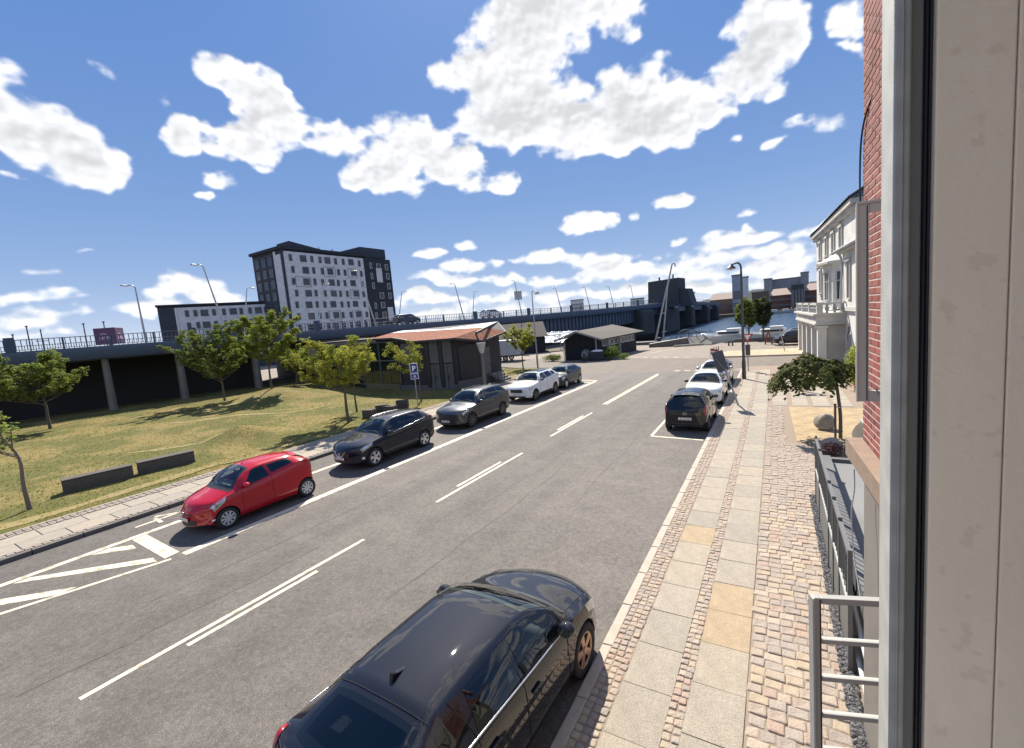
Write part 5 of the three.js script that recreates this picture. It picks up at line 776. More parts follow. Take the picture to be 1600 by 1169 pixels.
{ // umbrella tree with large overlapping leaves
  const r = rng(221), o = thing('umbrella_tree', 'low umbrella-shaped tree with large dark leaves in the sandy bed', 'tree', [1.33, 0.08, -17.9]), leaves = [], wood = [];
  part(o, 'trunk', taper([V(0, -0.05, 0), V(0.0, 0.8, -0.02), V(-0.06, 1.5, -0.08), V(-0.12, 2.0, -0.12)], 0.055, 0.045, 10, 8), Lf.bark);
  part(o, 'stake', join([cyl(0.035, 0.035, 1.15, -0.14, -0.02, 0.02), cyl(0.04, 0.04, 0.05, -0.14, 1.12, 0.02)]), Lf.bark); part(o, 'tie', bar(V(-0.14, 1.05, 0.02), V(0, 1.05, 0), 0.012), C0.white);
  const cx = -0.80, cz = -0.15, tip = V(-0.12, 2.0, -0.12);
  for (let i = 0; i < 900; i++) { const a = r() * 6.283, q = Math.sqrt(r()), rag = 1 + 0.16 * Math.sin(a * 5 + 1) + 0.10 * Math.sin(a * 11), x = cx + Math.cos(a) * q * 1.22 * rag, z = cz + Math.sin(a) * q * 1.05 * rag, lump = 0.16 * vnoise(x * 2.2 + 9, z * 2.2, 256, 3) + 0.08 * vnoise(x * 6, z * 6), dome = 2.72 - 0.74 * q ** 2.2 + lump + 0.10 * (x - cx) * 0.6;
    for (let k = 0; k < 5; k++) { const depth = 0.42 * r() * r(), v = 0.65 + 0.6 * r(); leaves.push([x + 0.16 * (r() - 0.5), dome - depth - (q > 0.8 ? 0.22 * r() : 0), z + 0.16 * (r() - 0.5), 0.11 + 0.07 * r(), Math.cos(a) * q * 0.9 + (r() - 0.5) * 0.7, 0.55 + 0.5 * r(), Math.sin(a) * q * 0.9 + (r() - 0.5) * 0.7, [v * (0.95 + 0.4 * r()), v, v * 0.9]]); } }
  for (let i = 0; i < 16; i++) { const a = i * 0.393 + 0.2 * r(), q = 0.9; wood.push(taper([tip, V(mix(tip.x, cx, 0.6) + Math.cos(a) * 0.45, 2.42, cz + Math.sin(a) * 0.4), V(cx + Math.cos(a) * 1.1 * q, 2.05, cz + Math.sin(a) * 0.95 * q)], 0.028, 0.008, 10, 5)); }
  part(o, 'limbs', join(wood), Lf.bark); const m = leafMat(0.085, 0.11, 0.03); m.roughness = 0.85; m.transmission = 0.25; part(o, 'crown', leafCloud(leaves, m), m);
}
function bush(name, label, [x, y, z], { seed, rx, ry, rz = rx, n = 900, leaf = 0.1, mat = Lf.dark }) {
  const r = rng(seed), o = thing(name, label, 'shrub', [x, y, z]), leaves = [], wood = [];
  for (let i = 0; i < 9; i++) { const a = r() * 6.283; wood.push(taper([V(0, 0, 0), V(Math.cos(a) * rx * 0.3, ry * 0.6, Math.sin(a) * rz * 0.3), V(Math.cos(a) * rx * 0.7, ry * (1 + 0.6 * r()), Math.sin(a) * rz * 0.7)], 0.02, 0.006, 6, 5)); }
  for (let i = 0; i < n; i++) { const u = r() * 6.283, c = r() * 2 - 1, q = Math.pow(r(), 0.35) * (0.85 + 0.3 * vnoise(u * 2, c * 3, 256, 2)), s = Math.sqrt(1 - c * c), v = 0.6 + 0.8 * r(); leaves.push([Math.cos(u) * s * q * rx, ry + c * q * ry, Math.sin(u) * s * q * rz, leaf * (0.6 + 0.8 * r()), Math.cos(u) * s + r() - 0.5, 0.3 + r(), Math.sin(u) * s + r() - 0.5, [v, v, v]]); }
  part(o, 'stems', join(wood), Lf.bark); part(o, 'foliage', leafCloud(leaves, mat), mat);
}
bush('shrub', 'green shrub at the right corner of the timber shed', [-16.8, 0, -47.2], { seed: 231, rx: 1.0, ry: 0.8, n: 2200, leaf: 0.13, mat: Lf.olive });
bush('shrub', 'low spreading shrub right of the shed corner shrub', [-15.4, 0, -46.9], { seed: 232, rx: 0.8, ry: 0.35, n: 900, leaf: 0.12, mat: Lf.olive });
bush('shrub', 'rough green growth left of the timber shed', [-23.9, 0, -47.0], { seed: 233, rx: 1.5, ry: 0.45, rz: 0.8, n: 1600, leaf: 0.12, mat: Lf.olive });
bush('climbing_plant', 'leafy climbing plant against the white villa wall', [2.62, 0.1, -27.2], { seed: 234, rx: 0.45, ry: 1.25, rz: 0.9, n: 1500, leaf: 0.12, mat: Lf.spring });
bush('heather_cushion', 'reddish low plant in the shade of the umbrella tree', [0.98, 0.06, -15.9], { seed: 235, rx: 0.36, ry: 0.22, n: 900, leaf: 0.05, mat: leafMat(0.10, 0.045, 0.05) });
bush('heather_cushion', 'dark green low plant beside the reddish one under the tree', [1.55, 0.06, -16.0], { seed: 236, rx: 0.34, ry: 0.2, n: 800, leaf: 0.05, mat: Lf.dark });

// ---------------------------------------------------------------- cars
function pchip(pts) {
  const n = pts.length, x = pts.map((p) => p[0]), y = pts.map((p) => p[1]), d = [], m = [];
  for (let i = 0; i + 1 < n; i++) d.push((y[i + 1] - y[i]) / (x[i + 1] - x[i]));
  m[0] = d[0]; m[n - 1] = d[n - 2]; for (let i = 1; i + 1 < n; i++) m[i] = d[i - 1] * d[i] <= 0 ? 0 : 2 * d[i - 1] * d[i] / (d[i - 1] + d[i]);
  return (v) => { if (v <= x[0]) return y[0]; if (v >= x[n - 1]) return y[n - 1]; let i = 0; while (v > x[i + 1]) i++; const h = x[i + 1] - x[i], t = (v - x[i]) / h, t2 = t * t, t3 = t2 * t; return y[i] * (2 * t3 - 3 * t2 + 1) + h * m[i] * (t3 - 2 * t2 + t) + y[i + 1] * (3 * t2 - 2 * t3) + h * m[i + 1] * (t3 - t2); };
}
const paintOf = (r, g, b, rough = 0.32, metal = 0.0) => new THREE.MeshPhysicalMaterial({ color: rgb(r, g, b), roughness: rough, metalness: metal, clearcoat: 1, clearcoatRoughness: 0.015, specularIntensity: 0.12 });
const C = {
  glass: new THREE.MeshPhysicalMaterial({ color: rgb(0.012, 0.016, 0.018), roughness: 0.03, specularIntensity: 1, ior: 1.6, clearcoat: 0.6, clearcoatRoughness: 0.02 }),
  shield: new THREE.MeshPhysicalMaterial({ color: rgb(0.035, 0.05, 0.052), roughness: 0.03, specularIntensity: 1, ior: 1.7, clearcoat: 1, clearcoatRoughness: 0.02 }),
  clear: new THREE.MeshPhysicalMaterial({ color: rgb(0.62, 0.70, 0.67), transmission: 1, thickness: 0, roughness: 0.0, ior: 1.6 }), tinted: new THREE.MeshPhysicalMaterial({ color: rgb(0.30, 0.33, 0.34), transmission: 1, thickness: 0, roughness: 0.0, ior: 1.6 }),
  seat: std(0.045, 0.045, 0.048, 0.9), dash: std(0.16, 0.16, 0.155, 0.8), lining: std(0.30, 0.29, 0.27, 0.9),
  rubber: std(0.018, 0.018, 0.019, 0.85), trim: std(0.022, 0.022, 0.024, 0.55), under: std(0.012, 0.012, 0.012, 0.95),
  alloy: std(0.55, 0.56, 0.58, 0.3, { metalness: 0.75 }), hubcap: std(0.5, 0.51, 0.53, 0.38, { metalness: 0.45 }), darkAlloy: std(0.10, 0.10, 0.105, 0.35, { metalness: 0.6 }),
  chrome: std(0.75, 0.76, 0.78, 0.15, { metalness: 1 }), lamp: new THREE.MeshPhysicalMaterial({ color: rgb(0.42, 0.43, 0.45), roughness: 0.12, metalness: 0.7, clearcoat: 1, clearcoatRoughness: 0.03 }),
  tail: new THREE.MeshPhysicalMaterial({ color: rgb(0.30, 0.012, 0.015), roughness: 0.2, clearcoat: 1, clearcoatRoughness: 0.03 }), plate: std(0.75, 0.75, 0.72, 0.5), seam: std(0.006, 0.006, 0.006, 0.9), white: std(0.75, 0.75, 0.74, 0.5),
};
function plateMat(text) {
  return new THREE.MeshStandardMaterial({ roughness: 0.5, map: canvasTex(256, 60, (c, w, h) => { c.fillStyle = '#e9e9e4'; c.fillRect(0, 0, w, h); c.strokeStyle = '#a02028'; c.lineWidth = 5; c.strokeRect(3, 3, w - 6, h - 6); c.fillStyle = '#17181b'; c.font = 'bold 44px sans-serif'; c.textAlign = 'center'; c.textBaseline = 'middle'; c.fillText(text, w / 2, h / 2 + 2); }) });
}
const evaluator = new Evaluator(); evaluator.attributes = ['position', 'normal', 'uv'];
const wheelCache = new Map();
function wheelGeos(R, style, w = 0.2) {
  const key = R + style + w; if (wheelCache.has(key)) return wheelCache.get(key);
  const ri = R * 0.66, prof = [[ri, -w * 0.42], [R * 0.80, -w * 0.5], [R * 0.95, -w * 0.47], [R, -w * 0.36], [R, w * 0.36], [R * 0.95, w * 0.47], [R * 0.80, w * 0.5], [ri, w * 0.42]];
  const tyre = new THREE.LatheGeometry(prof.map(([a, b]) => new THREE.Vector2(a, b)), 40); tyre.rotateX(Math.PI / 2);
  const parts = [], lip = new THREE.LatheGeometry([[ri * 0.9, w * 0.36], [ri * 0.93, w * 0.43], [ri * 1.01, w * 0.45], [ri * 1.02, w * 0.38]].map(([a, b]) => new THREE.Vector2(a, b)), 36); lip.rotateX(Math.PI / 2); parts.push(lip);
  const n = { hub: 9, five: 5, ten: 10, split: 7 }[style], sw = { hub: 0.042, five: 0.085, ten: 0.04, split: 0.06 }[style];
  for (let k = 0; k < n; k++) { const s = new THREE.Shape(); s.moveTo(-sw * 0.35, ri * 0.16); s.lineTo(sw * 0.35, ri * 0.16); s.lineTo(sw * 0.62, ri * 0.93); s.lineTo(-sw * 0.62, ri * 0.93); const g = new THREE.ExtrudeGeometry(s, { depth: 0.016, bevelEnabled: true, bevelSize: 0.006, bevelThickness: 0.006, bevelSegments: 1 }); g.translate(0, 0, w * 0.33); g.rotateZ(k / n * Math.PI * 2 + 0.2); parts.push(g); }
  const hub = new THREE.CylinderGeometry(ri * 0.2, ri * 0.24, 0.05, 20); hub.rotateX(Math.PI / 2); hub.translate(0, 0, w * 0.37); parts.push(hub);
  const back = new THREE.CylinderGeometry(ri * 0.98, ri * 0.98, 0.01, 30); back.rotateX(Math.PI / 2); back.translate(0, 0, w * 0.22);
  const out = { tyre, rim: join(parts), back }; wheelCache.set(key, out); return out;
}
/* spec, lengths in metres, s runs from the nose to the tail:
   top, belt, bot: heights; half: half-widths; edge: half-width of the roof or bonnet edge; crown: how far the top curves down to that edge */
function makeCar(name, label, spec, [x, z, turn], group) {
  const { L, wheelbase, fo, R } = spec, see = !spec.plain, car = thing(name, label, 'car', [x, 0, z], turn, group);
  const f = { top: pchip(spec.top), belt: pchip(spec.belt), bot: pchip(spec.bot), half: pchip(spec.half), edge: pchip(spec.edge), crown: pchip(spec.crown) };
  const bowF = spec.bowF ?? 0.22, bowR = spec.bowR ?? 0.14;
  const cross = (s, k) => {   // point (z, y) on the half section; k 0..1 top, 1..2 glasshouse side, 2..3 flank, 3..4 floor
    const T = f.top(s), hw = f.half(s), B = Math.min(f.belt(s), T - 0.015), bt = f.bot(s), zb = hw * 0.952, zr = Math.min(f.edge(s), zb - 0.012), yr = Math.max(T - f.crown(s), B + 0.006);
    if (k <= 1) return [zr * k, T - (T - yr) * Math.pow(k, 2.6)];
    if (k <= 2) { const b = k - 1; return [mix(zr, zb, b) + 0.025 * Math.sin(Math.PI * b) * clamp((yr - B) / 0.3), mix(yr, B, b)]; }
    if (k <= 3) { const c = k - 2, h = B - bt, zz = [[0, 0.952], [0.10, 0.978], [0.24, 0.992], [0.36, spec.crease ?? 0.985], [0.5, 0.996], [0.68, 1.0], [0.84, 0.985], [0.94, 0.955], [1, 0.90]]; let i = 0; while (i < zz.length - 2 && c > zz[i + 1][0]) i++; const t = (c - zz[i][0]) / (zz[i + 1][0] - zz[i][0]); return [hw * mix(zz[i][1], zz[i + 1][1], fade(t) * 0.5 + t * 0.5), B - h * c]; }
    return [hw * 0.90 * (4 - k), bt];
  };
  const at = (s, k, side = 1) => { const [zz, y] = cross(s, k), q = (zz / f.half(s)) ** 2; return V(L / 2 - s - bowF * Math.exp(-s / 0.8) * q + bowR * Math.exp(-(L - s) / 0.55) * q, y, zz * side); };
  const out = (s, k, side, d) => { const e = 0.004, p = at(s, k, side), a = at(Math.min(L, s + e), k, side).sub(at(Math.max(0, s - e), k, side)), b = at(s, k + e, side).sub(at(s, Math.max(0, k - e), side)); const n = a.cross(b).normalize(); if (n.dot(V(p.x * 0.25, p.y - 0.6, p.z)) < 0) n.negate(); return p.addScaledVector(n, d); };
  const face = (front, zz, y, d = 0.006) => { const s = front ? 0 : L, q = (zz / f.half(s)) ** 2; return V(front ? L / 2 - bowF * q + d : -L / 2 + bowR * Math.exp(0) * q - d, y, zz); };
  // body shell
  const st = []; for (const s of [0, 0.012, 0.03, 0.055, 0.09, 0.14, 0.2, 0.28, 0.38]) st.push(s); for (let s = 0.48; s < L - 0.45; s += see ? 0.05 : 0.085) st.push(s); for (const s of [0.42, 0.34, 0.27, 0.21, 0.16, 0.115, 0.08, 0.05, 0.03, 0.012, 0]) st.push(L - s);
  const ks = []; const nA = see ? 14 : 9, nB = see ? 9 : 5; for (let i = 0; i <= nA; i++) ks.push(i / nA); for (let i = 1; i <= nB; i++) ks.push(1 + i / nB); for (let i = 1; i <= 12; i++) ks.push(2 + i / 12); ks.push(3.5); const n = ks.length;
  const pos = [], sk = [], idx = [], ring = 2 * n;   // right side k = 0 .. , left side back; the two middle points are shared by closeness
  for (const s of st) { for (let i = 0; i < n; i++) { const p = at(s, ks[i], 1); if (i === 0) p.z = 0; pos.push(p.x, p.y, p.z); sk.push(s, ks[i]); } for (let i = n - 1; i >= 0; i--) { const p = at(s, ks[i], -1); if (i === 0) p.z = 0; pos.push(p.x, p.y, p.z); sk.push(s, ks[i]); } }
  for (let j = 0; j + 1 < st.length; j++) for (let i = 0; i < ring; i++) { const a = j * ring + i, b = j * ring + (i + 1) % ring, c = a + ring, d = b + ring; idx.push(a, b, c, c, b, d); }
  const capN = 10;
  for (const [j, front] of [[0, true], [st.length - 1, false]]) {
    const rows = []; for (let i = 0; i < n; i++) { const ra = j * ring + i, la = j * ring + ring - 1 - i, row = [ra]; const zz = pos[ra * 3 + 2], y = pos[ra * 3 + 1], hw = f.half(st[j]); for (let q = 1; q < capN; q++) { const z2 = mix(zz, -zz, q / capN), qq = (z2 / hw) ** 2; pos.push(front ? L / 2 - bowF * qq : -L / 2 + bowR * qq, y, z2); sk.push(st[j], 4); row.push(pos.length / 3 - 1); } row.push(la); rows.push(row); }
    for (let i = 0; i + 1 < n; i++) for (let q = 0; q < capN; q++) { const a = rows[i][q], b = rows[i][q + 1], c = rows[i + 1][q], d = rows[i + 1][q + 1]; if (front) idx.push(a, b, c, c, b, d); else idx.push(a, c, b, b, c, d); }
  }
  let g = new THREE.BufferGeometry(); g.setAttribute('position', new THREE.Float32BufferAttribute(pos, 3)); g.setAttribute('uv', new THREE.Float32BufferAttribute(sk, 2)); g.setIndex(idx); g = mergeVertices(g, 1e-5);
  { const p = g.attributes.position, ix = g.index, keep = []; let vol = 0; const a = V(), b = V(), c = V(); for (let i = 0; i < ix.count; i += 3) { const [u, v, w] = [ix.getX(i), ix.getX(i + 1), ix.getX(i + 2)]; if (u === v || v === w || u === w) continue; keep.push(u, v, w); a.fromBufferAttribute(p, u); b.fromBufferAttribute(p, v); c.fromBufferAttribute(p, w); vol += a.dot(b.cross(c)); } if (vol < 0) for (let i = 0; i < keep.length; i += 3) [keep[i + 1], keep[i + 2]] = [keep[i + 2], keep[i + 1]]; g.setIndex(keep); }
  g.computeVertexNormals();
  let shell = new Brush(g, spec.paint); shell.updateMatrixWorld();
  const wx = [L / 2 - fo, L / 2 - fo - wheelbase], hwMax = Math.max(...spec.half.map((p) => p[1]));
  for (const X of wx) for (const side of [-1, 1]) { const c = new THREE.CylinderGeometry(R * 1.13, R * 1.13, 0.5, 34); c.rotateX(Math.PI / 2); const b = new Brush(c, C.under); b.position.set(X, R * 1.02, side * (hwMax + 0.02)); b.updateMatrixWorld(); shell = evaluator.evaluate(shell, b, SUBTRACTION); shell.updateMatrixWorld(); }
  const mats = Array.isArray(shell.material) ? shell.material : [shell.material]; let sg = shell.geometry;
  sg = toCreasedNormals(sg, 0.62);
  const [w0, w1] = spec.shield, [r0, r1] = spec.rear;
  if (see) {   // leave the glazed openings out of the shell
    const inGlass = (s, k) => { if (k < 0.83 && ((s > w0 + 0.05 && s < w1 - 0.05) || (s > r0 + 0.03 && s < r1 - 0.03))) return true; const t = k - 1; if (t > 0.03 && t < 1) for (const [a0, a1, b0, b1, lo, hi] of spec.windows) if (t > (lo ?? 0.10) + 0.09 && t < (hi ?? 0.9) - 0.09 && s > mix(a1, a0, t) + 0.035 && s < mix(b1, b0, t) - 0.035) return true; return false; };
    const u = sg.attributes.uv, keep = [], groups = sg.groups.length ? sg.groups.map((q) => ({ ...q })) : [{ start: 0, count: u.count, materialIndex: 0 }], out = [];
    for (const q of groups) { const from = keep.length; for (let i = q.start; i < q.start + q.count; i += 3) { const s = (u.getX(i) + u.getX(i + 1) + u.getX(i + 2)) / 3, k = (u.getY(i) + u.getY(i + 1) + u.getY(i + 2)) / 3; if (!(q.materialIndex === 0 && inGlass(s, k))) keep.push(i, i + 1, i + 2); } out.push({ start: from, count: keep.length - from, materialIndex: q.materialIndex }); }
    const g2 = new THREE.BufferGeometry(); for (const nm of ['position', 'normal', 'uv']) { const a = sg.attributes[nm], z2 = a.itemSize, d = new Float32Array(keep.length * z2); keep.forEach((v, i) => { for (let c = 0; c < z2; c++) d[i * z2 + c] = a.array[v * z2 + c]; }); g2.setAttribute(nm, new THREE.BufferAttribute(d, z2)); } for (const q of out) g2.addGroup(q.start, q.count, q.materialIndex); sg = g2;
  }
  const body = part(car, 'body', sg, mats.length > 1 ? mats : mats[0]);
  // wheels
  const wg = wheelGeos(R, spec.rim ?? 'five', spec.tyreW ?? 0.21);
  for (const X of wx) for (const side of [-1, 1]) { const w = new THREE.Group(); w.name = 'wheel'; w.position.set(X, R, side * (hwMax - 0.115)); if (side < 0) w.rotation.y = Math.PI; car.add(w); part(w, 'tyre', wg.tyre, C.rubber); part(w, 'rim', wg.rim, spec.rimMat ?? C.alloy); part(w, 'brake_disc', wg.back, C.under); }
  // glass: windscreen, rear window, side windows
  const D = 0.005;
  const across = (a, b, lim, mat, nm) => part(car, nm, patch((u, v) => { const q = mix(-lim, lim, v), cut = 0.03 * Math.abs(q) ** 4; return out(mix(a + cut, b - cut, u), Math.abs(q), q < 0 ? -1 : 1, D); }, 14, 20), mat);
  const frit = (fn, wu, wv, nm = 'glass_border') => part(car, nm, join([[0, wu, 0, 1], [1 - wu, 1, 0, 1], [wu, 1 - wu, 0, wv], [wu, 1 - wu, 1 - wv, 1]].map(([u0, u1, v0, v1]) => patch((u, v) => fn(mix(u0, u1, u), mix(v0, v1, v)), u1 - u0 > 0.5 ? 12 : 2, v1 - v0 > 0.5 ? 18 : 2))), C.trim);
  across(w0, w1, 0.93, see ? C.clear : C.shield, 'windscreen'); across(r0, r1, 0.9, see ? C.tinted : C.glass, 'rear_window');
  if (see) {
    for (const [a, b, lim, wu] of [[w0, w1, 0.93, 0.11], [r0, r1, 0.9, 0.14]]) frit((u, v) => { const q = mix(-lim, lim, v), cut = 0.03 * Math.abs(q) ** 4; return out(mix(a + cut, b - cut, u), Math.abs(q), q < 0 ? -1 : 1, D * 0.5); }, wu, 0.075);
    const H0 = f.bot(1) + 0.05, hw = hwMax - 0.16, X = (s) => L / 2 - s, sb = f.belt(w1), yb = sb - 0.06;
    part(car, 'cabin_floor', box(r1 - w0 + 0.2, 0.04, hw * 1.9, X((w0 + r1) / 2), H0, 0), C.seat);
    part(car, 'dashboard', rbox(0.42, 0.34, hw * 1.86, 0.1, X(w0 + 0.36), f.top(w0) - 0.20, 0, 3), C.dash);
    for (const side of [1, -1]) { part(car, 'door_lining', box(r0 - w0 - 0.2, yb - H0 - 0.1, 0.03, X((w0 + r0) / 2 + 0.1), (yb + H0) / 2 - 0.02, side * hw), C.seat);
      for (const [ds, k] of [[0.30, 0], [1.12, 1]]) { const sx = X(w1 + ds); part(car, 'seat', join([rbox(0.5, 0.16, 0.48, 0.06, sx + 0.1, H0 + 0.30, side * hw * 0.5), rbox(0.15, 0.62, 0.48, 0.06, sx - 0.16, H0 + 0.62, side * hw * 0.5), rbox(0.10, 0.18, 0.26, 0.05, sx - 0.19, H0 + 1.02 - (f.top(w1) > 1.5 ? 0 : 0.04), side * hw * 0.5)]), C.seat); } }
    const wheelS = new THREE.TorusGeometry(0.18, 0.016, 8, 22); wheelS.rotateY(Math.PI / 2); wheelS.rotateZ(0.4); wheelS.translate(X(w0 + 0.66), f.top(w0) - 0.08, -hw * 0.5); part(car, 'steering_wheel', wheelS, C.trim);
    part(car, 'parcel_shelf', box(0.5, 0.03, hw * 1.7, X(r0 - 0.15), sb - 0.06, 0), C.seat); part(car, 'rear_view_mirror', rbox(0.03, 0.06, 0.2, 0.015, X(w1 - 0.12), f.top(w1) - 0.14, 0), C.trim);
  }
  if (spec.sunroof) across(spec.sunroof[0], spec.sunroof[1], 0.9, C.glass, 'sunroof');
  for (const side of [1, -1]) for (const [a0, a1, b0, b1, lo, hi] of spec.windows) // bottom front, top front, bottom rear, top rear
    part(car, 'side_window', patch((u, v) => { const t = mix(lo ?? 0.10, hi ?? 0.9, v); return out(mix(mix(a1, a0, t), mix(b1, b0, t), u), 1 + t, side, D); }, 12, 6), see ? C.tinted : C.glass);
  if (see) for (const side of [1, -1]) for (const [a0, a1, b0, b1, lo, hi] of spec.windows) frit((u, v) => { const t = mix(lo ?? 0.10, hi ?? 0.9, v); return out(mix(mix(a1, a0, t), mix(b1, b0, t), u), 1 + t, side, D * 0.5); }, 0.085, 0.17);
  const quad = (nm, pts, mat, d = 0.006, parent = car, nu = 8, nv = 5) => { for (const side of [1, -1]) part(parent, nm, patch((u, v) => { const s = mix(mix(pts[0][0], pts[1][0], u), mix(pts[3][0], pts[2][0], u), v), k = mix(mix(pts[0][1], pts[1][1], u), mix(pts[3][1], pts[2][1], u), v); return out(s, k, side, d + 0.012 * Math.sin(Math.PI * clamp(u)) * Math.sin(Math.PI * clamp(v))); }, nu, nv), mat); };
  if (spec.head) quad('headlight', spec.head, C.lamp); if (spec.tail) quad('tail_light', spec.tail, C.tail); if (spec.fog) quad('fog_light', spec.fog, C.chrome);
  if (spec.cladding) { const cl = (a, b) => quad('sill_cladding', [[a, 2.80], [b, 2.80], [b, 3.0], [a, 3.0]], C.trim, 0.008, car, 14, 3); cl(fo + R * 1.3, fo + wheelbase - R * 1.3); }
  // front and rear faces: grille, intake, number plates, badge
  const onFace = (nm, front, z0, z1, y0, y1, mat, d = 0.006, taperTop = 0) => part(car, nm, patch((u, v) => { const y = mix(y0, y1, v), t = 1 - taperTop * v; return face(front, mix(z0, z1, u) * t, y, d); }, 10, 3), mat);
  for (const [nm, fr, z0, z1, y0, y1, mt, d, tp] of spec.faces ?? []) onFace(nm, fr, z0, z1, y0, y1, mt, d, tp);
  if (spec.plateF) { const m = part(car, 'number_plate', plane(0.5, 0.11), spec.plateF[1]); m.position.set(L / 2 + 0.014, spec.plateF[0], 0); m.rotation.y = Math.PI / 2; }
  if (spec.plateR) { const m = part(car, 'number_plate', plane(0.5, 0.11), spec.plateR[1]); m.position.set(-L / 2 - (spec.plateR[2] ?? 0.014), spec.plateR[0], 0); m.rotation.y = -Math.PI / 2; }
  if (spec.badge) { const m = part(car, 'badge', new THREE.TorusGeometry(0.05, 0.010, 6, 20), C.chrome); m.position.set(spec.badge[0] > 0 ? L / 2 + 0.012 : -L / 2 - 0.012, Math.abs(spec.badge[0]), 0); m.rotation.y = Math.PI / 2; m.scale.set(1.2, 0.85, 1); }
  if (spec.vee) { const [y0, y1] = spec.vee; part(car, 'grille_trim', tube([face(true, -0.30, y1, 0.012), face(true, -0.24, mix(y0, y1, 0.6), 0.014), face(true, -0.13, y0, 0.016), face(true, 0.13, y0, 0.016), face(true, 0.24, mix(y0, y1, 0.6), 0.014), face(true, 0.30, y1, 0.012)], 0.018, 40, 6), C.chrome); }
  // mirrors, door joints, handles, wipers, aerial, rails
  for (const side of [1, -1]) {
    const p = at(spec.mirror, 1.96, side), mg = new THREE.Group(); mg.name = 'mirror'; mg.position.set(p.x, p.y + 0.04, p.z); car.add(mg);
    const sh = new THREE.SphereGeometry(1, 18, 12); sh.scale(0.09, 0.075, 0.11); sh.translate(0.02, 0.035, side * 0.085); part(mg, 'mirror_housing', sh, spec.mirrorPaint ?? spec.paint); part(mg, 'mirror_arm', bar(V(0, 0, 0), V(0.01, 0.025, side * 0.06), 0.022), C.trim);
    const lookB = new THREE.CircleGeometry(1, 18); lookB.scale(0.09, 0.06, 1); lookB.rotateY(-Math.PI / 2); lookB.translate(-0.072, 0.035, side * 0.085); part(mg, 'mirror_glass', lookB, C.shield);
    for (const s of spec.doors) { const pts = []; for (let k = 1.06; k <= 2.86; k += 0.09) pts.push(out(s + (k < 2 ? (2 - k) * (spec.pillarLean ?? 0.06) : 0), k, side, 0.0015)); part(car, 'door_joint', tube(pts, 0.0045, 30, 5), C.seam); }
    for (const s of spec.handles) { const p2 = out(s, 2.22, side, 0.012), h = rbox(0.17, 0.028, 0.03, 0.012); h.translate(p2.x, p2.y, p2.z); part(car, 'door_handle', h, spec.handlePaint ?? spec.paint); }
    if (spec.rails) { const pts = []; for (let i = 0; i <= 12; i++) { const s = mix(spec.rails[0], spec.rails[1], i / 12), p3 = out(s, 0.99, side, i === 0 || i === 12 ? 0.004 : 0.032); pts.push(p3); } part(car, 'roof_rail', tube(pts, 0.016, 40, 8), spec.railMat ?? C.alloy); }
    if (spec.brow) { const pts = []; for (let i = 0; i <= 16; i++) pts.push(out(mix(spec.brow[0], spec.brow[1], i / 16), spec.brow[2] ?? 1.97, side, 0.006)); part(car, 'window_trim', tube(pts, 0.010, 40, 6), C.chrome); }
    const wp = []; for (let i = 0; i <= 8; i++) wp.push(out(w0 + 0.05 + 0.05 * Math.sin(i / 8 * 3), Math.abs(side * 0.1 + (side > 0 ? 0.02 : -0.02) + side * 0.62 * i / 8), side, 0.014)); part(car, 'wiper', tube(wp, 0.007, 16, 5), C.trim);
    const bn = []; for (let i = 0; i <= 14; i++) bn.push(out(mix(0.10, w0 - 0.10, i / 14), 0.93, side, 0.001)); part(car, 'bonnet_joint', tube(bn, 0.004, 30, 5), C.seam);
  }
  { const cw = part(car, 'cowl', patch((u, v) => { const q = mix(-0.94, 0.94, v); return out(mix(w0 - 0.09, w0 + 0.015, u), Math.abs(q), q < 0 ? -1 : 1, 0.004); }, 3, 16), C.trim); }
  if (spec.aerial === 'fin') { const s = L - spec.aerialAt, p = at(s, 0), sh = new THREE.Shape(); sh.moveTo(-0.11, 0); sh.lineTo(0.09, 0); sh.quadraticCurveTo(0.0, 0.015, -0.09, 0.058); sh.lineTo(-0.11, 0); const fg = new THREE.ExtrudeGeometry(sh, { depth: 0.03, bevelEnabled: true, bevelSize: 0.006, bevelThickness: 0.008, bevelSegments: 2 }); fg.translate(p.x, p.y - 0.006, -0.015); part(car, 'aerial', fg, spec.paint); }
  else if (spec.aerial) { const p = at(spec.aerialAt, 0); part(car, 'aerial', bar(p, V(p.x - 0.25, p.y + 0.32, 0), 0.006, 6, 0.003), C.trim); }
  if (spec.spoiler) { const s = L - spec.spoiler; part(car, 'roof_spoiler', patch((u, v) => { const q = mix(-0.94, 0.94, v), p = out(s, Math.abs(q), q < 0 ? -1 : 1, 0.006); return V(p.x - u * 0.16, p.y - u * 0.012 + 0.004, p.z); }, 3, 16), spec.paint); }
  if (spec.hatchLine) { const pts = []; for (let i = -12; i <= 12; i++) pts.push(out(L - spec.hatchLine, Math.abs(i / 12) * 0.97, i < 0 ? -1 : 1, 0.002)); part(car, 'tailgate_joint', tube(pts, 0.006, 40, 5), C.seam); }
  return car;
}
const flat = (v) => [[0, v], [9, v]];
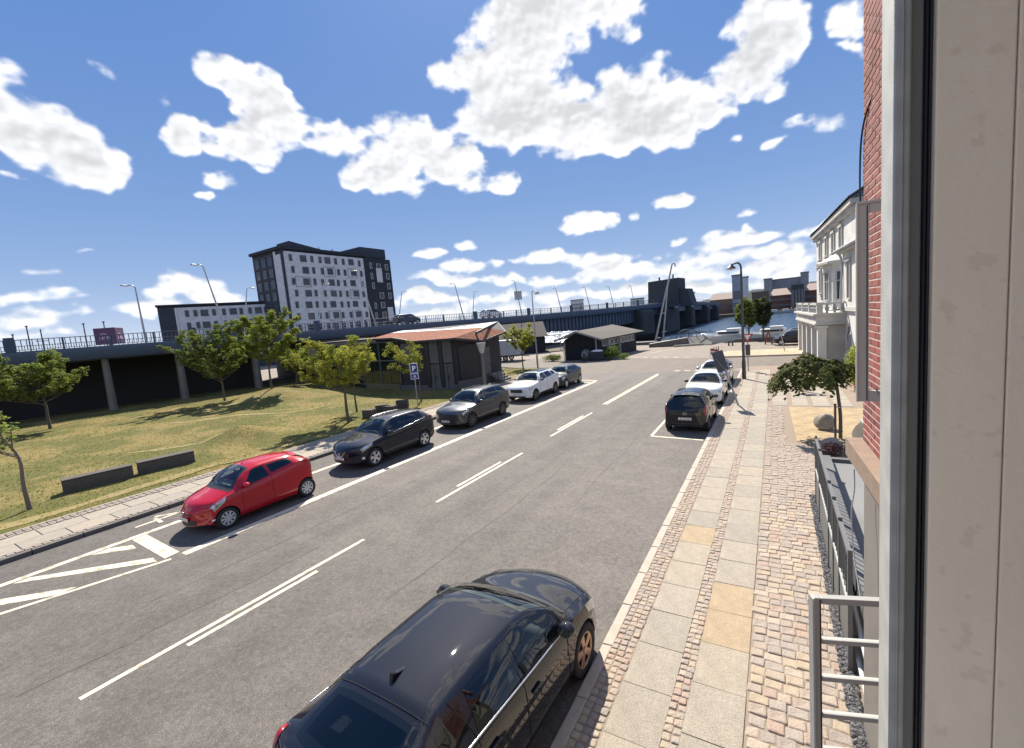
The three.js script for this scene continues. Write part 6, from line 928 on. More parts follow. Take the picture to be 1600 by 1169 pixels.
// shape families
function hatch({ L, W, H, wheelbase, fo, R, hood = 0.90, cowl = 0.98, header = 1.62, roofEnd, tailY = 0.95, beltRise = 0.10, ride = 0.24, nose = 0.62, ...more }) {
  const h = W / 2, re = roofEnd ?? L - 0.62;
  return {
    L, wheelbase, fo, R,
    top: [[0, nose], [0.05, nose + 0.06], [0.18, hood - 0.13], [0.5, hood - 0.035], [cowl - 0.06, hood + 0.055], [cowl + 0.02, hood + 0.09], [mix(cowl, header, 0.5), mix(hood + 0.09, H, 0.62)], [header - 0.04, H - 0.045], [header + 0.25, H - 0.005], [mix(header, re, 0.55), H], [re - 0.1, H - 0.035], [re, H - 0.07], [mix(re, L, 0.55), mix(H - 0.07, tailY, 0.42)], [L - 0.10, tailY + 0.04], [L - 0.02, tailY - 0.08], [L, tailY - 0.16]],
    belt: [[0, nose - 0.04], [0.2, hood - 0.20], [cowl, hood - 0.02], [header, hood + 0.03], [re, hood + 0.03 + beltRise], [L - 0.15, hood + 0.06 + beltRise], [L, tailY - 0.18]],
    bot: [[0, ride + 0.05], [0.3, ride], [L - 0.4, ride], [L, ride + 0.10]],
    half: [[0, h * 0.84], [0.05, h * 0.90], [0.25, h * 0.965], [0.8, h], [L - 1.0, h], [L - 0.3, h * 0.975], [L - 0.05, h * 0.92], [L, h * 0.87]],
    edge: [[0, h * 0.7], [0.3, h * 0.86], [cowl, h * 0.86], [header, h * 0.645], [re - 0.2, h * 0.625], [L - 0.15, h * 0.74], [L, h * 0.74]],
    crown: [[0, 0.03], [0.5, 0.05], [cowl, 0.06], [header, 0.065], [re, 0.06], [L, 0.05]],
    shield: [cowl + 0.03, header - 0.03], rear: [re + 0.05, mix(re, L, 0.66)],
    mirror: cowl + 0.36, ...more,
  };
}
const paints = { red: paintOf(0.42, 0.008, 0.018, 0.35), navy: paintOf(0.008, 0.010, 0.020, 0.6), grey: paintOf(0.065, 0.066, 0.072, 0.32, 0.55), white: paintOf(0.72, 0.72, 0.71, 0.4), black: paintOf(0.006, 0.007, 0.010, 0.6), midnight: paintOf(0.007, 0.008, 0.014, 0.6), silver: paintOf(0.42, 0.43, 0.45, 0.35, 0.6), slate: paintOf(0.03, 0.034, 0.04, 0.3, 0.4) };
const facing = -Math.PI / 2, away = Math.PI / 2;   // nose towards +z or -z
const baseFaces = (nose) => [];
function buildCars() {
  // red three-door hatchback
  makeCar('parked_car', 'small red three-door hatchback parked behind the hatched road marking', hatch({
    L: 3.52, W: 1.63, H: 1.465, wheelbase: 2.34, fo: 0.72, R: 0.285, hood: 0.93, cowl: 0.86, header: 1.58, roofEnd: 2.88, tailY: 1.04, beltRise: 0.20, ride: 0.20, nose: 0.60, bowF: 0.36, bowR: 0.2,
    paint: paints.red, rim: 'hub', rimMat: C.hubcap, windows: [[1.06, 1.58, 1.96, 1.90, 0.10, 0.9], [2.05, 1.99, 2.80, 2.62, 0.16, 0.8]], doors: [1.06, 2.0], handles: [1.9], pillarLean: -0.05, aerial: 'rod', aerialAt: 1.62, spoiler: 0.62, hatchLine: 0.55,
    head: [[0.10, 1.5], [0.66, 1.9], [0.50, 2.16], [0.12, 2.26]], tail: [[3.32, 1.45], [3.50, 1.5], [3.50, 2.2], [3.32, 2.1]], fog: [[0.02, 2.66], [0.12, 2.66], [0.12, 2.8], [0.02, 2.8]],
    faces: [['lower_intake', true, -0.40, 0.40, 0.27, 0.40, C.trim, 0.005], ['upper_grille', true, -0.30, 0.30, 0.53, 0.575, C.trim, 0.006]], plateF: [0.43, plateMat('AN 47 165')], badge: [0.6],
  }), [-13.70, -6.57, facing], undefined);
  // dark crossover
  makeCar('parked_car', 'dark navy crossover with silver roof rails parked behind the red hatchback', hatch({
    L: 4.38, W: 1.81, H: 1.59, wheelbase: 2.646, fo: 0.88, R: 0.345, hood: 1.02, cowl: 1.24, header: 2.02, roofEnd: 3.72, tailY: 1.12, beltRise: 0.16, ride: 0.25, nose: 0.72, bowF: 0.30,
    paint: paints.navy, rim: 'five', rimMat: C.alloy, tyreW: 0.22, windows: [[1.45, 2.0, 2.42, 2.36], [2.5, 2.45, 3.30, 3.15], [3.38, 3.24, 3.74, 3.55, 0.14, 0.62]], doors: [1.42, 2.46, 3.28], handles: [2.28, 3.16], rails: [2.05, 3.68], brow: [1.5, 3.7, 1.975], cladding: true,
    head: [[0.08, 1.70], [0.72, 1.96], [0.66, 2.16], [0.10, 2.22]], tail: [[4.08, 1.75], [4.36, 1.6], [4.36, 2.15], [4.12, 2.2]], fog: [[0.05, 2.58], [0.17, 2.58], [0.17, 2.74], [0.05, 2.74]], spoiler: 0.70, hatchLine: 0.6,
    faces: [['grille', true, -0.42, 0.42, 0.50, 0.70, C.trim, 0.005], ['lower_intake', true, -0.5, 0.5, 0.32, 0.43, C.trim, 0.005]], plateF: [0.47, plateMat('BE 20 931')], badge: [0.63], vee: [0.56, 0.74],
  }), [-14.02, -12.12, facing]);
  // grey estate-like SUV
  makeCar('parked_car', 'grey metallic sport utility parked between the navy crossover and the white one', hatch({
    L: 4.60, W: 1.88, H: 1.66, wheelbase: 2.70, fo: 0.90, R: 0.355, hood: 1.06, cowl: 1.30, header: 2.08, roofEnd: 4.02, tailY: 1.14, beltRise: 0.12, ride: 0.25, nose: 0.78, bowF: 0.26,
    paint: paints.grey, rim: 'split', rimMat: C.darkAlloy, tyreW: 0.23, windows: [[1.5, 2.05, 2.52, 2.46], [2.6, 2.55, 3.42, 3.3], [3.5, 3.4, 4.1, 3.9, 0.14, 0.8]], doors: [1.46, 2.56, 3.42], handles: [2.36, 3.26], rails: [2.15, 3.98], railMat: C.darkAlloy, cladding: true, aerial: 'fin', aerialAt: 0.75,
    head: [[0.06, 1.72], [0.58, 1.96], [0.52, 2.14], [0.08, 2.2]], tail: [[4.3, 1.72], [4.58, 1.6], [4.58, 2.2], [4.34, 2.2]], spoiler: 0.66, hatchLine: 0.55,
    faces: [['grille', true, -0.52, 0.52, 0.50, 0.76, C.trim, 0.005], ['lower_intake', true, -0.5, 0.5, 0.32, 0.42, C.trim, 0.005]], plateF: [0.45, plateMat('CK 61 508')],
  }), [-14.06, -18.22, facing]);
  // white SUV
  makeCar('parked_car', 'white sport utility with a black roof parked behind the grey one', hatch({
    L: 4.43, W: 1.86, H: 1.65, wheelbase: 2.70, fo: 0.87, R: 0.355, hood: 1.10, cowl: 1.32, header: 2.06, roofEnd: 3.86, tailY: 1.16, beltRise: 0.12, ride: 0.25, nose: 0.82, bowF: 0.20,
    paint: paints.white, mirrorPaint: C.trim, rim: 'five', rimMat: C.darkAlloy, tyreW: 0.23, windows: [[1.5, 2.03, 2.46, 2.40], [2.54, 2.48, 3.3, 3.2], [3.4, 3.3, 3.86, 3.7, 0.2, 0.8]], doors: [1.46, 2.5, 3.32], handles: [2.3, 3.16], cladding: true, sunroof: [2.12, 3.75],
    head: [[0.06, 1.74], [0.46, 1.98], [0.42, 2.2], [0.06, 2.24]], tail: [[4.14, 1.62], [4.41, 1.6], [4.41, 2.2], [4.2, 2.2]], fog: [[0.03, 2.62], [0.2, 2.62], [0.2, 2.72], [0.03, 2.72]], spoiler: 0.66, hatchLine: 0.55,
    faces: [['grille', true, -0.42, 0.42, 0.60, 0.80, C.trim, 0.005], ['lower_intake', true, -0.6, 0.6, 0.30, 0.40, C.trim, 0.005]], plateF: [0.5, plateMat('DB 15 772')],
  }), [-14.28, -25.0, facing]);
  // dark hatchback at the end of the row
  makeCar('parked_car', 'dark hatchback at the far end of the left parking row', hatch({
    L: 4.0, W: 1.78, H: 1.5, wheelbase: 2.55, fo: 0.80, R: 0.32, hood: 0.98, cowl: 1.14, header: 1.9, roofEnd: 3.35, tailY: 1.04, ride: 0.22, nose: 0.68, bowF: 0.28,
    paint: paints.slate, rim: 'five', rimMat: C.alloy, windows: [[1.34, 1.88, 2.26, 2.2], [2.34, 2.28, 3.1, 2.98]], doors: [1.3, 2.3, 3.12], handles: [2.12, 2.95],
    head: [[0.06, 1.72], [0.5, 1.96], [0.46, 2.16], [0.08, 2.22]], tail: [[3.72, 1.7], [3.98, 1.6], [3.98, 2.2], [3.76, 2.2]], spoiler: 0.62, hatchLine: 0.5,
    faces: [['grille', true, -0.42, 0.42, 0.46, 0.62, C.trim, 0.005]], plateF: [0.42, plateMat('BX 38 406')],
  }), [-14.3, -29.35, facing + 0.03]);
  // near black car under the window
  makeCar('parked_car', 'large black car seen from above beside the near kerb', hatch({
    L: 4.42, W: 1.86, H: 1.50, wheelbase: 2.70, fo: 0.95, R: 0.345, hood: 0.97, cowl: 1.14, header: 1.95, roofEnd: 3.56, tailY: 1.06, beltRise: 0.13, ride: 0.22, nose: 0.70, bowF: 0.36, bowR: 0.22,
    paint: paints.midnight, rim: 'five', rimMat: std(0.42, 0.27, 0.19, 0.35, { metalness: 0.7 }), tyreW: 0.23, windows: [[1.42, 1.96, 2.40, 2.34], [2.48, 2.42, 3.24, 3.1], [3.34, 3.2, 3.74, 3.54, 0.2, 0.7]], doors: [1.38, 2.44, 3.26], handles: [2.24, 3.08], brow: [1.5, 3.8, 1.985], aerial: 'fin', aerialAt: 1.12, hatchLine: 0.86,
    head: [[0.08, 1.70], [0.66, 1.95], [0.6, 2.14], [0.10, 2.2]], tail: [[4.1, 1.72], [4.4, 1.6], [4.4, 2.15], [4.15, 2.2]],
    faces: [['grille', true, -0.5, 0.5, 0.44, 0.66, C.trim, 0.005]], plateR: [0.72, plateMat('CP 94 220'), 0.02],
  }), [-3.34, -3.80, away]);
  // small black hatchback seen from behind
  makeCar('parked_car', 'small black hatchback seen from behind at the front of the right parking row', hatch({
    L: 3.54, W: 1.64, H: 1.49, wheelbase: 2.42, fo: 0.58, R: 0.29, hood: 0.94, cowl: 0.84, header: 1.46, roofEnd: 3.12, tailY: 0.98, beltRise: 0.06, ride: 0.22, nose: 0.66, bowF: 0.24, bowR: 0.10,
    paint: paints.black, rim: 'five', rimMat: C.darkAlloy, windows: [[1.0, 1.44, 1.92, 1.88], [2.0, 1.95, 2.86, 2.76]], doors: [1.0, 1.96, 2.9], handles: [1.8, 2.72], aerial: 'rod', aerialAt: 2.95, spoiler: 0.50,
    head: [[0.08, 1.6], [0.46, 1.9], [0.4, 2.2], [0.1, 2.25]], tail: [[3.30, 1.80], [3.535, 1.7], [3.535, 2.35], [3.36, 2.3]],
    faces: [['rear_bumper_trim', false, -0.55, 0.55, 0.33, 0.40, C.trim, 0.006], ['tailgate_glass_panel', false, -0.58, 0.58, 0.70, 0.80, C.glass, 0.006]], plateR: [0.56, plateMat('BC 38 294')], badge: [-0.76],
  }), [-3.60, -19.62, away + 0.02]);
  // white saloon facing the camera
  makeCar('parked_car', 'white hatchback facing the camera behind the small black one', hatch({
    L: 4.1, W: 1.76, H: 1.46, wheelbase: 2.56, fo: 0.82, R: 0.32, hood: 0.96, cowl: 1.16, header: 1.92, roofEnd: 3.4, tailY: 1.02, ride: 0.2, nose: 0.66, bowF: 0.28,
    paint: paints.white, mirrorPaint: C.trim, rim: 'ten', rimMat: C.alloy, windows: [[1.36, 1.9, 2.28, 2.22], [2.36, 2.3, 3.16, 3.02]], doors: [1.32, 2.32, 3.16], handles: [2.14, 3.0],
    head: [[0.06, 1.72], [0.58, 1.95], [0.52, 2.16], [0.08, 2.24]], tail: [[3.8, 1.7], [4.08, 1.6], [4.08, 2.2], [3.86, 2.2]], spoiler: 0.62, hatchLine: 0.5,
    faces: [['grille', true, -0.5, 0.5, 0.46, 0.62, C.trim, 0.005], ['lower_intake', true, -0.45, 0.45, 0.27, 0.38, C.trim, 0.005]], plateF: [0.42, plateMat('AZ 72 613')],
  }), [-3.80, -24.9, facing + 0.03]);
  // silver car behind
  makeCar('parked_car', 'silver car behind the white hatchback on the right, by the lamp post', hatch({
    L: 4.3, W: 1.8, H: 1.47, wheelbase: 2.62, fo: 0.85, R: 0.32, hood: 0.97, cowl: 1.2, header: 1.98, roofEnd: 3.5, tailY: 1.04, ride: 0.21, nose: 0.68, bowF: 0.28,
    paint: paints.silver, rim: 'ten', rimMat: C.alloy, windows: [[1.4, 1.96, 2.34, 2.28], [2.42, 2.36, 3.2, 3.06]], doors: [1.36, 2.38, 3.2], handles: [2.2, 3.05],
    head: [[0.06, 1.72], [0.58, 1.95], [0.52, 2.16], [0.08, 2.24]], tail: [[4.0, 1.7], [4.28, 1.6], [4.28, 2.2], [4.06, 2.2]], hatchLine: 0.5,
    faces: [['grille', true, -0.45, 0.45, 0.46, 0.62, C.trim, 0.005], ['lower_intake', true, -0.45, 0.45, 0.27, 0.38, C.trim, 0.005]], plateF: [0.42, plateMat('CS 50 187')],
  }), [-4.06, -30.2, facing + 0.04]);
  // dark vehicles on the quay
  const quayCar = (label, paint, p) => makeCar('quay_car', label, hatch({
    L: 4.4, W: 1.8, H: 1.62, wheelbase: 2.70, fo: 0.85, R: 0.33, hood: 1.05, cowl: 1.0, header: 1.7, roofEnd: 3.9, tailY: 1.1, ride: 0.24, nose: 0.72, bowF: 0.28,
    plain: true, paint, rim: 'ten', rimMat: C.alloy, windows: [[1.2, 1.72, 2.3, 2.24], [2.4, 2.34, 3.2, 3.1], [3.3, 3.2, 3.9, 3.75, 0.15, 0.8]], doors: [1.2, 2.36, 3.24], handles: [2.16, 3.06],
    head: [[0.06, 1.66], [0.6, 1.95], [0.5, 2.16], [0.08, 2.24]], tail: [[4.1, 1.7], [4.38, 1.6], [4.38, 2.2], [4.16, 2.2]],
  }), p);
  quayCar('dark blue people carrier parked on the quay beside the white villa', paints.navy, [0.42, -56.6, Math.PI]);
  quayCar('black car parked on the quay just beyond the dark blue people carrier', paints.black, [0.6, -60.2, Math.PI]);
  { const a = onBridge(66), c = quayCar('white car driving on the bridge near the square sign', paints.white, [a.p.x - a.n.x * 5, a.p.z - a.n.z * 5, 1.33]); c.position.y = a.p.y + 0.06; const b = onBridge(49), d = quayCar('dark car driving on the bridge above the pavilion roof', paints.slate, [b.p.x - b.n.x * 5, b.p.z - b.n.z * 5, 1.33]); d.position.y = b.p.y + 0.06; }
  quayCar('white car parked in the sun beyond the bridge piers', paints.white, [-66, -40.5, 2.2]);
}
buildCars();

// ---------------------------------------------------------------- street furniture
function hookLamp(name, label, [x, y, z], H, turn, mat, arm = 0.75, r = 0.075) {
  const o = thing(name, label, 'street lamp', [x, y, z], turn);   // the arm points to local +x
  part(o, 'pole', join([cyl(r * 1.35, r * 1.25, H * 0.16), cyl(r, r * 0.72, H * 0.80, 0, H * 0.14, 0)]), mat);
  part(o, 'arm', tube([V(0, H * 0.93, 0), V(0.02, H * 0.985, 0), V(0.16, H * 1.012, 0), V(arm, H * 1.005, 0)], r * 0.62, 18, 7), mat);
  const sh = new THREE.LatheGeometry([[0.03, 0.2], [0.10, 0.16], [0.24, 0.02], [0.30, -0.06], [0.27, -0.06], [0.001, 0.05]].map(([a, b]) => new THREE.Vector2(a, b)), 16); sh.translate(arm, H * 1.005 - 0.2, 0); part(o, 'lamp_shade', sh, mat); const gl = new THREE.SphereGeometry(0.2, 14, 8, 0, 6.3, 1.57, 1.0); gl.scale(1, 0.5, 1); gl.translate(arm, H * 1.005 - 0.25, 0); part(o, 'lamp_glass', gl, std(0.7, 0.72, 0.74, 0.2)); return o;
}
hookLamp('street_lamp', 'grey hooked street lamp on the verge in front of the far sheds', [-22.2, 0.06, -40.1], 7.75, -0.4, B.galv, 0.8);
hookLamp('street_lamp', 'dark hooked street lamp on the right pavement by the crossing', [-2.58, 0.08, -31.4], 7.15, Math.PI, B.darkPole, 0.55, 0.09);
{ // parking sign
  const o = thing('parking_sign', 'blue parking sign with a white P on the lawn edge', 'sign', [-20.6, 0.08, -20.8], 0.78);
  part(o, 'post', cyl(0.03, 0.03, 2.8), B.galv);
  const face = (draw, w, h, pw, ph) => new THREE.MeshStandardMaterial({ roughness: 0.45, map: canvasTex(pw, ph, draw) });
  part(o, 'sign_plate', rbox(0.5, 0.64, 0.02, 0.008, 0.0, 2.45, 0.045), B.galv); part(o, 'sign_plate', rbox(0.5, 0.36, 0.02, 0.008, 0.0, 1.92, 0.045), B.galv);
  part(o, 'sign_face', plane(0.49, 0.63, 0, 2.45, 0.058), face((c, w, h) => { c.fillStyle = '#f2f2ee'; c.fillRect(0, 0, w, h); c.fillStyle = '#1c3f86'; c.fillRect(8, 8, w - 16, h - 16); c.fillStyle = '#f5f5f2'; c.font = 'bold 120px sans-serif'; c.textAlign = 'center'; c.textBaseline = 'middle'; c.fillText('P', w / 2, h / 2 + 6); }, 0, 0, 128, 164));
  part(o, 'sign_face', plane(0.49, 0.35, 0, 1.92, 0.058), face((c, w, h) => { c.fillStyle = '#f2f2ee'; c.fillRect(0, 0, w, h); c.fillStyle = '#1c3f86'; c.fillRect(7, 7, w - 14, h - 14); c.fillStyle = '#c9d3e6'; c.fillRect(58, 24, 14, 44); c.fillRect(76, 30, 10, 32); c.fillRect(40, 36, 10, 22); }, 0, 0, 128, 92));
}
{ // give way sign seen with its post and box
  const o = thing('give_way_sign', 'red and white triangular give way sign on a grey post behind the right lamp', 'sign', [-2.6, 0.08, -35.0], 0.03);
  part(o, 'post', cyl(0.04, 0.04, 2.3), B.galv); const tri = (s) => { const q = new THREE.Shape(); q.moveTo(-s, s * 0.58); q.lineTo(s, s * 0.58); q.lineTo(0, -s * 1.15); return q; };
  const red = new THREE.ExtrudeGeometry(tri(0.33), { depth: 0.02, bevelEnabled: true, bevelSize: 0.02, bevelThickness: 0.004, bevelSegments: 1 }); red.translate(0, 2.42, 0.05); part(o, 'sign_border', red, std(0.45, 0.02, 0.025, 0.45)); const wh = new THREE.ShapeGeometry(tri(0.21)); wh.translate(0, 2.42, 0.082); part(o, 'sign_face', wh, C0.white);
  part(o, 'control_box', rbox(0.3, 0.75, 0.22, 0.02, 0, 1.5, 0), conc(0.10, 0.105, 0.11));
}
{ // bent pole carrying a dark plate, leaning over the kerb
  const o = thing('leaning_sign', 'dark rectangular sign back on a leaning pole at the right kerb', 'sign', [-2.17, 0.08, -23.1]);
  part(o, 'pole', taper([V(0, -0.05, 0), V(-0.22, 0.7, 0), V(-0.46, 1.45, 0), V(-0.60, 1.9, 0)], 0.045, 0.04, 10, 8), B.galv);
  const g = rbox(0.52, 1.0, 0.03, 0.01); g.rotateZ(0.28); g.rotateY(-0.12); g.translate(-0.72, 2.1, 0.05); part(o, 'sign_panel', g, std(0.085, 0.088, 0.10, 0.6)); part(o, 'bracket', beam(V(-0.55, 1.75, 0.09), V(-0.92, 2.25, 0.09), 0.03, 0.015), B.galv); part(o, 'clamp', rbox(0.1, 0.26, 0.1, 0.02, -0.47, 1.62, 0.05), WF.frame);
  for (const k of [0, 1, 2]) part(o, 'bolt_end', cyl(0.018, 0.018, 0.2, -0.98 + k * 0.1, 2.58 + k * 0.02, 0), B.darkPole);
}
{ // small flag above the silver car, thin leaning post, bollards, litter
  const f = thing('roof_flag', 'small red and white flag standing behind the silver car', 'flag', [-4.7, 0, -32.9]); part(f, 'staff', cyl(0.015, 0.015, 1.95), B.galv); part(f, 'cloth', patch((u, v) => V(u * 0.5, 1.55 + v * 0.4 - 0.06 * u + 0.03 * Math.sin(u * 7), 0.06 * Math.sin(u * 6)), 12, 4), std(0.5, 0.03, 0.03, 0.7)); part(f, 'cross', patch((u, v) => V(u * 0.5, 1.70 + v * 0.09 - 0.06 * u + 0.03 * Math.sin(u * 7), 0.06 * Math.sin(u * 6) + 0.006), 12, 1), C0.white);
  const p = thing('thin_post', 'thin leaning post on the sandy verge before the villa', 'post', [-0.55, 0.12, -48]); part(p, 'pole', bar(V(0, 0, 0), V(-0.35, 2.1, 0), 0.035), B.galv); part(p, 'cap', cyl(0.05, 0.02, 0.08, -0.35, 2.1, 0), B.galv);
  const s = thing('marker_post', 'thin post on the verge left of the dark end-of-row hatchback', 'post', [-18.9, 0.0, -39.6]); part(s, 'pole', cyl(0.035, 0.035, 2.1), B.galv); part(s, 'cap', box(0.16, 0.22, 0.04, 0, 2.05, 0), B.galv);
}
// stone benches and blocks on the lawn
{
  const stone = new THREE.MeshStandardMaterial({ map: withRepeat(grainTex, 1), color: rgb(0.115, 0.105, 0.092), roughness: 0.95, bumpMap: withRepeat(fineBump, 1), bumpScale: 0.012 });
  const bench = (label, a, b, h, w) => { const A = V(a[0], 0, a[1]), Bv = V(b[0], 0, b[1]), d = Bv.clone().sub(A), c = A.clone().add(Bv).multiplyScalar(0.5), o = thing('stone_bench', label, 'bench', [c.x, gy(c.x, c.z) - 0.05, c.z], Math.atan2(-d.z, d.x)); const L = d.length(); part(o, 'block', metricUV(rbox(L, h, w, 0.03, 0, h / 2, 0)), stone); part(o, 'top_slab', metricUV(rbox(L + 0.02, 0.05, w + 0.02, 0.015, 0, h + 0.02, 0)), stone); };
  bench('long dark stone bench nearest the half-bare young tree', [-22.55, -4.45], [-22.2, -6.4], 0.50, 0.5); bench('long dark stone bench nearest the red hatchback', [-22.35, -6.62], [-21.95, -8.45], 0.50, 0.5);
  bench('dark stone block nearest the large yellow-green tree', [-21.4, -17.2], [-20.75, -17.35], 0.48, 0.5); bench('low dark stone block set back behind the other blocks', [-22.1, -18.65], [-21.55, -19.1], 0.42, 0.42); bench('dark stone block half hidden by the navy crossover', [-21.0, -18.4], [-20.3, -18.6], 0.46, 0.45); bench('dark stone block nearest the parking sign', [-21.6, -19.95], [-20.95, -20.3], 0.5, 0.42);
}
// boulders by the umbrella tree
{
  const rockM = new THREE.MeshStandardMaterial({ map: withRepeat(grainTex, 2), color: rgb(0.36, 0.32, 0.27), roughness: 0.95 });
  const rock = (label, p, s, seed) => { const g = new THREE.IcosahedronGeometry(1, 4), q = g.attributes.position; for (let i = 0; i < q.count; i++) { const x = q.getX(i), y = q.getY(i), z = q.getZ(i), k = 1 + 0.20 * vnoise(x * 1.3 + seed, y * 1.3 + z, 256, 2) + 0.07 * vnoise(x * 4 + seed, z * 4 + y * 3, 256, 5); q.setXYZ(i, x * k, Math.max(-0.75, y * k), z * k); } g.scale(...s); g.computeVertexNormals(); const o = tag(part(scene, numbered('boulder'), g, rockM), label, 'boulder'); o.position.set(...p); };
  rock('rounded pale boulder beside the umbrella tree trunk', [0.98, 0.34, -19.1], [0.30, 0.34, 0.28], 4); rock('small reddish boulder in the shade under the umbrella tree', [1.02, 0.22, -16.6], [0.3, 0.2, 0.26], 9);
}
// white box trailer
{
  const o = thing('box_trailer', 'white box trailer parked behind the pavilion', 'trailer', [-32.2, 0, -49.6], 0.15), w = conc(0.55, 0.56, 0.57, 0.6);
  part(o, 'box', rbox(4.4, 2.0, 2.2, 0.06, 0, 1.75, 0), w); for (let k = 0; k < 5; k++) part(o, 'side_rib', box(0.04, 1.9, 0.02, -1.8 + k * 0.9, 1.75, 1.11), B.galv); part(o, 'frame', box(4.6, 0.14, 1.9, 0, 0.68, 0), C.trim); part(o, 'drawbar', beam(V(2.2, 0.62, 0), V(3.4, 0.5, 0), 0.1, 0.1), C.trim);
  const wg = wheelGeos(0.36, 'ten', 0.2); for (const x of [-0.5, 0.4]) for (const s of [-1, 1]) { const q = new THREE.Group(); q.name = 'wheel'; q.position.set(x, 0.36, s * 1.0); if (s < 0) q.rotation.y = Math.PI; o.add(q); part(q, 'tyre', wg.tyre, C.rubber); part(q, 'rim', wg.rim, C.alloy); }
}
// boats at the quay
function boat(label, [x, z], turn, L, W, cabin, group) {
  const o = thing('motor_boat', label, 'boat', [x, -1.05, z], turn); const white = std(0.70, 0.70, 0.68, 0.35), dk = std(0.03, 0.035, 0.04, 0.2);
  part(o, 'hull', boatHull(L, 1.75, W), white); part(o, 'deck', patch((u, v) => V((u - 0.45) * L * 0.96, 1.40 + 0.2 * u * u, (v - 0.5) * W * 0.86 * Math.pow(Math.sin(Math.PI * Math.min(1, 0.42 + 0.58 * (1 - u))), 0.55)), 14, 4), white); part(o, 'rubbing_strake', patch((u, v) => { const s = u, w = W / 2 * Math.pow(Math.sin(Math.PI * Math.min(1, 0.42 + 0.58 * (1 - s))), 0.55); return V((s - 0.45) * L, 1.2 + 0.35 * s * s + 0.08 * v, w * 1.01); }, 18, 1), dk);
  if (cabin) { part(o, 'cabin', rbox(L * 0.42, 0.75, W * 0.62, 0.18, -0.02 * L, 1.9, 0, 3), white); for (const s of [-1, 1]) part(o, 'cabin_window', rbox(L * 0.34, 0.26, 0.03, 0.01, -0.02 * L, 2.02, s * W * 0.312), dk); part(o, 'windscreen', rbox(0.04, 0.3, W * 0.5, 0.01, L * 0.185, 2.06, 0), dk); part(o, 'flybridge', rbox(L * 0.22, 0.4, W * 0.5, 0.12, -0.08 * L, 2.4, 0, 2), white); } else { part(o, 'outboard', rbox(0.4, 0.8, 0.35, 0.08, -L * 0.44, 1.35, 0), dk); part(o, 'console', rbox(0.7, 0.6, 0.8, 0.1, 0, 1.4, 0), dk); }
  part(o, 'bow_rail', tube([V(L * 0.1, 1.75, W * 0.36), V(L * 0.35, 1.95, W * 0.22), V(L * 0.52, 2.05, 0), V(L * 0.35, 1.95, -W * 0.22), V(L * 0.1, 1.75, -W * 0.36)], 0.02, 24, 5), C.chrome);
}
boat('white motor cruiser moored at the slipway side of the quay', [-7.4, -69.5], 2.9, 8.2, 2.9, true); boat('white motor boat moored behind the quay trees', [-2.2, -68.5], 3.05, 7.0, 2.6, true); boat('open white boat moored right of the quay trees', [3.0, -69.2], 0.1, 6.4, 2.3, false); boat('white cabin boat moored beyond the parked quay cars', [8.5, -70.8], 3.0, 7.6, 2.8, true);
{ // dark barge and floating pontoons below the bridge
  const o = thing('barge', 'dark barge lying in the shade under the bridge', 'barge', [-30, -1.3, -90], 0.25); part(o, 'hull', boatHull(15, 1.8, 5), conc(0.03, 0.032, 0.036)); part(o, 'deckhouse', rbox(5, 1.8, 3.6, 0.15, -5, 2.8, 0), conc(0.05, 0.05, 0.055)); part(o, 'wheel_ring', new THREE.TorusGeometry(0.9, 0.2, 8, 18).translate(-1.5, 3.1, 1.6), conc(0.3, 0.29, 0.25));
}
// sloping derrick mast on the quay
{
  const o = thing('derrick_mast', 'tall leaning two-legged derrick mast on the quay before the bascule tower', 'crane', [-17.6, 0, -71.6]);
  part(o, 'plinth_float', rbox(9, 0.9, 2.6, 0.1, -2.5, -0.3, 0), conc(0.16, 0.15, 0.14)); part(o, 'leg', bar(V(-0.5, 0.1, 0.3), V(1.55, 8.3, 0), 0.14, 8, 0.11), B.galv); part(o, 'leg', bar(V(0.45, 0.1, -0.6), V(1.65, 8.3, 0), 0.12, 8, 0.1), B.galv); part(o, 'boom', bar(V(1.55, 8.1, 0), V(2.45, 11.6, 0), 0.14, 8, 0.11), B.galv); part(o, 'hook_arm', tube([V(2.45, 11.55, 0), V(2.62, 11.75, 0), V(2.85, 11.6, 0), V(2.9, 11.2, 0)], 0.1, 12, 6), B.galv); part(o, 'winch', rbox(0.6, 0.6, 0.5, 0.1, 0, 0.4, 0), B.darkPole); part(o, 'spreader', bar(V(0.4, 4.4, 0.1), V(1.05, 4.4, -0.3), 0.05), B.galv);
}
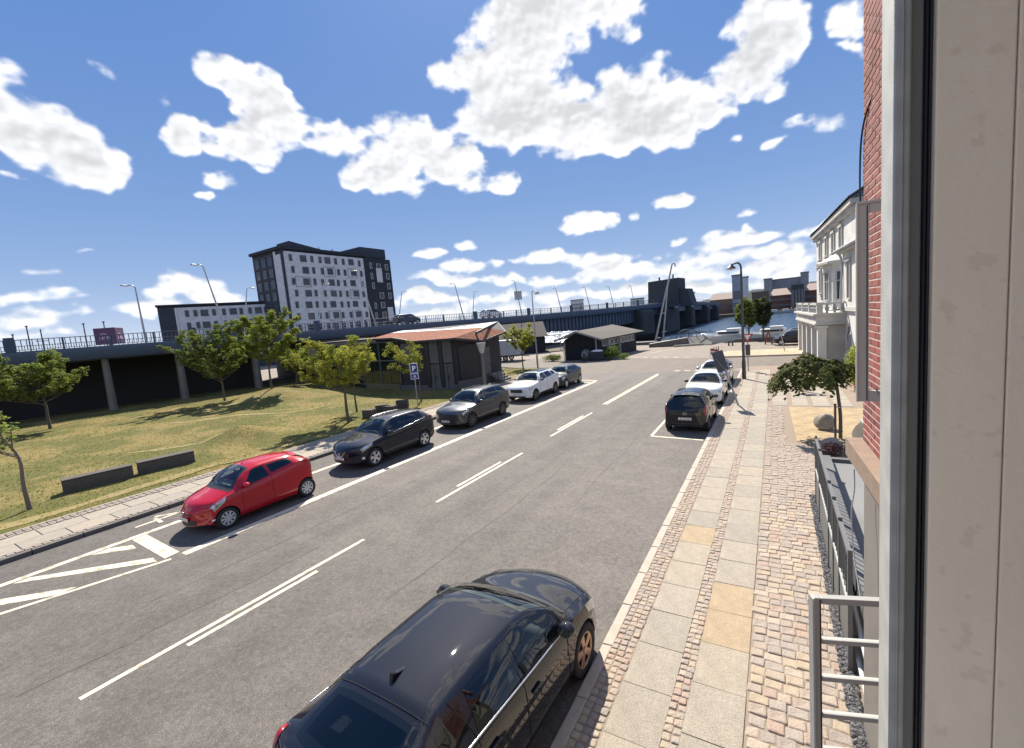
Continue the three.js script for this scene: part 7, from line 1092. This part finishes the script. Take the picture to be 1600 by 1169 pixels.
// sloping concrete groyne with railings at the slipway
{
  const o = thing('slipway_wall', 'sloping concrete slipway wall with steel rails at the water edge', 'wall', [-15.0, 0, -62.6], 0.12), cm = conc(0.15, 0.14, 0.13), tm = conc(0.38, 0.36, 0.33);
  part(o, 'wall_body', polyMesh([[-1.6, -0.1, 1.2], [3.2, -0.1, 1.2], [3.2, 1.0, 1.2], [-1.6, 0.45, 1.2], [-1.6, -0.1, -0.2], [3.2, -0.1, -0.2], [3.2, 1.0, -0.2], [-1.6, 0.45, -0.2]], [[0, 1, 2, 3], [1, 5, 6, 2], [5, 4, 7, 6], [4, 0, 3, 7]]), cm); part(o, 'coping', polyMesh([[-1.6, 0.46, 1.25], [3.2, 1.02, 1.25], [3.2, 1.02, -0.25], [-1.6, 0.46, -0.25]], [[0, 1, 2, 3]]), tm); part(o, 'ramp', polyMesh([[3.2, 0.02, 1.6], [6.2, 0.02, 1.6], [6.2, 0.9, -0.4], [3.2, 1.0, -0.4]], [[0, 1, 2, 3]]), cm);
  part(o, 'rail', tube([V(1.8, 0.8, -0.2), V(2.2, 1.7, -0.2), V(3.6, 2.0, -0.2), V(5.4, 1.0, -0.2)], 0.06, 20, 6), B.darkPole); for (const x of [2.4, 3.4, 4.4]) part(o, 'rail_post', bar(V(x, 0.6, -0.2), V(x, 1.85 - (x - 3.4) * (x - 3.4) * 0.3, -0.2), 0.045), B.darkPole);
  const t = thing('timber_beam', 'pale timber beam lying beside the slipway wall', 'beam', [-11.2, 0.12, -60.6], 0.35); part(t, 'beam', rbox(3.6, 0.24, 0.3, 0.03), conc(0.42, 0.38, 0.32)); part(t, 'support', box(0.3, 0.14, 0.5, -1.2, -0.12, 0), conc(0.2, 0.18, 0.16));
  for (const [k, x] of [[0, -6.3], [1, -5.9]]) { const b = thing('bollard', k ? 'right one of the two dark mooring bollards at the slipway head' : 'left one of the two dark mooring bollards at the slipway head', 'bollard', [x, 0, -58.2]); part(b, 'stem', cyl(0.09, 0.08, 0.5), B.darkPole); part(b, 'cap', cyl(0.13, 0.11, 0.1, 0, 0.48, 0), B.darkPole); }
  const w = thing('quay_wall', 'dark kerb wall along the water edge in front of the boats', 'wall', [1, 0, -63.4]); part(w, 'coping', box(18, 0.45, 0.5, 2, 0.2, 0), cm); part(w, 'sloping_end', polyMesh([[-7, 0, 0.25], [-8.4, 0, 0.8], [-7, 0.42, 0.25], [-7, 0, -0.25], [-7, 0.42, -0.25]], [[0, 1, 2], [1, 3, 4, 2]]), cm);
}
{ const o = thing('pedestal_post', 'red and white pedestal beside the quay trees', 'post', [-2.2, 0, -58]); part(o, 'leg', beam(V(-0.35, 0, 0), V(-0.05, 1.5, 0), 0.14, 0.14), std(0.3, 0.06, 0.05, 0.7)); part(o, 'leg', beam(V(0.35, 0, 0), V(0.0, 1.5, 0), 0.14, 0.14), std(0.3, 0.06, 0.05, 0.7)); }

renderer.render(scene, camera);
